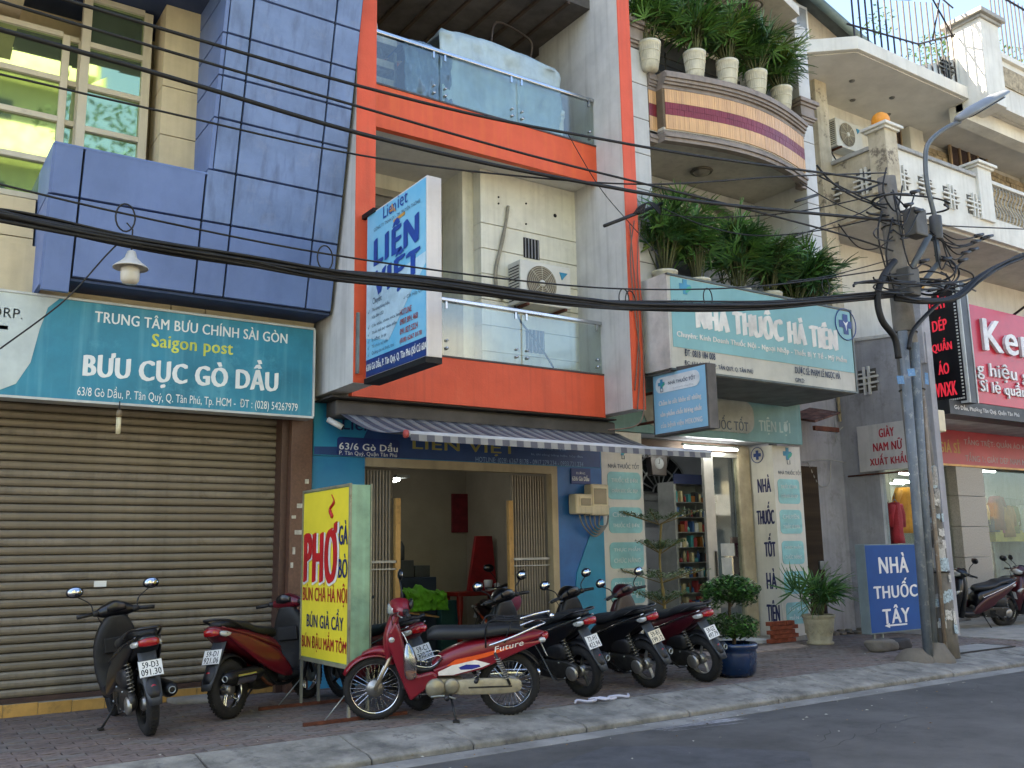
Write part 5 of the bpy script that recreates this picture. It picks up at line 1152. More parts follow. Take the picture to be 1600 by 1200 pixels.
# roof terrace: blocky white parapet, post with cap, iron fence
zr0 = zt0+.26
part(rb, 'terrace_parapet', MB().box(18.25, 30, 9.35, 9.5, zr0-.35, 11.55).box(18.25, 18.4, 9.5, 11.2, zr0, 11.55), old_white, world=True)
part(rb, 'terrace_stone_band', MB().box(18.9, 30, 9.32, 9.348, 10.95, 11.4), rubble, world=True)
part(rb, 'terrace_coping', MB().box(18.9, 30, 9.27, 9.55, 11.552, 11.68), old_white, world=True, bevel=.01)
tp_ = part(rb, 'terrace_post', MB().box(18.05, 18.75, 9.2, 9.9, zr0-.45, 12.15), old_white, world=True)
part(tp_, 'post_cap', MB().box(18.0, 18.8, 9.15, 9.95, 12.15, 12.22).box(17.93, 18.87, 9.08, 10.02, 12.22, 12.32), mat('coping_grey', '#9c9a94', .8), world=True, bevel=.015)
part(rb, 'peeled_wall', MB().hexa([(16.6, 9.75, zr0), (18.05, 9.75, zr0), (18.05, 9.9, zr0), (16.6, 9.9, zr0), (16.6, 9.75, zr0+.12), (18.05, 9.75, 11.5), (18.05, 9.9, 11.5), (16.6, 9.9, zr0+.12)]), mat('patched_white_wall', '#b5bcbc', .8, var=.15, spots=.5, spotcol='#6a6a66', spotscale=3), world=True)
hollow_block(rb, (17.35, 9.75, 10.95), (1, 0, 0), .42, .38, m=mat('dark_lattice', '#3c4244', .7))
fe = thing('iron_terrace_fence', 'dark iron bar fence along the roof terrace, seen against the sky', 'fence', (17, 9.7, 10.8))
iron = mat('dark_iron', '#2c2a2e', .5, .4)
part(fe, 'rail', MB().tube([(14.3, 9.72, 11.05), (16.6, 9.72, 11.35), (18.0, 9.72, 12.0)], .02, 6).tube([(14.3, 9.72, 11.6), (16.4, 9.7, 12.25), (18.0, 9.7, 13.0)], .022, 6).tube([(18.8, 9.4, 11.75), (30, 9.4, 11.75)], .02, 6).tube([(18.8, 9.4, 13.2), (30, 9.4, 13.2)], .022, 6), iron, world=True)
bm_ = MB().box(-.013, .013, -.013, .013, 0, 1).mesh('bar', iron)
for i in range(17):
    x = 14.5+i*.21; z0 = 10.78; piece(fe, 'bar', bm_, (x-17, .02, z0-10.8), (0, 0, 0), (1, 1, .85+.065*i))
for i in range(40): piece(fe, 'bar', bm_, (18.95+i*.17-17, -.3, 11.68-10.8), (0, 0, 0), (1, 1, 1.6))
k = MB()
for (a_, b_) in (((16.9, 9.7, 12.9), (17.9, 9.7, 11.9)), ((16.6, 9.7, 12.9), (18.0, 9.7, 12.6)), ((17.1, 9.7, 11.6), (17.7, 9.7, 13.1)), ((16.3, 9.7, 13.0), (17.4, 9.7, 12.7))): k.tube([a_, b_], .018, 5)
part(fe, 'loose_bar', k, iron, world=True)
# brownish neighbour behind, with sloping sheet roof and two-leaf window
nb_ = thing('neighbour_house', 'beige upper house behind with a sloping grey sheet roof', 'building', (15, 12, 0))
part(nb_, 'wall', MB().prism('xz', [(13.05, 5.6), (20.0, 5.6), (20.0, 11.9), (15.0, 13.6), (13.05, 13.9)], 12.0, 12.3), mat('beige_wall', '#a89c88', .8, var=.1, scale=1.5, streak=.2, spots=.2, spotcol='#837766', spotscale=2), world=True)
k = MB(); k.hexa([(13.0, 11.6, 14.15), (20.5, 11.6, 11.85), (20.5, 13, 11.85), (13.0, 13, 14.15), (13.0, 11.6, 14.25), (20.5, 11.6, 11.95), (20.5, 13, 11.95), (13, 13, 14.25)])
part(nb_, 'roof', k, mat('grey_sheet_roof', '#4b514f', .6, .3, var=.2), world=True)
gt_ = MB().tube([(14.5, 11.55, 13.55), (20.5, 11.55, 11.7)], .1, 10); part(nb_, 'gutter', gt_, mat('grey_green_gutter', '#5d6b66', .5), world=True)
a = at(1217, 52, 'Y', 11.98); c = at(1258, 14, 'Y', 11.98)
w = part(nb_, 'window_frame', MB().box(a.x, c.x, 11.93, 11.99, a.z, c.z), white_paint, world=True)
mx_ = (a.x+c.x)/2
for (l, r) in ((a.x+.07, mx_-.04), (mx_+.04, c.x-.07)):
    s_ = part(w, 'shutter', MB().box(l, r, 11.915, 11.93, a.z+.08, c.z-.08), mat('grey_louvre', '#7c8288', .6), world=True)
tree_m = [leafA, leafB]
def leaf_cloud(mb, c, R_, n, size, rr, flat=.75, mi=1):
    for _ in range(n):
        while True:
            d = Vector((rr.uniform(-1, 1), rr.uniform(-1, 1), rr.uniform(-1, 1)))
            if .25 < d.length < 1: break
        p = Vector(c)+Vector((d.x*R_[0], d.y*R_[1], d.z*R_[2])); a = rr.uniform(0, 2*pi); t = rr.uniform(-.7, .7); s = size*rr.uniform(.6, 1.3)
        u = Vector((cos(a), sin(a), t)).normalized(); w_ = u.cross(Vector((rr.uniform(-.5, .5), rr.uniform(-.5, .5), 1))).normalized()
        mb.add([p-u*s, p-w_*s*.42, p+u*s, p+w_*s*.42], [(0, 1, 2, 3)], rr.randrange(mi))
tt = thing('terrace_tree', 'leafy tree behind the iron fence of the roof terrace', 'tree', (21.5, 12.5, 11))
rr = random.Random(5); k = MB()
for i in range(22): leaf_cloud(k, (rr.uniform(19.5, 25), rr.uniform(11.5, 13.5), rr.uniform(12.3, 14.4)), (.6, .5, .4), 90, .07, rr, mi=3)
part(tt, 'crown', k, [leafA, leafB, leafC], world=True)
part(tt, 'trunk', MB().tube([(21.5, 12.5, 10.8), (21.7, 12.5, 12.5), (22.2, 12.4, 13.6)], [.09, .07, .03]).tube([(21.7, 12.5, 12.3), (20.7, 12.4, 13.4)], [.05, .02]), mat('bark', '#4b3f32', .9, var=.3), world=True)

# ---- clothes shop at street level
part(rb, 'shop_front_wall', MB().box(15.2, 30, 11.9, 12.1, 0, 5.0), grey_wall, world=True)
tile_m = mat('speckled_granite_column', '#8a847c', .35, var=.15, scale=40, spots=.4, spotcol='#615b54', spotscale=60)
cA, cB = at(1498, 850, 'Y', 11.0).x, at(1530, 850, 'Y', 11.0).x
for i, z_ in enumerate((.0, .62, 1.24, 1.86, 2.48)): part(rb, 'column_slab', MB().box(cA, cB+.25, 10.9, 11.4, z_+.004, z_+.616), tile_m, world=True, bevel=.004)
part(rb, 'shop_ceiling', MB().box(15.2, 30, 9.95, 11.9, 4.9, 5.0).box(15.2, 30, 10.95, 11.9, 3.25, 3.3), mat('grey_shop_ceiling', '#9a9896', .8), world=True)
part(rb, 'shop_floor', MB().box(15.2, 30, 11.0, 11.9, 0, .1), tile_m, world=True)
part(rb, 'shop_side_glass', MB().box(15.07, 15.08, 9.32, 10.34, 1.52, 2.85), pane_clear, world=True)
part(rb, 'shop_glass', MB().box(cB+.26, 24, 11.1, 11.12, .1, 3.1), pane_mat('shop_window_glass', '#e6eeeb', .03, .03, .7), world=True)
part(rb, 'shop_glass', MB().box(16.4, cA-.01, 11.1, 11.12, .1, 3.1), pane_clear, world=True)
part(rb, 'window_post', MB().tube([(17.95, 11.05, .1), (17.95, 11.05, 3.1)], .03), mat('pale_post', '#a9a08a', .5), world=True)
tlm = mat('lit_tube', (1, 1, .95), emit=9)
for i, (x, y, z_) in enumerate((tuple(at(1428, 741, 'Y', 10.6)), tuple(at(1420, 753, 'Y', 10.9)), (20.5, 11.5, 3.1))):
    t_ = thing('shop_tube_light', ['lit tube light, upper one seen through the display window', 'lit tube light, lower one seen through the display window', 'lit tube light above the right shop window'][i], 'lamp', (x, y, z_), group='tube lights of the clothes shop')
    part(t_, 'tube', MB().tube([(-.45, 0, 0), (.45, 0, 0)], .018, 8), tlm); part(t_, 'batten', MB().box(-.5, .5, -.02, .02, .02, .05), steel)
def garment(name, label, cat, loc, col, w, h, T_=None, sleeve=True):
    o = thing(name, label, cat, loc); R = []
    for i in range(8):
        t = i/7; ww = w*(.55+.45*min(1, t*4))*(1-.12*sin(t*pi)+.15*t); R.append([(ww*cos(b*pi/7), .09*sin(b*pi/7)*(1+.2*sin(b*2+i)), -h*t) for b in range(14)])
    m_ = mat(name+'_cloth', col, .8, var=.12, scale=8)
    part(o, 'body', MB().rings(R), m_)
    if sleeve:
        for s_ in (-1, 1): part(o, 'sleeve', MB().tube([(s_*w*.7, 0, -.05), (s_*w*1.15, 0, -.22), (s_*w*1.3, .02, -.45)], [.08, .075, .07], 10), m_)
    part(o, 'hanger', MB().tube([(-w*.5, 0, 0), (0, 0, .06), (w*.5, 0, 0)], .008).tube([(0, 0, .06), (0, 0, .16)], .006), steel)
    return o
garment('yellow_shirt', 'bright yellow shirt hanging in the display window', 'shirt', tuple(at(1414, 762, 'Y', 10.7)), '#c98a16', .27, .85)
garment('red_dress', 'red dress hanging left of the yellow shirt', 'dress', tuple(at(1398, 785, 'Y', 10.6)), '#a3202c', .15, .75)
garment('crimson_blouse', 'narrow red blouse at the left edge of the display window', 'blouse', tuple(at(1381, 785, 'Y', 10.8)), '#8e1c28', .08, .8, sleeve=False)
garment('grey_trousers', 'dark grey trousers hanging between the red garments', 'trousers', tuple(at(1389, 795, 'Y', 10.85)), '#3c3a3c', .12, .9, sleeve=False)
garment('maroon_jacket', 'maroon jacket hanging in the right shop window', 'jacket', tuple(at(1556, 775, 'Y', 11.5)), '#6d2630', .22, .75)
garment('tan_shirt', 'tan shirt hanging beside the maroon jacket in the right shop window', 'shirt', tuple(at(1572, 790, 'Y', 11.5)), '#9a6a3c', .2, .7)
k = thing('yellow_shelf', 'low yellow lit shelf of goods inside the right shop window', 'shelf', (21.6, 11.6, 1))
part(k, 'shelf_board', MB().box(-.9, .9, -.1, .2, .55, .8), mat('yellow_shelf_front', '#b9a23c', .5)); part(k, 'goods', MB().box(-.85, .85, -.05, .2, .8, 1.25), mat('stacked_goods', '#7d7468', .7, var=.4, scale=12)); part(k, 'leg', MB().box(-.85, -.8, 0, .05, -.9, .55).box(.8, .85, 0, .05, -.9, .55), steel)
part(rb, 'display_partition', MB().box(15.16, 19.0, 11.6, 11.7, .1, 3.25), mat('pale_shop_interior', '#a9a296', .7, var=.06), world=True)
gr_ = random.Random(12); gl_ = ['bright', 'pale', 'patterned', 'dark', 'striped', 'plain', 'short', 'long', 'folded']
cols_ = [('teal', '#2f6f6c'), ('cream', '#b5a98c'), ('navy', '#28325a'), ('pink', '#a9566a'), ('olive', '#5f6234'), ('white', '#b9b9b4'), ('rust', '#8a4a28'), ('black', '#222226'), ('mustard', '#a98322')]
for i, (cn_, cc_) in enumerate(cols_):
    garment(cn_+'_blouse', cn_+' coloured blouse hanging on the rack inside the right shop window', 'blouse', (19.9+i*.42, 11.55, 2.35+.05*gr_.random()), cc_, .17, .62)
rc_ = thing('clothes_rack', 'long metal clothes rack inside the right shop window', 'rack', (21.6, 11.55, 0))
part(rc_, 'rail', MB().tube([(-2, 0, 2.52), (2, 0, 2.52)], .015), steel)
for x in (-2, 2): part(rc_, 'leg', MB().tube([(x, 0, .1), (x, 0, 2.52)], .018), steel)
# red fascia with lettering
rf = thing('red_shop_fascia', 'dark red shop fascia with gold and white price lettering under the awning', 'sign', (20, 10.9, 3.1))
dred = mat('dark_red_vinyl', '#a31c2a', .4, var=.12, scale=1.5, bump=0)
part(rf, 'panel', MB().box(17.2, 27, 10.9, 10.96, 3.12, 3.88), dred, world=True)
part(rf, 'gold_edge', MB().box(17.2, 27, 10.87, 10.90, 3.08, 3.12), mat('gold_edge', '#b98b4a', .4, .3), world=True)
fline(rf, 'GIÁ SỈ', (1468, 706), (1498, 687), 10.9, mat('gold_letters2', '#a98a3a', .5), .03)
dwl = mat('dim_white_letters2', '#a99a9c', .5, bump=0)
a = at(1507, 700, 'Y', 10.9); text(rf, 'TẦNG TRỆT: QUẦN ÁO NAM NỮ', (a.x, 10.9, 3.52), X1, Z1, 3.1, .2, dwl, .02)
text(rf, 'TẦNG 1: GIÀY DÉP NAM NỮ VNXK', (a.x, 10.9, 3.2), X1, Z1, 3.1, .2, dwl, .02)
# big red projecting sign box
kx0 = at(1519, 555, 'Y', 9.45).x
ks = thing('red_brand_sign', 'large red box sign with raised white letters on the right shop', 'sign', (20, 9.5, 4.2))
kz1, kz0 = at(1515, 475, 'Y', 9.45).z, at(1532, 630, 'Y', 9.45).z
redf = mat('red_sign_face', '#b3223a', .35, var=.06, bump=0)
part(ks, 'box', MB().box(kx0, 27, 9.45, 9.85, kz0, kz1), redf, world=True, bevel=.006)
part(ks, 'lower_board', MB().box(kx0-.9, 27, 9.46, 9.9, kz0-.26, kz0-.003), mat('dark_grey_board', '#2b2d30', .5), world=True)
part(ks, 'soffit', MB().box(kx0-.9, 27, 9.9, 10.95, kz0-.25, kz0-.2), mat('grey_shop_ceiling', '#9a9896', .8), world=True)
wl3 = mat('raised_white_letters', '#cfccc8', .35, bump=0)
a = at(1535, 548, 'Y', 9.45)
text(ks, 'Ken', (a.x, 9.45, at(1535, 548, 'Y', 9.45).z), X1, Z1, 1.75, .62, wl3, .04, lift=.07, depth=.066)
text(ks, 'g hiệu giá', (kx0+.06, 9.45, at(1530, 578, 'Y', 9.45).z-.18), X1, Z1, 2.2, .36, wl3, .03, lift=.04, depth=.036)
text(ks, 'Sỉ lẻ quần áo,', (kx0+.12, 9.45, kz0+.16), X1, Z1, 2.2, .34, wl3, .03, lift=.04, depth=.036)
text(ks, 'Gò Dầu, Phường Tân Quý, Quận Tân Phú', (kx0-.75, 9.46, kz0-.19), X1, Z1, 2.2, .12, wl3, .02)
for x in (18.6, 20.6): part(ks, 'spotlight_arm', MB().tube([(x, 9.5, kz1), (x+.2, 9.0, kz1+.35), (x+.7, 8.8, kz1+.35)], .025, 6).box(x+.6, x+.9, 8.7, 8.9, kz1+.26, kz1+.36), black_plastic, world=True)
# black LED sign, perpendicular
le = thing('led_sign', 'tall black LED sign with red letters behind the utility pole', 'sign', (16.7, 9.8, 4))
LX = at(1505, 530, 'Y', 9.3).x; yN = 9.3; yF_ = at(1440, 530, 'X', LX).y
z0_, z1_ = at(1518, 628, 'X', LX).z, at(1503, 437, 'X', LX).z
part(le, 'box', MB().box(LX, LX+.28, yN, yF_, z0_, z1_), mat('charcoal_case', '#3c4044', .5), world=True)
part(le, 'face', MB().box(LX-.006, LX-.002, yN+.05, yF_-.03, z0_+.05, z1_-.05), mat('led_black', '#111318', .3), world=True)
fr = MB().box(LX-.012, LX-.001, yN, yN+.04, z0_, z1_).box(LX-.012, LX-.001, yF_-.03, yF_, z0_, z1_).box(LX-.012, LX-.001, yN+.04, yF_-.03, z0_, z0_+.04).box(LX-.012, LX-.001, yN+.04, yF_-.03, z1_-.04, z1_).box(LX, LX+.03, yN-.012, yN-.001, z0_, z1_).box(LX+.26, LX+.29, yN-.012, yN-.001, z0_, z1_)
part(le, 'frame', fr, mat('pale_sign_frame', '#aeb0ac', .5), world=True)
dm = MB(); n_ = 34
for i in range(n_):
    z_ = z0_+.1+(z1_-z0_-.2)*i/(n_-1); dm.box(LX-.016, LX-.008, yN+.075, yN+.11, z_-.014, z_+.014)
for i in range(16):
    y = yN+.08+(yF_-yN-.2)*i/15; dm.box(LX-.016, LX-.008, y, y+.028, z0_+.08, z0_+.108).box(LX-.016, LX-.008, y, y+.028, z1_-.11, z1_-.082)
part(le, 'led_dots', dm, mat('led_white', '#c9c9c4', .4, bump=0), world=True)
ledr = mat('led_red', '#9c1f2c', .5, bump=0, emit=.25)
W_ = yF_-yN; H_ = z1_-z0_
for i, (s, wf) in enumerate((('GIÀY', .6), ('DÉP', .5), ('QUẦN', .68), ('ÁO', .36), ('VNXK', .72))):
    zc_ = z1_-.12-(H_-.2)*(i+.78)/5
    text(le, s, (LX-.007, yF_-.12-(W_-.3)*(1-wf)/2, zc_), R_, Z1, (W_-.25)*wf, H_*.115, ledr, .03)
# white sign with red letters, perpendicular
gs_ = thing('shoe_sign', 'grey white board with red lettering fixed to the grey side wall', 'sign', (14.9, 10.3, 2.9))
GX = 14.92; g0 = at(1344, 738, 'X', GX); g1 = at(1424, 655, 'X', GX)
part(gs_, 'board', MB().box(GX, GX+.06, g1.y, g0.y, g0.z, g1.z), mat('grey_white_board', '#b5b2b0', .5, var=.06, streak=.15), world=True, bevel=.004)
rl3 = mat('red_letters', '#a32634', .5, bump=0)
for (s, l, b_, r, t) in (('GIÀY', 1374, 683, 1396, 666), ('NAM NỮ', 1365, 703, 1409, 688), ('XUẤT KHẨU', 1360, 726, 1420, 708)):
    a = at(l, b_, 'X', GX); c = at(r, t, 'X', GX); text(gs_, s, (GX-.001, a.y, (a.z+c.z)/2-.09), R_, Z1, a.y-c.y, .2, rl3, .035)
part(gs_, 'bracket', MB().tube([(GX+.05, g1.y, g0.z-.05), (GX+.05, g0.y+.3, g0.z-.05)], .015), rust, world=True)
# dark gate gap between pharmacy and grey wall, broken tin canopy, pipes and box on grey wall
gg = thing('narrow_gate', 'dark brown folded narrow gate between pharmacy column and grey wall', 'gate', (13.7, 11.05, 0))
x0, x1 = at(1256, 850, 'Y', 11.05).x, at(1284, 850, 'Y', 11.05).x
gme = MB().prism('xy', [(0, 0), (.022, -.04), (.05, 0), (.044, .006), (.022, -.03), (.006, .006)], .0, 2.9).mesh('gate_slat', mat('rusty_brown_gate', '#4a3c30', .7, .2, var=.3, streak=.4))
i = 0
while x0+i*.055 < x1: piece(gg, 'gate_slat', gme, (x0+i*.055-13.7, 0, 0.02)); i += 1
part(gg, 'lock', MB().box(x0+.3, x0+.4, 10.96, 11.0, 1.1, 1.25), steel, world=True, bevel=.01)
tn = thing('tin_canopy', 'broken rusty tin canopy stuck above the narrow gate', 'canopy', (13.6, 10.9, 3.4))
a = at(1252, 668, 'Y', 10.8); c = at(1287, 640, 'Y', 10.8)
part(tn, 'sheet', MB().hexa([(a.x, 10.5, a.z+.05), (c.x, 10.45, c.z-.12), (c.x, 11.1, c.z+.05), (a.x, 11.1, a.z+.2), (a.x, 10.5, a.z+.09), (c.x, 10.45, c.z-.09), (c.x, 11.1, c.z+.08), (a.x, 11.1, a.z+.24)]), mat('rusty_tin', '#6b4a40', .7, .3, var=.4, scale=6, spots=.5, spotcol='#8c8680', spotscale=4), world=True)
part(tn, 'frame', MB().box(a.x, c.x, 10.5, 10.56, a.z-.08, a.z-.0), rust, world=True)
pp = thing('wall_pipes', 'white conduits and thin cables running down the grey wall', 'pipe', (14.3, 11.05, 0))
wp = mat('white_conduit', '#a8a8a2', .5, var=.1)
for P in ([(1316, 600), (1324, 700), (1340, 790), (1352, 900), (1358, 985)], [(1336, 740), (1345, 830), (1356, 960)]):
    part(pp, 'conduit', MB().tube([at(x, y, 'X', 14.85) if 0 else at(x, y, 'Y', 11.04) for x, y in P], .022, 8), wp, world=True)
for P in ([(1254, 722), (1290, 718), (1318, 722), (1340, 722)], [(1304, 640), (1305, 672), (1306, 690)], [(1306, 688), (1312, 672), (1330, 660), (1345, 665)], [(1262, 722), (1280, 758), (1296, 755), (1298, 720)]):
    part(pp, 'cable', MB().tube(spline([at(x, y, 'Y', 11.03) for x, y in P], 5), .009, 5), mat('grey_white_cable', '#98968e', .6), world=True)
a = at(1328, 686, 'Y', 11.03); c = at(1342, 668, 'Y', 11.03)
part(pp, 'junction_box', MB().box(a.x, c.x, 10.94, 11.04, a.z, c.z), wp, world=True, bevel=.01)
a = at(1342, 645, 'Y', 11.03)
part(pp, 'cable', MB().tube([(x, 11.03, z) for x, z in ((14.9, 6.8), (14.93, 3.8))], .03, 8), mat('cream_downpipe', '#b3a789', .6), world=True)
cpi = thing('drainpipe', 'long cream drainpipe down the corner of the cream upper wall', 'pipe', (14.4, 11.2, 0))
part(cpi, 'pipe', MB().tube([at(1308, 335, 'Y', 11.2), at(1311, 440, 'Y', 11.2), at(1316, 545, 'Y', 11.2)], .04, 10), wp, world=True)
sg2 = thing('wall_meter_box', 'white wall mounted meter box beside the utility pole', 'box', (15, 9.7, 3))
a = at(1461, 673, 'Y', 9.3); c = at(1476, 641, 'Y', 9.3)
part(sg2, 'case', MB().box(a.x-.15, c.x, 9.3, 9.5, a.z, c.z), mat('cream_plastic', '#b3a789', .5), world=True, bevel=.02)
part(sg2, 'bracket', MB().box(a.x-.1, c.x-.1, 9.5, 9.85, a.z+.1, a.z+.15), steel, world=True)

ac.location.x += .14

# ================================================================== UTILITY POLE, LAMP, CABLES
pole_c = mat('weathered_pole_concrete', '#716d66', .9, var=.15, scale=3, bump=.35, bscale=35, streak=.25, streakcol='#56524b', spots=.35, spotcol='#5f5b54', spotscale=5)
PB, PT = Vector((12.2, 7.66, -.05)), Vector((11.56, 7.45, 6.62))
def pol(z): return PB.lerp(PT, (z-PB.z)/(PT.z-PB.z))
up = thing('utility_pole', 'leaning concrete utility pole plastered with torn bills, cables at its top', 'pole', (12.2, 7.66, 0))
part(up, 'pole_shaft', MB().tube([PB.lerp(PT, i/10) for i in range(11)], [.20-.075*i/10 for i in range(11)], 20), pole_c, world=True)
rr = random.Random(4)
bill = [mat('torn_bill_'+n, c, .8, var=.25, scale=30, spots=.6, spotcol='#6f6b64', spotscale=30, bump=.2) for n, c in (('white', '#bcbab4'), ('grey', '#93918c'), ('bluish', '#9fb0b8'))]
def bill_on(z, w, h, a, m, lift=.004):
    """paper sheet wrapped on the shaft at height z, centred at angle a"""
    K = 6; V = []
    for j in (0, 1):
        zz = z+h*j; c = pol(zz); r_ = .20-.075*zz/6.7+lift
        for i in range(K+1): t = a+(i/K-.5)*w/r_; V.append((c.x+r_*cos(t), c.y+r_*sin(t), zz+rr.uniform(-.012, .012)))
    return MB().add(V, [(i, i+1, K+2+i, K+1+i) for i in range(K)])
for i in range(64):
    part(up, 'torn_bill', bill_on(rr.uniform(.3, 2.6), rr.uniform(.06, .16), rr.uniform(.05, .17), -2.35+rr.uniform(-1.1, 1.1), rr.choice(bill), .004+.0004*i), rr.choice(bill), world=True)
part(up, 'torn_bill', bill_on(1.18, .2, .26, -2.1, None, .017), mat('white_bill', '#b3b1ab', .8, var=.1, scale=30, spots=.3, spotcol='#3c3c40', spotscale=40), world=True, label='larger white handwritten bill')
for z in (1.12, 2.05, 3.6, 4.4, 5.2, 5.9):
    c = pol(z); r_ = .205-.075*z/6.7; part(up, 'clamp_band', MB().tube([(c.x+r_*cos(t*pi/10), c.y+r_*sin(t*pi/10), z) for t in range(20)], .012, 5, closed=True), mat('dark_band', '#37342f', .6, .5), world=True)
part(up, 'footing', MB().lathe([(.24, -.05), (.22, .02), (.17, .09), (.11, .2), (0, .22)], (11.85, 7.55, 0), 'z', 14).lathe([(.28, -.05), (.22, .05), (.12, .14), (0, .16)], (11.55, 7.68, 0), 'z', 12), mat('dark_footing', '#665f54', .9, var=.15, bump=.4, bscale=30), world=True)
for i, (bx, by, tx_, ty_, zt, r_, m_, lab) in enumerate(((11.66, 7.55, 11.45, 7.35, 4.35, .062, 'grey_riser_pipe', None), (11.86, 7.6, 11.62, 7.3, 4.2, .06, 'grey_riser_pipe', None), (11.98, 7.5, 11.74, 7.32, 3.5, .028, 'rusty_riser', None))):
    m_ = mat(m_, '#646c74' if i < 2 else '#7d6e5e', .6, var=.15, scale=4, streak=.3, streakcol='#a9a9a2', spots=.45, spotcol='#a2a49e', spotscale=9)
    part(up, 'riser_pipe', MB().tube([(bx, by, 0), (tx_, ty_, zt)], r_, 14), m_, world=True)
a = at(1409, 592, 'Y', 7.2)
for k_, (px_, py_, w_, h_, rot_) in enumerate(((1403, 600, .15, .11, .1), (1420, 588, .16, .1, .15), (1446, 600, .08, .16, -.05))):
    c = at(px_, py_, 'Y', 7.22); u = Vector((sin(-rot_), 0, cos(rot_))); r = Vector((cos(rot_), 0, sin(rot_)))
    part(up, 'blue_tag', MB().slab(c, r, u, w_, h_, .004), mat('blue_tag_plate', '#3b6f9c', .5, spots=.4, spotcol='#9fb6c4', spotscale=40), world=True)
sl2 = thing('street_lamp', 'grey curved street lamp arm clamped to the utility pole', 'street lamp', tuple(pol(4.6)))
Ypl = 7.2
lp_ = [at(x, y, 'Y', Ypl) for x, y in ((1463, 370), (1462, 345), (1449, 290), (1446, 245), (1452, 222), (1475, 202), (1500, 190))]
lp_ = [at(x, y, 'Y', Y_) for x, y, Y_ in ((1463, 370, 7.2), (1462, 345, 7.2), (1449, 290, 7.2), (1446, 245, 7.2), (1452, 222, 7.18), (1475, 202, 7.1), (1500, 190, 7.0))]
part(sl2, 'arm', MB().tube(spline(lp_, 6), .033, 12), mat('grey_lamp_arm', '#5f6466', .5, .5, var=.12, streak=.2), world=True)
part(sl2, 'socket', MB().tube([at(1464, 375, 'Y', Ypl), at(1461, 338, 'Y', Ypl)], .085, 12), mat('dark_grey_clamp', '#4a4b4b', .6, .3), world=True, bevel=.01)
part(sl2, 'lower_stub', MB().tube([at(1462, 375, 'Y', Ypl), at(1467, 410, 'Y', Ypl)], .04, 10).tube([at(1467, 410, 'Y', Ypl), tuple(pol(4.75))], .035, 10).tube([at(1452, 368, 'Y', Ypl), tuple(pol(5.0))], .045, 10), mat('grey_lamp_arm', '#7c8082', .5, .5), world=True)
h0 = lp_[-1]-Vector((.06, 0, .01)); h1 = at(1567, 148, 'Y', h0.y-.12)
d = (h1-h0).normalized(); sd_ = d.cross(Z1).normalized(); un = sd_.cross(d).normalized()
def lamp_ring(t, w, hh): c = h0+d*((h1-h0).length*t); return [c+sd_*w*cos(a)+un*(hh*sin(a) if sin(a) > 0 else hh*.35*sin(a)) for a in [2*pi*i/16 for i in range(16)]]
part(sl2, 'lamp_head', MB().rings([lamp_ring(t, w, hh) for t, w, hh in ((0, .05, .05), (.04, .10, .08), (.3, .16, .11), (.75, .18, .10), (.95, .16, .07), (1, .12, .03))]), mat('pale_lamp_housing', '#75797b', .45, .3, var=.08), world=True)
part(sl2, 'lamp_glass', MB().rings([[p-un*.045 for p in lamp_ring(t, w, .025)] for t, w in ((.3, .08), (.4, .11), (.85, .12), (.93, .08))]), mat('dusty_lamp_glass', '#4b4e4e', .2, bump=0), world=True)
def cable(label, P, r, Y=7.35, name='overhead_cable', cat='cable', n=6, strands=0, Ys=None, group=None, wob=0):
    pts = [at(p[0], p[1], 'Y', p[2] if len(p) > 2 else Y) for p in P]
    sp = spline(pts, 8)
    o = thing(name, label, cat, tuple(sp[0]), group=group)
    if not strands:
        part(o, 'wire', MB().tube(sp, r, n), cable_black, world=True)
    else:
        rs = random.Random(len(P)*strands)
        for s in range(strands):
            rs0 = rs.uniform(.6, 1.6)
            ph0 = rs.uniform(0, 6.28); tw = rs.uniform(-.09, .12); R0 = r*rs.uniform(.1, .85); Q = []
            for i, p in enumerate(sp):
                a = ph0+i*tw; rad_ = R0*(1+.3*sin(i*.21*rs0+s)); Q.append(p+Vector((0, rad_*cos(a), rad_*sin(a))))
            part(o, 'strand', MB().tube(Q, r*rs.uniform(.18, .36), 6), cable_black, world=True)
    return o
cable('thick sagging bundle of black cables running across the whole street front', [(-60, 322), (0, 335), (150, 366), (340, 400), (500, 427), (640, 440), (760, 454), (900, 470), (1000, 478), (1180, 477), (1300, 466), (1400, 458, 7.3)], .055, 7.3, 'cable_bundle', 'cables', strands=26)
cable('thick bundle of cables leaving the pole to the upper right', [(1395, 462, 7.3), (1440, 470, 7.1), (1490, 465, 7.0), (1530, 435, 7.0), (1580, 408, 7.0), (1660, 380, 7.0)], .06, 7.1, 'cable_bundle', 'cables', strands=9)
cable('thin messenger wire just above the thick cable bundle', [(-30, 282), (0, 288), (200, 335), (500, 395), (800, 437), (1000, 452), (1200, 446), (1390, 420)], .009, 7.3)
cable('highest of the wires crossing the facades, ending high at the pole', [(60, -14), (104, 0), (320, 65), (538, 128), (745, 180), (927, 215), (1100, 245), (1320, 275), (1385, 288)], .017, 7.4)
cable('second highest wire crossing the orange balcony band', [(-20, -8), (0, 2), (270, 82), (538, 160), (811, 238), (1010, 288), (1140, 320), (1300, 362), (1395, 392)], .014, 7.4)
cable('thicker double wire crossing below the upper orange band', [(-20, 40), (0, 46), (270, 122), (538, 202), (745, 252), (940, 290), (1100, 316), (1320, 338), (1400, 345)], .022, 7.38)
cable('thin wire running between the two thicker wires over the white wall', [(-20, 112), (0, 116), (270, 178), (538, 238), (760, 270), (1010, 288), (1220, 276), (1385, 270)], .010, 7.42)
cable('thin slack wire rising from the post office sign to the wire above', [(0, 545), (100, 470), (165, 400), (195, 370)], .006, 7.32)
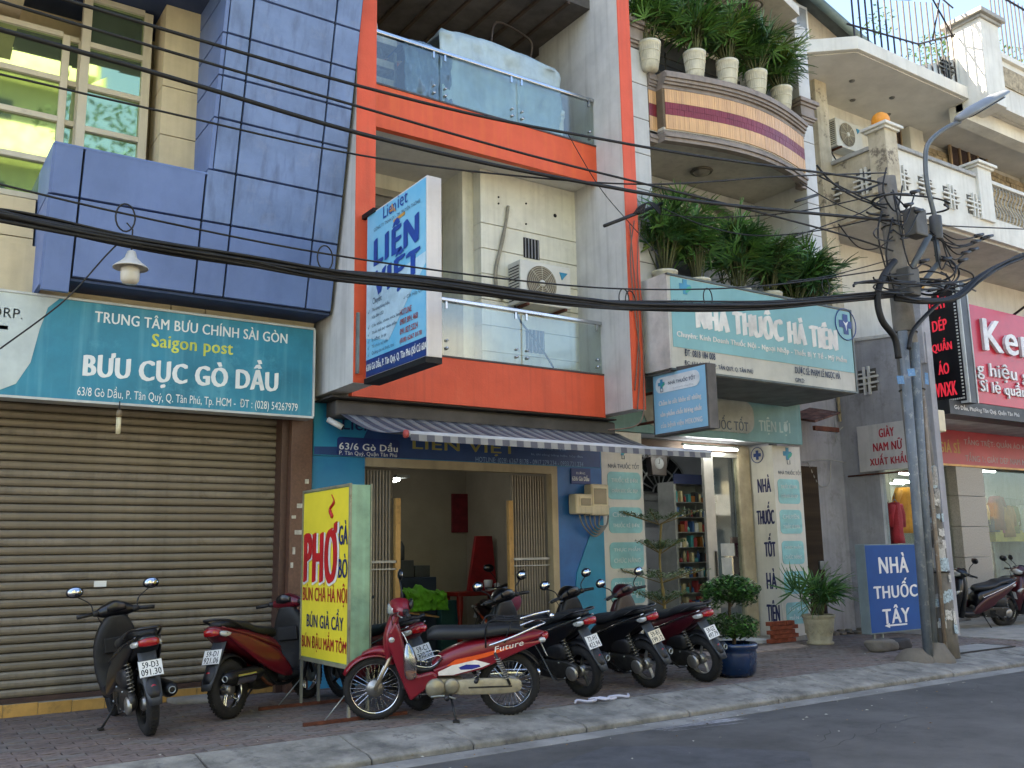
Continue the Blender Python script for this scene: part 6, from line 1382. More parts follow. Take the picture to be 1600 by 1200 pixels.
cable('thin wire running from the pole to the right edge, over the balcony', [(1400, 345), (1465, 352), (1600, 358), (1680, 362)], .010, 7.3)
cable('thin wire hanging diagonally down the right white fin', [(885, 205, 9.2), (935, 290, 9.2), (985, 350, 9.2), (1030, 400, 8.8)], .006, 9.2)
for i, P in enumerate(([(991, 345), (985, 400), (990, 470), (1000, 560), (996, 640)], [(1000, 345), (996, 420), (1003, 500), (1006, 600), (1000, 660), (950, 672)], [(984, 350), (992, 440), (998, 520), (992, 610)])):
    o = cable(['leftmost thin cable hanging down the right orange stripe', 'rightmost thin cable hanging down the right orange stripe', 'middle thin cable hanging down the right orange stripe'][i], P, .009, 9.27, group=None)
    for c_ in o.children: c_.data.materials[0] = mat('dull_cable', '#6f5a4c', .6)
ar = thing('wire_bracket', 'black metal arm with bunched wires on the right orange stripe', 'bracket', tuple(at(1000, 335, 'Y', 9.2)))
part(ar, 'arm', MB().tube([at(944, 353, 'Y', 9.1), at(1035, 318, 'Y', 9.25)], .024, 6), black_plastic, world=True)
for i in range(6): part(ar, 'wire_loop', MB().tube(spline([at(990+i*3, 334, 'Y', 9.15), at(1000+i*2, 322-i, 'Y', 9.12), at(1018, 316+i, 'Y', 9.12), at(1032, 326+i*2, 'Y', 9.15)], 5), .009, 5), cable_black, world=True)
ar2 = thing('wire_bracket', 'short black metal arm on the right pilaster of the pharmacy house', 'bracket', tuple(at(1260, 309, 'Y', 9.3)))
part(ar2, 'arm', MB().tube([at(1243, 315, 'Y', 9.2), at(1278, 304, 'Y', 9.6)], .025, 6), black_plastic, world=True)
cable('slack wires drooping from the bracket towards the pole', [(1035, 325, 9.2), (1100, 352, 8.8), (1180, 368, 8.3), (1280, 360, 7.8), (1395, 335)], .009, 7.4)
cable('lower slack wire drooping from the bracket towards the pole', [(1032, 335, 9.2), (1120, 340, 8.8), (1250, 330, 8.0), (1390, 300)], .009, 7.4)
# crossing wires left of the pole
cross_w = [([(1276, 258), (1300, 285), (1340, 310), (1385, 325)], .014), ([(1280, 275), (1330, 300), (1370, 318), (1392, 318)], .012), ([(1240, 370), (1310, 345), (1350, 330), (1392, 300)], .008),
           ([(1310, 350), (1340, 385), (1370, 388), (1395, 370)], .009), ([(1230, 440), (1300, 430), (1395, 405)], .007), ([(1300, 295), (1340, 300), (1380, 285)], .014), ([(1250, 285), (1310, 320), (1385, 350)], .008)]
cw_l = ['upper steep slack wire falling from upper left onto the pole top', 'second steep slack wire falling onto the pole top', 'thin wire climbing to the pole from in front of the lady palms', 'looped slack wire dipping just left of the pole', 'thin low wire running level to the pole above the pharmacy sign', 'short thick wire tied to the pole near its top', 'slack wire crossing from the right pilaster down to the pole']
for i, (P, r_) in enumerate(cross_w): cable(cw_l[i], P, r_, 7.4, group='slack wires left of the pole')
# tangles and connectors
tg = thing('cable_tangle', 'tangled loops of black cable and connectors around the pole', 'cables', tuple(pol(4.6)))
rr = random.Random(21)
for i in range(24):
    cx, cy_ = rr.uniform(1400, 1480), rr.uniform(415, 458)
    if i < 6: cx, cy_ = rr.uniform(1375, 1425), rr.uniform(300, 400)
    w = rr.uniform(25, 75); h = rr.uniform(5, 20); a0 = rr.uniform(0, 6); P = []; st_ = rr.uniform(.3, .55)
    for j in range(8):
        a = a0+j*st_; P.append(at(cx+w*cos(a), cy_+h*sin(a)+j*1.2, 'Y', 7.3+.25*sin(a*1.3+i)))
    part(tg, 'loop', MB().tube(spline(P, 4), rr.uniform(.009, .018), 5), cable_black, world=True)
for i in range(12):
    e = [(1540, 372), (1525, 378), (1522, 390), (1505, 407), (1545, 370), (1480, 405), (1445, 408), (1420, 320), (1436, 330), (1430, 300), (1510, 395), (1530, 368)][i]
    s_ = (1460+rr.uniform(-10, 15), 350+rr.uniform(-5, 20)) if i not in (6, 7, 8, 9) else (1395, 320+rr.uniform(-30, 60))
    P = [at(s_[0], s_[1], 'Y', 7.2), at((s_[0]+e[0])/2, max(s_[1], e[1])+rr.uniform(4, 14), 'Y', 7.1), at(e[0], e[1], 'Y', 7.1)]
    part(tg, 'loop', MB().tube(spline(P, 5), .011, 5), cable_black, world=True)
    part(tg, 'connector', MB().tube([at(e[0]-6, e[1]+1, 'Y', 7.1), at(e[0]+6, e[1]-2, 'Y', 7.1)], [.03, .022], 8), black_plastic, world=True)
for P in ([(1385, 262), (1380, 300), (1400, 330), (1410, 290)], [(1392, 300), (1410, 318), (1432, 345)], [(1378, 330), (1372, 370), (1390, 440)], [(1395, 340), (1385, 400), (1402, 470)]): part(tg, 'loop', MB().tube(spline([at(x, y, 'Y', 7.3) for x, y in P], 5), .012, 5), cable_black, world=True)
part(tg, 'thick_duct', MB().tube(spline([at(x, y, 'Y', 7.25) for x, y in ((1398, 408), (1380, 432), (1371, 465), (1378, 500), (1398, 528), (1404, 560))], 6), .045, 10), cable_black, world=True)
part(tg, 'thick_duct', MB().tube(spline([at(x, y, 'Y', 7.25) for x, y in ((1470, 470), (1440, 500), (1425, 520), (1420, 545))], 6), .03, 8), cable_black, world=True)
part(tg, 'splice_box', MB().box(11.5, 11.75, 7.2, 7.4, 4.85, 5.25).box(11.62, 11.9, 7.1, 7.3, 5.7, 6.1), mat('grey_splice_box', '#4d4c48', .6), world=True, bevel=.02)
for i, (px_, py_) in enumerate(((196, 345), (985, 475), (975, 472), (1106, 470), (1290, 452), (508, 408))):
    o = thing('cable_hanger', ['wire tie hanging the bundle over the blue panel', 'wire ring beside the orange stripe', 'small ring left of the orange stripe ring', 'wire ring in front of the pharmacy sign', 'wire ring right of the pharmacy sign', 'wire tie where blue cladding meets the white fin'][i], 'cable tie', tuple(at(px_, py_, 'Y', 7.3)))
    c = at(px_, py_-5, 'Y', 7.3); part(o, 'ring', MB().tube([(c.x+.07*cos(t*pi/9), c.y, c.z+.11*sin(t*pi/9)) for t in range(18)], .007, 5, closed=True), cable_black, world=True)
hl = thing('hanging_lamp', 'white enamel lamp with bell shade hanging from the cable bundle', 'lamp', tuple(at(205, 400, 'Y', 7.3)))
hp = at(204, 418, 'Y', 7.3)
part(hl, 'shade', MB().lathe([(.012, .135), (.03, .125), (.045, .075), (.085, .035), (.128, .0), (.128, -.008), (.08, .025), (.04, .06)], hp, 'z', 24), mat('white_enamel', '#b3b1ab', .3, var=.05), world=True)
part(hl, 'bulb_glass', MB().lathe([(.05, .01), (.066, -.01), (.07, -.03), (.066, -.034), (.07, -.05), (.066, -.10), (.05, -.125), (0, -.13)], hp, 'z', 20), mat('milky_glass', '#b9b4a8', .25, bump=0, var=.05), world=True)
part(hl, 'cord', MB().tube([hp+Vector((0, 0, .13)), hp+Vector((0, 0, .30)), at(198, 348, 'Y', 7.3)], .006), cable_black, world=True)

# ================================================================== FREE-STANDING SIGNS AND POTS
yel = mat('yellow_sign_vinyl', '#dccb34', .45, var=.05, scale=2, bump=0, streak=.06, streakcol='#b9a53a')
greenm = mat('faded_green_metal', '#7f9f82', .55, .1, var=.12, scale=4, streak=.25, streakcol='#66624a', spots=.25, spotcol='#5d7a64', spotscale=4)
ps = thing('noodle_sign', 'standing yellow light box sign for noodle soup on thin metal legs', 'sign', (3.86, 8.8, 0))
fx = 3.75; y0, y1 = 8.22, 9.38; zb, zt = .47, 2.13
part(ps, 'case', MB().box(fx+.004, fx+.205, y0, y1, zb, zt), greenm, world=True, bevel=.005)
part(ps, 'face', MB().box(fx-.002, fx+.002, y0+.02, y1-.02, zb+.02, zt-.02), yel, world=True)
k = MB()
k.box(fx-.012, fx+.01, y0-.006, y0+.02, zb-.02, zt+.012).box(fx-.012, fx+.01, y1-.02, y1+.006, zb-.02, zt+.012).box(fx-.012, fx+.01, y0+.02, y1-.02, zt-.012, zt+.012).box(fx-.012, fx+.01, y0+.02, y1-.02, zb-.02, zb+.012)
k.box(fx+.22, fx+.2055, y0-.006, y0+.02, zb-.02, zt+.01)
part(ps, 'angle_frame', k, mat('old_angle_iron', '#8b8a72', .6, .4, var=.2, spots=.4, spotcol='#6e5038', spotscale=12), world=True)
for (x, y) in ((fx+.01, y0+.01), (fx+.195, y0+.01), (fx+.01, y1-.01), (fx+.195, y1-.01)):
    part(ps, 'leg', MB().box(x-.013, x+.013, y-.013, y+.013, .02, zb-.02), mat('grey_leg', '#87877c', .6, .4, spots=.3, spotcol='#6e5038', spotscale=12), world=True)
for y in (y0+.01, y1-.01):
    part(ps, 'foot_bar', MB().box(fx-.42, fx+.6, y-.016, y+.016, .0, .03), rust, world=True)
    part(ps, 'brace', MB().tube([(fx-.22, y, .03), (fx+.0, y, .26)], .006, 5), steel, world=True)
redl = mat('sign_red_letters', '#b0161c', .5, bump=0); bluel = mat('sign_blue_letters', '#16225a', .5, bump=0); wht = mat('sign_white_outline', '#d9d9cf', .5, bump=0)
def pst(s, l, b_, r, t, m, bold=0, lift=.003, outline=None):
    a = at(l, b_, 'X', fx-.002); c = at(r, t, 'X', fx-.002)
    w = a.y-c.y; 
    return a, w, c.z
def pht(s, px0, px1, z0, z1, m, bold=.02, X=fx-.004):
    rp_ = 840-(z0-1.45)*215; ya = at(px0, rp_, 'X', fx).y; yb2 = max(y0+.05, at(px1, rp_, 'X', fx).y); ya = min(ya, y1-.04)
    text(ps, s, (X, ya, z0), R_, Z1, ya-yb2, z1-z0, m, bold)
def zz(px_, py_): return at(px_, py_, 'X', fx).z
pht('PHƠ', 477.5, 527, zz(500, 913), zz(516, 819), wht, .10, fx-.0035)
pht('PHƠ', 477, 526, zz(500, 910), zz(516, 817), redl, .055, fx-.0075)
part(ps, 'steam_mark', MB().tube(spline([(fx-.008, at(521, 800, 'X', fx).y, zz(521, 808)), (fx-.008, at(517, 800, 'X', fx).y, zz(520, 795)), (fx-.008, at(523, 800, 'X', fx).y, zz(522, 785)), (fx-.008, at(519, 800, 'X', fx).y, zz(519, 773))], 4), [.02]*4+[.014]*5+[.006]*4, 6), redl, world=True)
pht('GÀ', 531, 548, zz(535, 851), zz(548, 812), bluel, .03); pht('BÒ', 530, 546, zz(535, 903), zz(545, 865), bluel, .03)
pht('BÚN CHẢ HÀ NỘI', 474, 547, zz(480, 944), zz(540, 912), mat('sign_maroon_letters', '#a01c26', .5, bump=0), .015)
pht('BÚN GIẢ CẦY', 480, 537, zz(490, 980), zz(530, 952), bluel, .02)
pht('BÚN ĐẬU MẮM TÔM', 472, 543, zz(480, 1016), zz(540, 991), mat('sign_maroon_letters', '#a01c26', .5, bump=0), .015)

# blue pharmacy board near the pole
ts = thing('blue_pharmacy_board', 'standing blue board with white pharmacy words and left arrow by the pole', 'sign', (12.1, 8.8, 0))
Yb = 8.7; xl_, xr_ = at(1355, 915, 'Y', Yb).x, at(1436, 915, 'Y', Yb).x; z0_, z1_ = at(1400, 988, 'Y', Yb).z, at(1395, 850, 'Y', Yb).z
part(ts, 'case', MB().box(xl_, xr_, Yb, Yb+.16, z0_, z1_), mat('grey_sign_case2', '#6f7a7a', .6, .3, var=.1), world=True, bevel=.006)
part(ts, 'face', MB().box(xl_+.015, xr_-.015, Yb-.005, Yb-.001, z0_+.02, z1_-.015), mat('strong_blue_vinyl', '#0c4484', .7, var=.06, bump=0), world=True)
def tst(s, l, b_, r, t):
    a = at(l, b_, 'Y', Yb); c = at(r, t, 'Y', Yb); text(ts, s, (a.x, Yb-.005, a.z), X1, Z1, c.x-a.x, c.z-a.z, white_paint, .04)
tst('NHÀ', 1374, 896, 1416, 863); tst('THUỐC', 1366, 936, 1430, 902); tst('TÂY', 1380, 975, 1419, 943)
a = at(1382, 978, 'Y', Yb); w_ = at(1417, 978, 'Y', Yb).x-a.x
part(ts, 'arrow', MB().prism('xz', [(a.x, a.z), (a.x+.12, a.z+.035), (a.x+.12, a.z+.012), (a.x+w_, a.z+.012), (a.x+w_, a.z-.012), (a.x+.12, a.z-.012), (a.x+.12, a.z-.035)], Yb-.009, Yb-.006), white_paint, world=True)
for x in (xl_+.15, xl_+.35): part(ts, 'leg', MB().box(x-.015, x+.015, Yb+.05, Yb+.08, .05, z0_), steel, world=True)
rk = thing('stone_block', 'rough grey stone weighing down the foot of the blue board', 'stone', (xl_+.15, Yb-.05, 0))
def rock(T, name, c, r, seed, m):
    bm = bmesh.new(); bmesh.ops.create_icosphere(bm, subdivisions=3, radius=1)
    for v in bm.verts:
        n_ = 1+.25*mnoise.noise(v.co*1.3+Vector((seed, 0, 0)))+.1*mnoise.noise(v.co*4+Vector((seed, 3, 0)))
        v.co = Vector((max(-.8, min(.8, v.co.x*n_))*r[0]*1.15, max(-.8, min(.8, v.co.y*n_))*r[1]*1.15, max(-.7, min(.7, v.co.z*n_))*r[2]*1.2))+Vector(c)
    me = bpy.data.meshes.new(name); bm.to_mesh(me); bm.free(); me.materials.append(m)
    for p in me.polygons: p.use_smooth = True
    return part(T, name, me, m)
rock(rk, 'stone', (0, 0, .08), (.28, .14, .1), 3, mat('dark_footing', '#665f54', .9))
rk2 = thing('stone_block', 'dark block lying right of the rough grey stone', 'stone', (xl_+.6, Yb+.0, 0)); rock(rk2, 'stone', (0, 0, .07), (.2, .14, .09), 8, mat('dark_stone', '#3c3936', .9, bump=.4))
# rubble along the wall foot
rbk = thing('rubble', 'broken cement rubble along the foot of the grey wall', 'rubble', (14.3, 10.9, 0))
rr = random.Random(9)
for i in range(14): rock(rbk, 'rubble_piece', (rr.uniform(-.6, .8), rr.uniform(-.25, .1), .02), (rr.uniform(.05, .14), rr.uniform(.05, .1), rr.uniform(.02, .06)), i, mat('dark_footing', '#665f54', .9))

# blue pot with two-tier shrub
bp = thing('potted_shrub', 'dark blue glazed pot holding a two tier clipped shrub beside the motorbikes', 'plant', (8.65, 8.12, 0))
part(bp, 'pot', MB().lathe([(0, 0), (.19, 0), (.24, .05), (.255, .16), (.26, .27), (.255, .31), (.275, .32), (.28, .36), (.265, .385), (.24, .38), (.235, .33), (0, .32)], (0, 0, 0), 'z', 36), mat('blue_glazed_pot', '#0b2344', .25, var=.2, scale=3, coat=.5, spots=.2, spotcol='#20304c', spotscale=5))
part(bp, 'soil', MB().lathe([(0, .345), (.236, .335)], (0, 0, 0), 'z', 20), soil)
part(bp, 'trunk', MB().tube(spline([(0, 0, .33), (.02, 0, .5), (-.02, .02, .7), (.0, 0, .95)], 4), [.024]*6+[.018]*7, 8).tube([(0, 0, .5), (.12, .02, .62)], .01).tube([(0, 0, .5), (-.13, .05, .6)], .01).tube([(0, 0, .8), (.16, .0, .98)], .01).tube([(0, 0, .8), (-.15, .03, .97)], .01), mat('bark', '#4b3f32', .9))
rr = random.Random(31); k = MB()
for (c, R_2, n_) in (((0, 0, 1.0), (.38, .34, .16), 2600), ((-.02, 0, .58), (.36, .3, .15), 1700), ((.24, 0, .9), (.16, .16, .12), 350), ((-.24, .05, .9), (.16, .16, .14), 350), ((0, 0, 1.09), (.2, .2, .09), 350), ((.15, -.05, .5), (.2, .15, .1), 250)): leaf_cloud(k, c, R_2, n_, .03, rr, mi=3)
part(bp, 'foliage', k, [mat('shrub_leaf', (.035, .10, .018), .4, var=.3, bump=0), mat('shrub_leaf_light', (.07, .17, .03), .4, var=.3, bump=0), mat('shrub_leaf_dark', (.018, .05, .014), .4, var=.3, bump=0)])
# wispy tree at the pharmacy door
wt_ = thing('layered_shrub', 'thin layered shrub with pale leaves left of the pharmacy door', 'plant', (9.2, 9.9, 0))
part(wt_, 'trunk', MB().tube(spline([(0, 0, 0), (.03, 0, .7), (-.02, 0, 1.3), (.04, 0, 1.85)], 5), [.022]*8+[.015]*8, 8), mat('pale_bark', '#7a6a3c', .8))
k = MB(); kb = MB()
for (z, R0) in ((1.95, .55), (1.55, .3), (1.15, .6), (.85, .35)):
    for a in range(7):
        an = a*.9+z; e = Vector((R0*cos(an), R0*sin(an), z+.06)); kb.tube([(0, 0, z-.12), e], .006, 4)
        for t in range(5): leaf_cloud(k, tuple(Vector((0, 0, z-.05)).lerp(e, (t+1)/5)), (.1, .1, .025), 26, .022, rr, mi=2)
part(wt_, 'twigs', kb, mat('pale_bark', '#7a6a3c', .8)); part(wt_, 'foliage', k, [mat('pale_leaf', (.09, .15, .05), .5, var=.3, bump=0), mat('shrub_leaf', (.035, .10, .018), .4)])
part(wt_, 'pot', MB().lathe([(0, 0), (.16, 0), (.2, .25), (.18, .25), (0, .22)], (0, 0, 0), 'z', 20), concrete)
# carved cream pot with spiky plant
cpot = palm('potted_dracaena', 'spiky long leaved plant in a carved cream pot beside the poster column', (12.5, 9.92, 0), 'tall', .55, .28, 12, 91, None, lean=(0, -.05), meshes=NARROW, fr=(3, 5), scale=1.0)
for c_ in list(cpot.children):
    if c_.name.startswith('pot'): bpy.data.objects.remove(c_)
part(cpot, 'pot', MB().lathe([(0, 0), (.2, 0), (.21, .03), (.18, .05), (.2, .15), (.225, .3), (.24, .37), (.23, .39), (.255, .41), (.255, .45), (.22, .45), (.21, .4), (0, .4)], (0, 0, 0), 'z', 32), mat('carved_cream_pot', '#a39a80', .7, var=.12, scale=8, bump=.5, bscale=25, spots=.25, spotcol='#6f6750', spotscale=9))
k = MB()
for a in range(8): t = a*pi/4; k.tube([(.212*cos(t+.22*cos(b*pi/6)), .212*sin(t+.22*cos(b*pi/6)), .23+.06*sin(b*pi/6)) for b in range(12)], .008, 5, closed=True)
part(cpot, 'relief', k, mat('carved_cream_pot', '#a39a80', .7))
# litter
for i, (px_, py_) in enumerate(((930, 1096), (955, 1092))):
    p = at(px_, py_, 'Z', .01)
    o = thing('plastic_strip', ['crumpled white plastic strip on the pavement, left piece', 'crumpled white plastic strip on the pavement, right piece'][i], 'litter', p)
    k = MB(); Pp = [(-.25+.07*j, .06*sin(j*1.7+i), .012+.01*(j % 2)) for j in range(8)]; k.tube(spline(Pp, 3), .013, 5); part(o, 'strip', k, mat('white_plastic_strip', '#b9b8c4', .4))
lit = MB(); rr = random.Random(77)
for i in range(420):
    x = rr.uniform(1.5, 16); y = 6.98+rr.gauss(0, .22) if i % 2 else rr.uniform(4.8, 10.2); z = (-.116 if y < 6.98 else (.004 if y > 7.7 else -.03)); s = rr.uniform(.006, .022); a = rr.uniform(0, 6.28)
    if 6.98 <= y <= 7.7: z = -.105+.11*(y-6.98)/.65
    lit.add([(x+s*cos(a), y+s*sin(a), z), (x-s*sin(a)*.6, y+s*cos(a)*.6, z+.006), (x-s*cos(a), y-s*sin(a), z), (x+s*sin(a)*.6, y-s*cos(a)*.6, z+.003)], [(0, 1, 2, 3)], rr.randrange(2))
o = part(None, 'leaf_litter', lit, [mat('dry_leaf', '#8a6a3c', .8), mat('pale_scrap', '#b0aca0', .8)], kind='stuff'); 
mh = thing('manhole_frame', 'dark edged concrete cover in the pavement right of the pole', 'cover', (13.3, 7.75, 0))
part(mh, 'slab', MB().box(-.75, .75, -.02, .5, -.02, .012), mat('pale_concrete_cover', '#8d8b84', .9, var=.15, bump=.3)); part(mh, 'rim', MB().box(-.78, .78, -.05, -.021, -.02, .016).box(.751, .78, -.02, .5, -.02, .016).box(-.78, -.751, -.02, .5, -.02, .016), black_plastic)

# ================================================================== ACROSS THE STREET (out of view; shop houses added for bounced light and reflections)
gb = thing('green_opposite_building', 'lime green building with balconies across the street, behind the viewer', 'building', (-2, -14, 0))
lime = mat('lime_paint', '#969c7c', .7, var=.08, streak=.15)
part(gb, 'wall', MB().box(-9, 5.2, -22, -14, -.1, 21.5), lime, world=True)
for i in range(7):
    z = 3+i*3
    part(gb, 'balcony', MB().box(-8.7, 4.9, -14, -12.9, z, z+.25).box(-8.7, 4.9, -12.95, -12.9, z+.25, z+1.1), mat('pale_lime_trim', '#e2e6b8', .7), world=True)
    for j in range(4): part(gb, 'window', MB().box(-8+j*3.2, -6.6+j*3.2, -14.0, -13.97, z+.5, z+2.3), mat('opposite_pane', '#27343a', .1, bump=0), world=True)
ot = thing('opposite_tree', 'big leafy tree across the street, behind the viewer', 'tree', (8, -10.5, 0))
rr = random.Random(8); k = MB()
for i in range(90): leaf_cloud(k, (rr.gauss(8.2, 1.9), rr.gauss(-10.5, 1.2), rr.uniform(8, 16.5)), (1.0, .9, .7), 60, .15, rr, mi=2)
part(ot, 'crown', k, [leafA, leafB], world=True); part(ot, 'trunk', MB().tube([(8, -10.5, -.1), (8.2, -10.5, 6), (8, -10.5, 13)], [.3, .24, .1], 12), mat('bark', '#4b3f32', .9), world=True)

ow = [mat('bounce_cream_paint', '#d9cfb4', .7, streak=.15), mat('bounce_white_paint', '#dedcd4', .7, streak=.15), mat('bounce_peach_paint', '#d8bfa2', .7, streak=.15)]  # pale paints for the added houses, to bounce sunlight onto the shop fronts
x = 6.5; i = 0
rr = random.Random(3)
spans = [(-90, -74), (-73.5, -60), (-59.5, -48), (6.0, 13), (13.3, 20), (20.4, 28), (28.4, 40), (40.5, 60)]
lab_ = ['added cream shop house far to the left across the street', 'added white shop house to the left across the street', 'added peach shop house beyond the open lot left of the lime building', 'added cream shop house right of the lime building, across the street', 'added white shop house second right of the lime building, across the street', 'added peach shop house third right of the lime building, across the street', 'added wide cream shop house far right across the street', 'last added white shop house at the right end across the street']
for i, (a_, b_) in enumerate(spans):
    h = rr.uniform(8.5, 11.5); o = thing('added_opposite_house', lab_[i], 'building', ((a_+b_)/2, -12, 0), group='added houses across the street')  # house added out of view for bounced light and window reflections
    part(o, 'wall', MB().box(a_, b_, -20, -11.5, -.1, h), ow[i % 3], world=True)
    n_ = int((b_-a_)/2.4)
    for f_ in range(3):
        for j in range(n_):
            x0 = a_+.7+j*(b_-a_-1)/n_; part(o, 'window' if f_ else 'shop_opening', MB().box(x0, x0+1.3, -11.5, -11.46, .1+f_*3.2+(.8 if f_ else 0), 2.5+f_*3.1), mat('opposite_pane', '#27343a', .1, bump=0), world=True)
        if f_: part(o, 'balcony', MB().box(a_+.2, b_-.2, -11.5, -10.7, f_*3.2, f_*3.2+.15).box(a_+.2, b_-.2, -10.78, -10.7, f_*3.2+.15, f_*3.2+1.0), ow[(i+1) % 3], world=True)

# ================================================================== MOTORBIKES
plate_w = mat('plate_white', '#cfcfca', .45, var=.05, bump=0, spots=.15, spotcol='#8b8780', spotscale=30)
plate_c = mat('plate_cream', '#c9bea2', .45, var=.05, bump=0)
mirror_m = mat('mirror_glass', '#c9ccd0', .03, 1, var=.01, bump=0)
red_lens = mat('red_lens', '#8c0f14', .15, var=.05, bump=0, coat=.5)
clear_lens = mat('clear_lens', '#a9aaa6', .12, .3, var=.05, bump=0, coat=.5)
dark_metal = mat('dark_engine_metal', '#3b3a38', .45, .6, var=.2, scale=12, bump=.1)
grey_plastic = mat('grey_mudguard_plastic', '#3c4046', .55, var=.12, bump=.03)
muff = mat('black_exhaust', '#1a1a1b', .4, .4, var=.2)
spring_m = mat('spring_steel', '#8f8a80', .4, .7)
def arc_band(c, R, a0, a1, w, t, n=14, taper=0):
    """curved mudguard: band of width w and thickness t round the axis y"""
    rings = []
    for i in range(n+1):
        a = a0+(a1-a0)*i/n; ww = w*(1-taper*abs(2*i/n-1)**3); sec = []
        for k_ in range(9):
            u = k_/8*2-1; r_ = R-(.25*w*u*u); sec.append((c[0]+r_*cos(a), c[1]+ww*u*.5, c[2]+r_*sin(a)))
        for k_ in range(8, -1, -1):
            u = k_/8*2-1; r_ = R-t-(.25*w*u*u); sec.append((c[0]+r_*cos(a), c[1]+ww*u*.46, c[2]+r_*sin(a)))
        rings.append(sec)
    return MB().rings(rings)
def wheel(T, x, R, tw, spokes, rimm, name='wheel'):
    prof = []
    for i in range(13):
        a = -pi*.78+pi*1.56*i/12; prof.append((R-tw+tw*cos(a), tw*.92*sin(a)))
    ty_ = part(T, 'tyre', MB().lathe(prof, (x, 0, R), 'y', 44), rubber)
    # tread blocks
    k = MB()
    for i in range(44):
        a = 2*pi*i/44
        for s_ in (-1, 1):
            c0 = Vector((x+(R+.001)*cos(a), s_*tw*.28, R+(R+.001)*sin(a))); tdir = Vector((-sin(a), 0, cos(a))); n_ = Vector((cos(a), 0, sin(a)))
            k.hexa([c0+tdir*(-.009)+Y1*(-.012)-n_*.004, c0+tdir*.009+Y1*(-.012*1)-n_*.004, c0+tdir*.015+Y1*.012-n_*.004, c0+tdir*(-.003)+Y1*.012-n_*.004, c0+tdir*(-.009)+Y1*(-.012)+n_*.002, c0+tdir*.009+Y1*(-.012)+n_*.002, c0+tdir*.015+Y1*.012+n_*.0, c0+tdir*(-.003)+Y1*.012+n_*.0])
    part(ty_, 'tread', k, rubber)
    ri = R-tw*1.62
    rm = part(T, 'rim', MB().lathe([(ri+.012, -tw*.66), (ri-.004, -tw*.6), (ri-.012, -.02), (ri-.012, .02), (ri-.004, tw*.6), (ri+.012, tw*.66)], (x, 0, R), 'y', 44), rimm)
    k = MB()
    if spokes > 12:
        for i in range(spokes):
            a = 2*pi*i/spokes; b = a+(.35 if i % 2 else -.35); s_ = .028 if (i//2) % 2 else -.028
            k.tube([(x+.03*cos(b), s_, R+.03*sin(b)), (x+(ri-.005)*cos(a), 0, R+(ri-.005)*sin(a))], .0022, 4)
    else:
        for i in range(spokes):
            a = 2*pi*i/spokes+.3; P = []
            for t in (0, .5, 1): r_ = .03+(ri-.035)*t; aa = a+.28*t; P.append(Vector((x+r_*cos(aa), 0, R+r_*sin(aa))))
            for s_ in (-.010, .010):
                k.tube([p+Y1*s_ for p in spline(P, 3)], [.016, .014, .012, .012, .011, .011, .013], 6)
    part(rm, 'spokes', k, rimm)
    part(T, 'hub', MB().lathe([(0, -.05), (.045, -.05), (.06, -.03), (.06, .03), (.045, .05), (0, .05)], (x, 0, R), 'y', 20), alu)
def loftpart(T, name, secs, ax, m, n=20, steps=4, **k): return part(T, name, MB().loft(secs, ax, n, steps), m, **k)
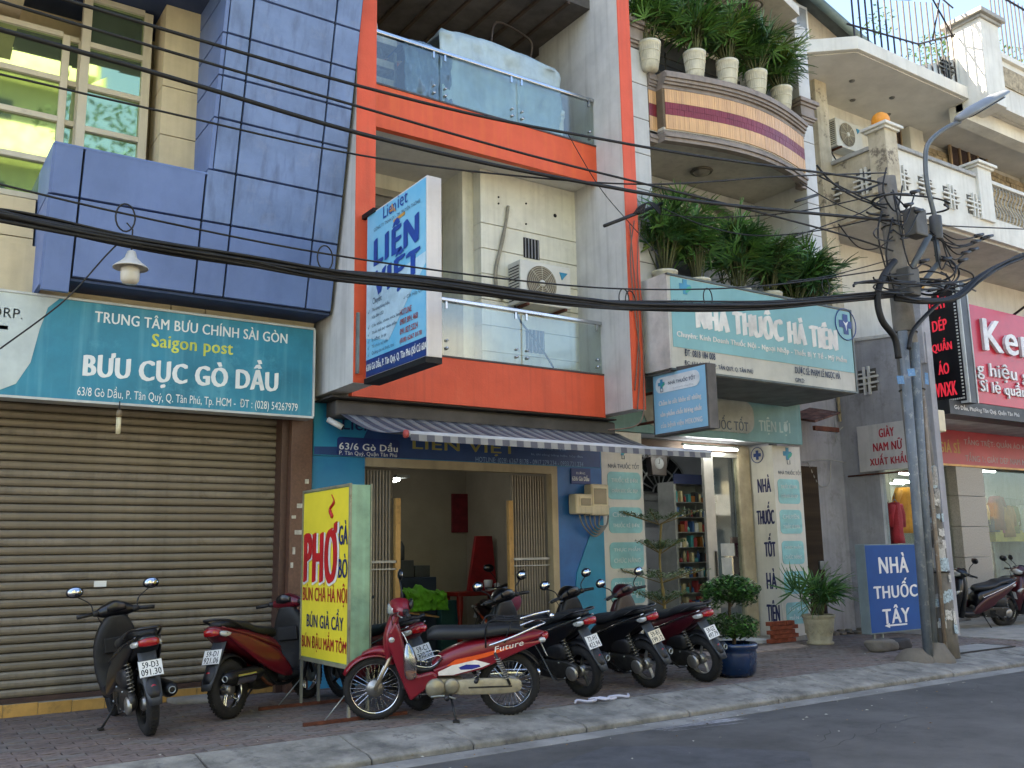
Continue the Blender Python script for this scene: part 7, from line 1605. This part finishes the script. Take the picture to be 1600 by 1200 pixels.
def handlebars(T, hx, hz, cover, headlight=True, steer=0, mirr=(1, 1), mh=.24, w=.33):
    k = MB()
    hb = part(T, 'handlebar', k.tube(spline([(hx-.06, -w, hz-.01), (hx-.02, -w*.55, hz+.0), (hx+.02, -.08, hz-.03), (hx+.02, .08, hz-.03), (hx-.02, w*.55, hz), (hx-.06, w, hz-.01)], 4), .012, 8), chrome)
    for s_ in (-1, 1):
        g_ = part(hb, 'grip', MB().tube([(hx-.035, s_*(w*.62), hz), (hx-.06, s_*w*1.05, hz-.01)], .018, 12), black_plastic)
        part(hb, 'lever', MB().tube(spline([(hx+.03, s_*w*.5, hz), (hx+.04, s_*w*.75, hz-.01), (hx+.0, s_*w*1.02, hz-.02)], 4), .007, 6), alu)
        part(hb, 'switchgear', MB().loft([(s_*w*.42, hx-.015, hz, .02, .022, 3), (s_*w*.52, hx-.03, hz, .03, .03, 3), (s_*w*.62, hx-.035, hz, .02, .024, 3)], 'y', 12, 2), black_plastic)
    part(T, 'instrument_cover', MB().loft([(-.19, hx-.03, hz, .01, .015, 2), (-.15, hx-.0, hz, .045, .04, 2.4), (-.07, hx+.015, hz+.012, .085, .07, 2.6), (0, hx+.02, hz+.02, .098, .08, 2.6), (.07, hx+.015, hz+.012, .085, .07, 2.6), (.15, hx-.0, hz, .045, .04, 2.4), (.19, hx-.03, hz, .01, .015, 2)], 'y', 20, 4), cover)
    k = MB()
    for s_ in (-1, 1): k.tube(spline([(hx+.02, s_*w*.5, hz), (hx+.09, s_*.14, hz-.04), (hx+.08, s_*.08, hz-.2), (hx+.12, s_*.05, hz-.42)], 5), .005, 5)
    part(hb, 'control_cables', k, cable_black)
    part(T, 'dial_panel', MB().loft([(-.085, hx-.075, hz+.035, .012, .03, 2.5), (0, hx-.085, hz+.045, .02, .05, 2.5), (.085, hx-.075, hz+.035, .012, .03, 2.5)], 'y', 16, 4), black_gloss)
    if headlight: part(T, 'headlight', MB().loft([(-.1, hx+.07, hz-.0, .02, .025, 2.4), (0, hx+.105, hz+.0, .03, .055, 2.4), (.1, hx+.07, hz-.0, .02, .025, 2.4)], 'y', 16, 4), clear_lens)
    for s_, on in ((1, mirr[0]), (-1, mirr[1])):
        if not on: continue
        b = Vector((hx-.02, s_*w*.6, hz+.01)); e = Vector((hx+.02, s_*w*.98, hz+mh*.72)); c = e+Vector((-.01, s_*.02, .045))
        mr = part(T, 'mirror', MB().loft([(c.x-.012, c.y, c.z, .070, .048, 2.2), (c.x+.01, c.y, c.z, .075, .052, 2.2), (c.x+.03, c.y, c.z, .03, .02, 2.2)], 'x', 18, 3), black_gloss if cover is not chrome else black_plastic)
        part(mr, 'stem', MB().tube(spline([b, b+Vector((.02, s_*.02, mh*.35)), e], 5), .0065, 6), black_plastic)
        part(mr, 'mirror_glass', MB().loft([(c.x-.0165, c.y, c.z, .062, .042, 2.2), (c.x-.0125, c.y, c.z, .063, .043, 2.2)], 'x', 18, 1), mirror_m)
def licence(T, l1, l2, c, tilt, m, w=.19, h=.14):
    """plate centred at c, its face looking back along -x and tilted up by tilt"""
    r = Vector((0, -1, 0)); u = Vector((sin(tilt), 0, cos(tilt))); c = Vector(c); n_ = r.cross(u); o = c-r*w/2-u*h/2
    P = part(T, 'licence_plate', MB().slab(o, r, u, w, h, .004), m)
    blk = mat('plate_black', '#15151a', .5, bump=0)
    text(P, l1, o+r*.03+u*(h*.54), r, u, w-.06, h*.36, blk, .03, lift=.0015, world=False); text(P, l2, o+r*.015+u*(h*.09), r, u, w-.03, h*.38, blk, .03, lift=.0015, world=False)
    k = MB()
    for a_, b_ in ((0, .003), (h-.003, h)): k.slab(o+r*.006+u*a_+n_*.001, r, u, w-.012, .003, .0005)
    part(P, 'rim_line', k, blk)
def bike_thing(name, label, cat, pos, head, lean, group=None):
    T = thing(name, label, cat, pos, head, group=group); T.rotation_mode = 'XYZ'; T.rotation_euler = (lean, 0, head); return T
def scooter(label, pos, head, body, l1, l2, side=None, lean=rad(-11), pm=None, rimm=None, name='motor_scooter', group='motor scooters parked on the pavement', mirr=(1, 1), tailc=None, glove=True, mf=None, mh=.19, stripe=None, liner=None):
    T = bike_thing(name, label, 'motor scooter', pos, head, lean, group)
    side = side or body; rimm = rimm or alu; liner = liner or black_plastic; tailc = tailc or body
    wheel(T, -.69, .265, .056, 5, rimm); wheel(T, .63, .265, .048, 5, rimm)
    # tail body, side fairing
    loftpart(T, 'tail_body', [(-.92, 0, .815, .03, .02, 2.2), (-.89, 0, .81, .07, .04, 2.5), (-.78, 0, .765, .11, .075, 2.6), (-.55, 0, .69, .14, .12, 2.8), (-.3, 0, .61, .15, .14, 3), (-.08, 0, .54, .15, .15, 3), (.02, 0, .48, .13, .14, 3)], 'x', tailc)
    for s_ in (-1, 1):
        loftpart(T, 'side_panel', [(-.82, s_*.105, .775, .018, .02, 2.4), (-.6, s_*.135, .675, .022, .075, 2.4), (-.35, s_*.15, .55, .026, .11, 2.4), (-.1, s_*.155, .44, .026, .12, 2.4), (.08, s_*.15, .35, .022, .07, 2.4), (.14, s_*.145, .31, .015, .03, 2.4)], 'x', side)
        loftpart(T, 'trim_strip', [(-.86, s_*.10, .835, .006, .007, 2), (-.6, s_*.15, .755, .006, .01, 2), (-.3, s_*.162, .66, .006, .01, 2), (-.05, s_*.165, .58, .006, .008, 2)], 'x', stripe or chrome)
    loftpart(T, 'seat', [(-.84, 0, .855, .06, .025, 2.4), (-.74, 0, .855, .11, .04, 2.6), (-.5, 0, .82, .13, .05, 2.8), (-.38, 0, .775, .135, .05, 2.8), (-.2, 0, .745, .13, .055, 2.8), (-.02, 0, .73, .095, .05, 2.6), (.05, 0, .71, .05, .035, 2.4)], 'x', seat_vinyl)
    part(T, 'grab_rail', MB().tube(spline([(-.62, .14, .82), (-.78, .13, .885), (-.90, .07, .905), (-.92, 0, .905), (-.90, -.07, .905), (-.78, -.13, .885), (-.62, -.14, .82)], 5), .012, 8), black_plastic if body is not black_gloss else black_gloss)
    tl_ = part(T, 'tail_light', MB().loft([(-.085, -.885, .785, .012, .02, 2.4), (-.04, -.92, .79, .022, .034, 2.4), (.04, -.92, .79, .022, .034, 2.4), (.085, -.885, .785, .012, .02, 2.4)], 'y', 14, 3), red_lens)
    for s_ in (-1, 1): part(tl_, 'indicator', MB().loft([(s_*.085, -.865, .78, .018, .022, 2.2), (s_*.115, -.82, .77, .03, .026, 2.2), (s_*.13, -.77, .765, .012, .012, 2.2)], 'y', 12, 2), clear_lens)
    # rear mudguard, long grey flap and plate
    part(T, 'rear_mudguard', arc_band((-.69, 0, .265), .325, rad(40), rad(165), .13, .006), black_plastic)
    fl = MB(); sec = []
    for (x, z, w) in ((-.78, .70, .075), (-.84, .60, .075), (-.91, .47, .07), (-.98, .36, .062), (-1.01, .29, .05)): sec.append([(x, -w, z), (x-.012, -w*.5, z-.004), (x-.012, w*.5, z-.004), (x, w, z), (x+.012, w, z+.004), (x+.012, -w, z+.004)])
    part(T, 'mud_flap', fl.rings(sec), mf or grey_plastic)
    licence(T, l1, l2, (-.90, 0, .575), rad(24), pm or plate_w)
    part(T, 'reflector', MB().tube([(-.955, 0, .43), (-.965, 0, .43)], .02, 10), red_lens)
    # engine: belt case on the left, crankcase, air box, exhaust on the right
    cv = part(T, 'belt_case', MB().loft([(.085, -.42, .30, .32, .085, 2.6), (.10, -.42, .30, .34, .10, 2.6), (.145, -.42, .30, .33, .095, 2.6), (.155, -.42, .30, .30, .075, 2.6)], 'y', 28, 2), dark_metal)
    part(cv, 'clutch_cover', MB().lathe([(.075, -.02), (.075, .005), (.06, .014), (0, .016)], (-.68, .155, .27), 'y', 20), alu)
    part(cv, 'kick_lever', MB().tube([(-.3, .16, .3), (-.5, .185, .2), (-.62, .19, .22)], .009, 6), dark_metal)
    part(T, 'crankcase', MB().loft([(-.4, 0, .33, .08, .10, 2.6), (-.2, 0, .32, .10, .12, 2.8), (-.02, 0, .32, .09, .10, 2.8), (.06, 0, .34, .06, .06, 2.4)], 'x', 16, 3), dark_metal)
    part(T, 'air_box', MB().loft([(-.62, .10, .47, .04, .06, 3), (-.56, .115, .48, .055, .09, 3), (-.36, .115, .48, .055, .08, 3), (-.3, .1, .46, .03, .04, 3)], 'x', 16, 3), black_plastic)
    ex = part(T, 'exhaust', MB().lathe([(.0, -.92), (.036, -.925), (.056, -.90), (.064, -.84), (.066, -.6), (.06, -.44), (.03, -.36)], (0, -.155, .37), 'x', 22), muff)
    part(ex, 'exhaust_tip', MB().lathe([(0, -.91), (.022, -.91), (.024, -.935), (.03, -.935), (.032, -.9)], (0, -.155, .37), 'x', 16), steel)
    part(ex, 'heat_shield', MB().lathe([(.072, -.82), (.074, -.55)], (0, -.155, .37), 'x', 22, a0=pi*.9, a1=pi*1.9), chrome)
    part(ex, 'down_pipe', MB().tube(spline([(-.40, -.15, .35), (-.25, -.12, .26), (-.08, -.06, .22), (.0, 0, .26)], 4), .016, 8), rust)
    for s_ in ((1,) if True else ()):
        a_, b_ = Vector((-.69, .11, .33)), Vector((-.56, .12, .68)); P = []
        for i in range(90): t = i/89; c = a_.lerp(b_, .12+.7*t); an = t*2*pi*8; P.append(c+Vector((.026*cos(an), .026*sin(an), 0)))
        sk = part(T, 'shock_absorber', MB().tube([a_, b_], .011, 8), dark_metal); part(sk, 'spring', MB().tube(P, .005, 5), spring_m)
    # floor, leg shield, nose, fork
    loftpart(T, 'floorboard', [(.0, 0, .30, .15, .06, 4), (.15, 0, .285, .165, .045, 4), (.35, 0, .29, .16, .05, 4)], 'x', liner)
    loftpart(T, 'leg_shield', [(.22, .36, 0, .05, .14, 3), (.32, .37, 0, .05, .17, 3), (.5, .385, 0, .04, .205, 2.8), (.7, .375, 0, .045, .20, 2.6), (.86, .36, 0, .055, .15, 2.4), (.96, .35, 0, .05, .09, 2.4)], 'z', liner, 24)
    loftpart(T, 'front_fairing', [(.30, .44, 0, .05, .11, 2.4), (.42, .48, 0, .075, .15, 2.4), (.6, .485, 0, .09, .19, 2.4), (.78, .45, 0, .08, .175, 2.4), (.92, .41, 0, .06, .11, 2.4)], 'z', body, 24)
    if glove: part(T, 'storage_pocket', MB().box(.31, .335, -.12, .12, .62, .76), mat('dark_pocket', '#0c0c0d', .6), bevel=.01)
    for s_ in (-1, 1):
        part(T, 'front_indicator', MB().loft([(s_*.10, .555, .66, .02, .02, 2), (s_*.15, .525, .68, .025, .04, 2), (s_*.185, .47, .71, .015, .02, 2)], 'y', 12, 2), clear_lens)
        part(T, 'fork_leg', MB().tube([(.49, s_*.075, .60), (.625, s_*.075, .265)], .016, 8), dark_metal)
    part(T, 'steering_column', MB().tube([(.36, 0, 1.0), (.5, 0, .55)], .03, 10), liner)
    part(T, 'front_mudguard', arc_band((.63, 0, .265), .305, rad(15), rad(160), .125, .006, taper=.3), body)
    part(T, 'brake_disc', MB().lathe([(.04, -.055), (.10, -.055), (.10, -.051), (.04, -.051)], (.63, 0, .265), 'y', 24), steel)
    handlebars(T, .36, 1.0, body, headlight=True, mirr=mirr, mh=mh)
    k = MB()
    for (x, z) in ((-.68, .33), (-.68, .23), (-.52, .37), (-.30, .39), (-.14, .36), (-.14, .25), (-.40, .215), (-.58, .215)): k.lathe([(0, .012), (.009, .010), (.011, 0)], (x, .152, z), 'y', 8)
    part(cv, 'bolts', k, steel, kind='stuff')
    for j in range(5): part(cv, 'cooling_fin', MB().box(-.36+j*.03, -.35+j*.03, .152, .165, .25, .35), dark_metal)
    part(T, 'kickstand', MB().tube([(-.12, .12, .24), (-.17, .27, .045)], .011, 8).box(-.21, -.13, .255, .3, .035, .05), black_plastic)
    part(T, 'underframe', MB().tube(spline([(.36, 0, .3), (.2, .08, .22), (-.1, .09, .25), (-.35, .1, .5), (-.6, .09, .66)], 4), .017, 8).tube(spline([(.36, 0, .3), (.2, -.08, .22), (-.1, -.09, .25), (-.35, -.1, .5), (-.6, -.09, .66)], 4), .017, 8), black_plastic)
    return T
wine = mat('wine_red_gloss_paint', '#5c0f1c', .3, var=.06, bump=0, coat=.25)
dkred = mat('dark_maroon_gloss_paint', '#360d15', .3, var=.06, bump=0, coat=.25)
cherry = mat('cherry_red_gloss_paint', '#70121f', .3, var=.06, bump=0, coat=.25, streak=.08)

def rc(x, y, h, d=.69): return (x+d*cos(rad(h)), y+d*sin(rad(h)), 0)
s1 = scooter('black scooter with grey mud flap parked in front of the roller shutter', rc(2.14, 8.70, 90), rad(90), black_gloss, '59-D3', '091.30', lean=rad(-6), rimm=dark_metal, stripe=mat('dark_chrome', '#5a5a5c', .2, .9), mh=.24)
s2 = scooter('wine red scooter between the roller shutter and the yellow sign', rc(2.95, 9.08, 35), rad(35), wine, '59-D1', '921.06', rimm=chrome, mirr=(0, 1), stripe=wine, lean=rad(-6), liner=black_plastic)
s5 = scooter('dark red scooter nearest the blue plant pot', rc(8.03, 7.99, 96), rad(96), dkred, '59-G2', '497.79', side=dkred, stripe=chrome, liner=mat('brown_plastic', '#4c4038', .5), rimm=alu, mirr=(1, 1))
s4 = scooter('black scooter with cream licence plate, second from the blue plant pot', rc(7.24, 8.04, 96), rad(96), black_gloss, '59-B1', '199.12', pm=plate_c, rimm=alu, mirr=(1, 1))
s3 = scooter('black scooter third from the blue plant pot, behind the red motorbike rack', rc(6.31, 8.01, 100), rad(100), black_gloss, '72-H1', '423.94', rimm=dark_metal, stripe=chrome, mirr=(1, 1), lean=rad(-9))
s0 = scooter('maroon scooter half hidden behind the yellow sign and the red motorbike', (4.45, 9.05, 0), rad(99), wine, '59-C1', '338.20', rimm=dark_metal, mirr=(1, 0))
s6 = scooter('black and red scooter parked just right of the utility pole', (16.9, 10.0, 0), rad(165), black_gloss, '59-T1', '552.18', rimm=dark_metal, side=dkred, group='motor scooters parked by the clothes shop', mirr=(1, 0), mh=.34)
s7 = scooter('dark maroon scooter cut off by the right edge of the picture', (18.35, 9.75, 0), rad(175), dkred, '59-P2', '610.44', group='motor scooters parked by the clothes shop', mirr=(0, 1))
s8 = scooter('blue black scooter standing behind the maroon one at the right edge', (19.6, 10.2, 0), rad(150), mat('blue_black_gloss', '#10162c', .2, bump=0, coat=.8), '59-H1', '207.35', group='motor scooters parked by the clothes shop')

def underbone(label, pos, head, body, plate, lean=rad(-7), rack=True, bag=True, group=None, name='motorbike', spoke=32, round_light=False, mirr=(1, 0)):
    T = bike_thing(name, label, 'motorbike', pos, head, lean, group)
    R = .285; wheel(T, -.61, R, .042, spoke, chrome); wheel(T, .62, R, .036, spoke, chrome)
    for x in (-.61, .62): part(T, 'drum', MB().lathe([(0, -.045), (.075, -.04), (.085, 0), (.075, .04), (0, .045)], (x, 0, R), 'y', 24), alu)
    # side fairing of the tail: one shell from tail down to the engine, with printed stripes
    loftpart(T, 'tail_body', [(-.93, 0, .735, .03, .02, 2.4), (-.86, 0, .725, .085, .04, 2.6), (-.7, 0, .69, .11, .06, 2.8), (-.45, 0, .62, .12, .095, 3), (-.2, 0, .56, .12, .12, 3), (.0, 0, .50, .10, .10, 3), (.12, 0, .44, .08, .06, 3)], 'x', body)
    for s_ in (-1, 1):
        prof = [(-.90, .70), (-.62, .665), (-.3, .575), (-.02, .50), (.10, .46), (.08, .40), (-.10, .40), (-.35, .45), (-.6, .56), (-.88, .67)]
        k = part(T, 'side_cover', MB().prism('xz', prof, s_*.105, s_*.135), body, bevel=.012)
        white_s = mat('decal_white', '#d9d2c8', .35, bump=0); or_s = mat('decal_orange', '#d2521e', .35, bump=0); bl_s = mat('decal_blue', '#2a2f7a', .35, bump=0)
        y = s_*.1372
        def dec(nm, P, m, l): part(k, nm, MB().prism('xz', P, y, y+s_*l), m)
        dec('decal_white', [(-.26, .545), (-.42, .50), (-.34, .47), (-.08, .41), (.05, .41), (.055, .44), (-.08, .50)], white_s, .0008)
        dec('decal_orange', [(-.10, .545), (-.36, .595), (-.60, .65), (-.64, .645), (-.38, .56), (-.12, .505), (-.02, .49)], or_s, .0012)
        dec('decal_blue', [(-.13, .475), (-.2, .50), (-.32, .495), (-.33, .475), (-.25, .455), (-.15, .455)], bl_s, .0016)
        r = Vector((-1, 0, .22)).normalized() if s_ > 0 else Vector((1, 0, -.22)).normalized(); u = Vector((.22, 0, 1)).normalized()
        o = Vector((-.46, y+.002*s_, .60)) if s_ > 0 else Vector((-.78, y+.002*s_, .67))
        text(k, 'Future', o, r, u, .27, .05, white_s, .02, lift=.0006, shear=.3, world=False)
    loftpart(T, 'seat', [(-.72, 0, .78, .085, .025, 2.6), (-.55, 0, .785, .115, .05, 2.8), (-.3, 0, .765, .125, .055, 2.8), (-.08, 0, .765, .125, .06, 2.8), (.08, 0, .765, .11, .06, 2.6), (.15, 0, .745, .07, .04, 2.4)], 'x', seat_vinyl)
    # front: head tube cover, spine tunnel, leg shields
    loftpart(T, 'spine_cover', [(.04, 0, .50, .08, .07, 2.6), (.12, 0, .44, .085, .065, 2.6), (.22, 0, .44, .085, .06, 2.6), (.30, 0, .50, .085, .06, 2.6), (.36, 0, .62, .08, .06, 2.4)], 'x', black_plastic)
    for s_ in (-1, 1):
        prof = [(.44, .90), (.50, .80), (.50, .68), (.455, .56), (.41, .44), (.36, .32), (.30, .19), (.22, .25), (.12, .32), (.05, .40), (.1, .45), (.24, .42), (.31, .52), (.36, .66), (.40, .82)]
        part(T, 'leg_shield', MB().prism('xz', prof, s_*.085, s_*.15), body, bevel=.022, seg=3)
        part(T, 'step_trim', MB().tube(spline([(.32, s_*.13, .60), (.24, s_*.125, .47), (.10, s_*.125, .475), (.02, s_*.12, .56)], 4), .010, 6), black_plastic)
        part(T, 'fork_leg', MB().tube([(.46, s_*.075, .62), (.62, s_*.075, R)], .017, 10), mat('worn_fork', '#a79b86', .4, .7))
    loftpart(T, 'front_fairing', [(.5, .475, 0, .035, .06, 2.4), (.6, .495, 0, .05, .10, 2.4), (.75, .49, 0, .06, .11, 2.4), (.88, .46, 0, .05, .085, 2.4), (.96, .42, 0, .04, .05, 2.4)], 'z', body, 20)
    part(T, 'front_mudguard', arc_band((.62, 0, R), .325, rad(25), rad(150), .12, .006, taper=.25), body)
    loftpart(T, 'mudguard_bridge', [(.40, 0, .53, .03, .03, 2.4), (.50, 0, .60, .075, .045, 2.4), (.62, 0, .625, .07, .03, 2.4), (.74, 0, .59, .05, .015, 2.4)], 'x', body)
    # engine and chain case
    eng = part(T, 'crankcase', MB().loft([(-.12, -.02, .30, .15, .065, 2.8), (-.09, -.02, .30, .165, .078, 2.8), (.09, -.02, .30, .165, .078, 2.8), (.12, -.02, .30, .145, .06, 2.8)], 'y', 24, 2), mat('cream_aluminium', '#8f8875', .4, .6, var=.12, scale=10))
    part(eng, 'flywheel_cover', MB().lathe([(.088, -.01), (.088, .02), (.07, .035), (0, .04)], (.08, .13, .30), 'y', 24), mat('cream_aluminium', '#8f8875', .4, .6))
    part(eng, 'sprocket_cover', MB().lathe([(.07, -.01), (.07, .015), (.05, .028), (0, .03)], (-.07, .13, .31), 'y', 20), mat('cream_aluminium', '#8f8875', .4, .6))
    cyl = MB()
    for i in range(7): cyl.box(.16+i*.024, .172+i*.024, -.06, .06, .26-.01*abs(i-3)*.2, .38)
    part(T, 'cylinder_fins', cyl, dark_metal); part(T, 'cylinder_head', MB().box(.325, .38, -.05, .05, .27, .37), dark_metal, bevel=.012)
    cc = part(T, 'chain_case', MB().loft([(.095, -.38, .295, .32, .062, 4), (.105, -.38, .295, .33, .072, 4), (.125, -.38, .295, .33, .072, 4), (.135, -.38, .295, .315, .06, 4)], 'y', 36, 1), mat('cream_case_paint', '#9a917a', .45, .2, var=.12, scale=8, spots=.25, spotcol='#6e5f48', spotscale=12))
    part(cc, 'case_slot', MB().prism('xz', rrect(-.62, -.22, .285, .30, .006), .136, .138), dark_metal)
    part(T, 'gear_pedal', MB().tube(spline([(.12, .19, .235), (.0, .185, .24), (-.1, .18, .21)], 3), .009, 6), steel)
    part(T, 'step_bar', MB().tube([(-.02, -.25, .23), (-.02, .25, .23)], .012, 8), black_plastic)
    for s_ in (-1, 1):
        part(T, 'foot_rubber', MB().tube([(-.02, s_*.17, .235), (-.02, s_*.27, .235)], .022, 10), black_plastic)
        part(T, 'rear_foot_rest', MB().tube([(-.30, s_*.13, .36), (-.28, s_*.24, .37)], .02, 8), black_plastic)
        a_, b_ = Vector((-.60, s_*.15, .31)), Vector((-.46, s_*.14, .60)); P = []
        for i in range(100): t = i/99; c = a_.lerp(b_, .2+.65*t); an = t*2*pi*10; P.append(c+Vector((.024*cos(an), .024*sin(an), 0)))
        sk = part(T, 'shock_absorber', MB().tube([a_, b_], .012, 8), dark_metal); part(sk, 'spring', MB().tube(P, .0055, 5), spring_m)
    ex = part(T, 'exhaust', MB().lathe([(0, -.92), (.03, -.92), (.04, -.9), (.045, -.6), (.035, -.4), (.018, -.34)], (0, -.15, .34), 'x', 20), chrome)
    part(ex, 'down_pipe', MB().tube(spline([(-.36, -.15, .34), (-.1, -.13, .22), (.2, -.06, .2), (.33, 0, .27)], 4), .014, 8), chrome)
    part(T, 'rear_mudguard', arc_band((-.61, 0, R), .34, rad(35), rad(150), .11, .006), black_plastic)
    sec = [[(x, -w, z), (x, w, z), (x+.012, w, z+.004), (x+.012, -w, z+.004)] for (x, z, w) in ((-.86, .62, .05), (-.93, .50, .05), (-1.0, .36, .05), (-1.03, .30, .04))]
    part(T, 'mud_flap', MB().rings(sec, smooth=False), grey_plastic)
    licence(T, plate[0], plate[1], (-.93, 0, .60), rad(25), plate_w, .17, .12)
    tl_ = part(T, 'tail_light', MB().loft([(-.07, -.925, .715, .02, .03, 2.6), (0, -.95, .715, .03, .038, 2.6), (.07, -.925, .715, .02, .03, 2.6)], 'y', 14, 3), red_lens)
    for s_ in (-1, 1): part(tl_, 'indicator', MB().ball((-.90, s_*.125, .70), (.035, .03, .025)).tube([(-.90, s_*.07, .70), (-.90, s_*.1, .70)], .01, 6), clear_lens)
    if rack:
        k = MB()
        for s_ in (-1, 1): k.tube(spline([(-.40, s_*.135, .66), (-.62, s_*.15, .735), (-.84, s_*.13, .82), (-.93, s_*.07, .84)], 4), .011, 8)
        k.tube([(-.93, -.07, .84), (-.93, .07, .84)], .011, 8)
        part(T, 'grab_rail', k, chrome)
        k = MB()
        for s_ in (-1, 1): k.tube(spline([(-.38, s_*.12, .64), (-.40, s_*.13, .87), (-.6, s_*.12, .875), (-.98, s_*.10, .885)], 4), .008, 6).tube([(-.55, s_*.12, .68), (-.62, s_*.12, .875)], .007, 6)
        for i in range(6): k.tube([(-.48-.09*i, -.12, .877), (-.48-.09*i, .12, .877)], .006, 6)
        for y in (-.04, .04): k.tube([(-.45, y, .882), (-.98, y, .886)], .006, 6)
        part(T, 'luggage_rack', k, mat('black_rack', '#26272a', .35, .6))
        k = MB().tube([(-.98, -.1, .885), (-1.0, .1, .91)], .02, 8).tube(spline([(-.7, .1, .89), (-.85, .05, .92), (-.98, .08, .95)], 3), .012, 6)
        part(T, 'rack_grip', k, chrome)
    k = MB()
    for s_ in (-1, 1): k.tube(spline([(.30, s_*.10, .56), (.26, s_*.105, .50), (.12, s_*.105, .48), (.03, s_*.10, .55), (.06, s_*.1, .58), (.22, s_*.1, .53)], 4), .006, 6)
    for i in range(4): k.tube([(.06+.05*i, -.1, .50), (.06+.05*i, .1, .50)], .005, 5)
    part(T, 'basket_rail', k, chrome)
    if bag:
        bgm = pane_mat('clear_plastic_bag', '#c9ccd2', .25, .25)
        b_ = MB().loft([(.40, .30, .205, .03, .03, 2.2), (.44, .30, .205, .055, .05, 2.4), (.58, .31, .205, .06, .055, 2.4), (.66, .32, .20, .045, .035, 2.2), (.72, .33, .19, .012, .012, 2)], 'z', 16, 3)
        bt = part(T, 'plastic_bag', b_, bgm); part(bt, 'orange_drink', MB().loft([(.405, .30, .205, .025, .025, 2.2), (.46, .30, .205, .048, .045, 2.4), (.47, .30, .205, .048, .045, 2.4)], 'z', 14, 2), mat('orange_drink', '#b3661c', .3, bump=0)); part(bt, 'bag_knot', MB().tube([(.33, .19, .72), (.36, .16, .78), (.38, .12, .80)], .004, 4), white_paint)
    handlebars(T, .38, .99, body, headlight=not round_light, mirr=mirr, mh=.3)
    if round_light: part(T, 'round_headlight', MB().lathe([(0, .09), (.07, .085), (.08, .06), (.075, 0), (.04, -.05)], (.42, 0, .97), 'x', 24), chrome)
    part(T, 'kickstand', MB().tube([(-.06, .10, .22), (-.1, .28, .05)], .011, 8).box(-.13, -.07, .265, .31, .03, .05), black_plastic)
    part(T, 'front_reflector', MB().ball((.47, .14, .74), (.03, .02, .03)), clear_lens)
    return T
wv = underbone('cherry red motorbike with striped tail and drink bag parked side on', (4.53, 7.86, 0), rad(180-27), cherry, ('59-X1', '127'), mirr=(0, 1))
wv2 = underbone('black motorbike with round headlight standing in the shop doorway', (7.35, 11.3, 0), rad(-105), black_gloss, ('59-K1', '44'), rack=False, bag=False, round_light=True, name='motorbike', mirr=(1, 1), lean=rad(-6))
jk = thing('pink_jacket', 'crumpled pink and grey jacket hanging over a handlebar by the shop door', 'jacket', (6.1, 9.5, .8))
cj = at(795, 940, 'Y', 9.75)
k = MB(); k.loft([(cj.z-.16, cj.x, cj.y, .06, .06, 2.2), (cj.z-.05, cj.x+.02, cj.y, .13, .10, 2.4), (cj.z+.06, cj.x+.04, cj.y, .12, .09, 2.2), (cj.z+.12, cj.x+.06, cj.y, .05, .05, 2)], 'z', 18, 4)
k.v = [tuple(Vector(p)+Vector((1, 1, .6))*.035*mnoise.noise(Vector(p)*14)) for p in k.v]
part(jk, 'cloth', k, mat('pink_grey_cloth', '#7c2c42', .8, var=.2, col2='#54525a', scale=9), world=True)
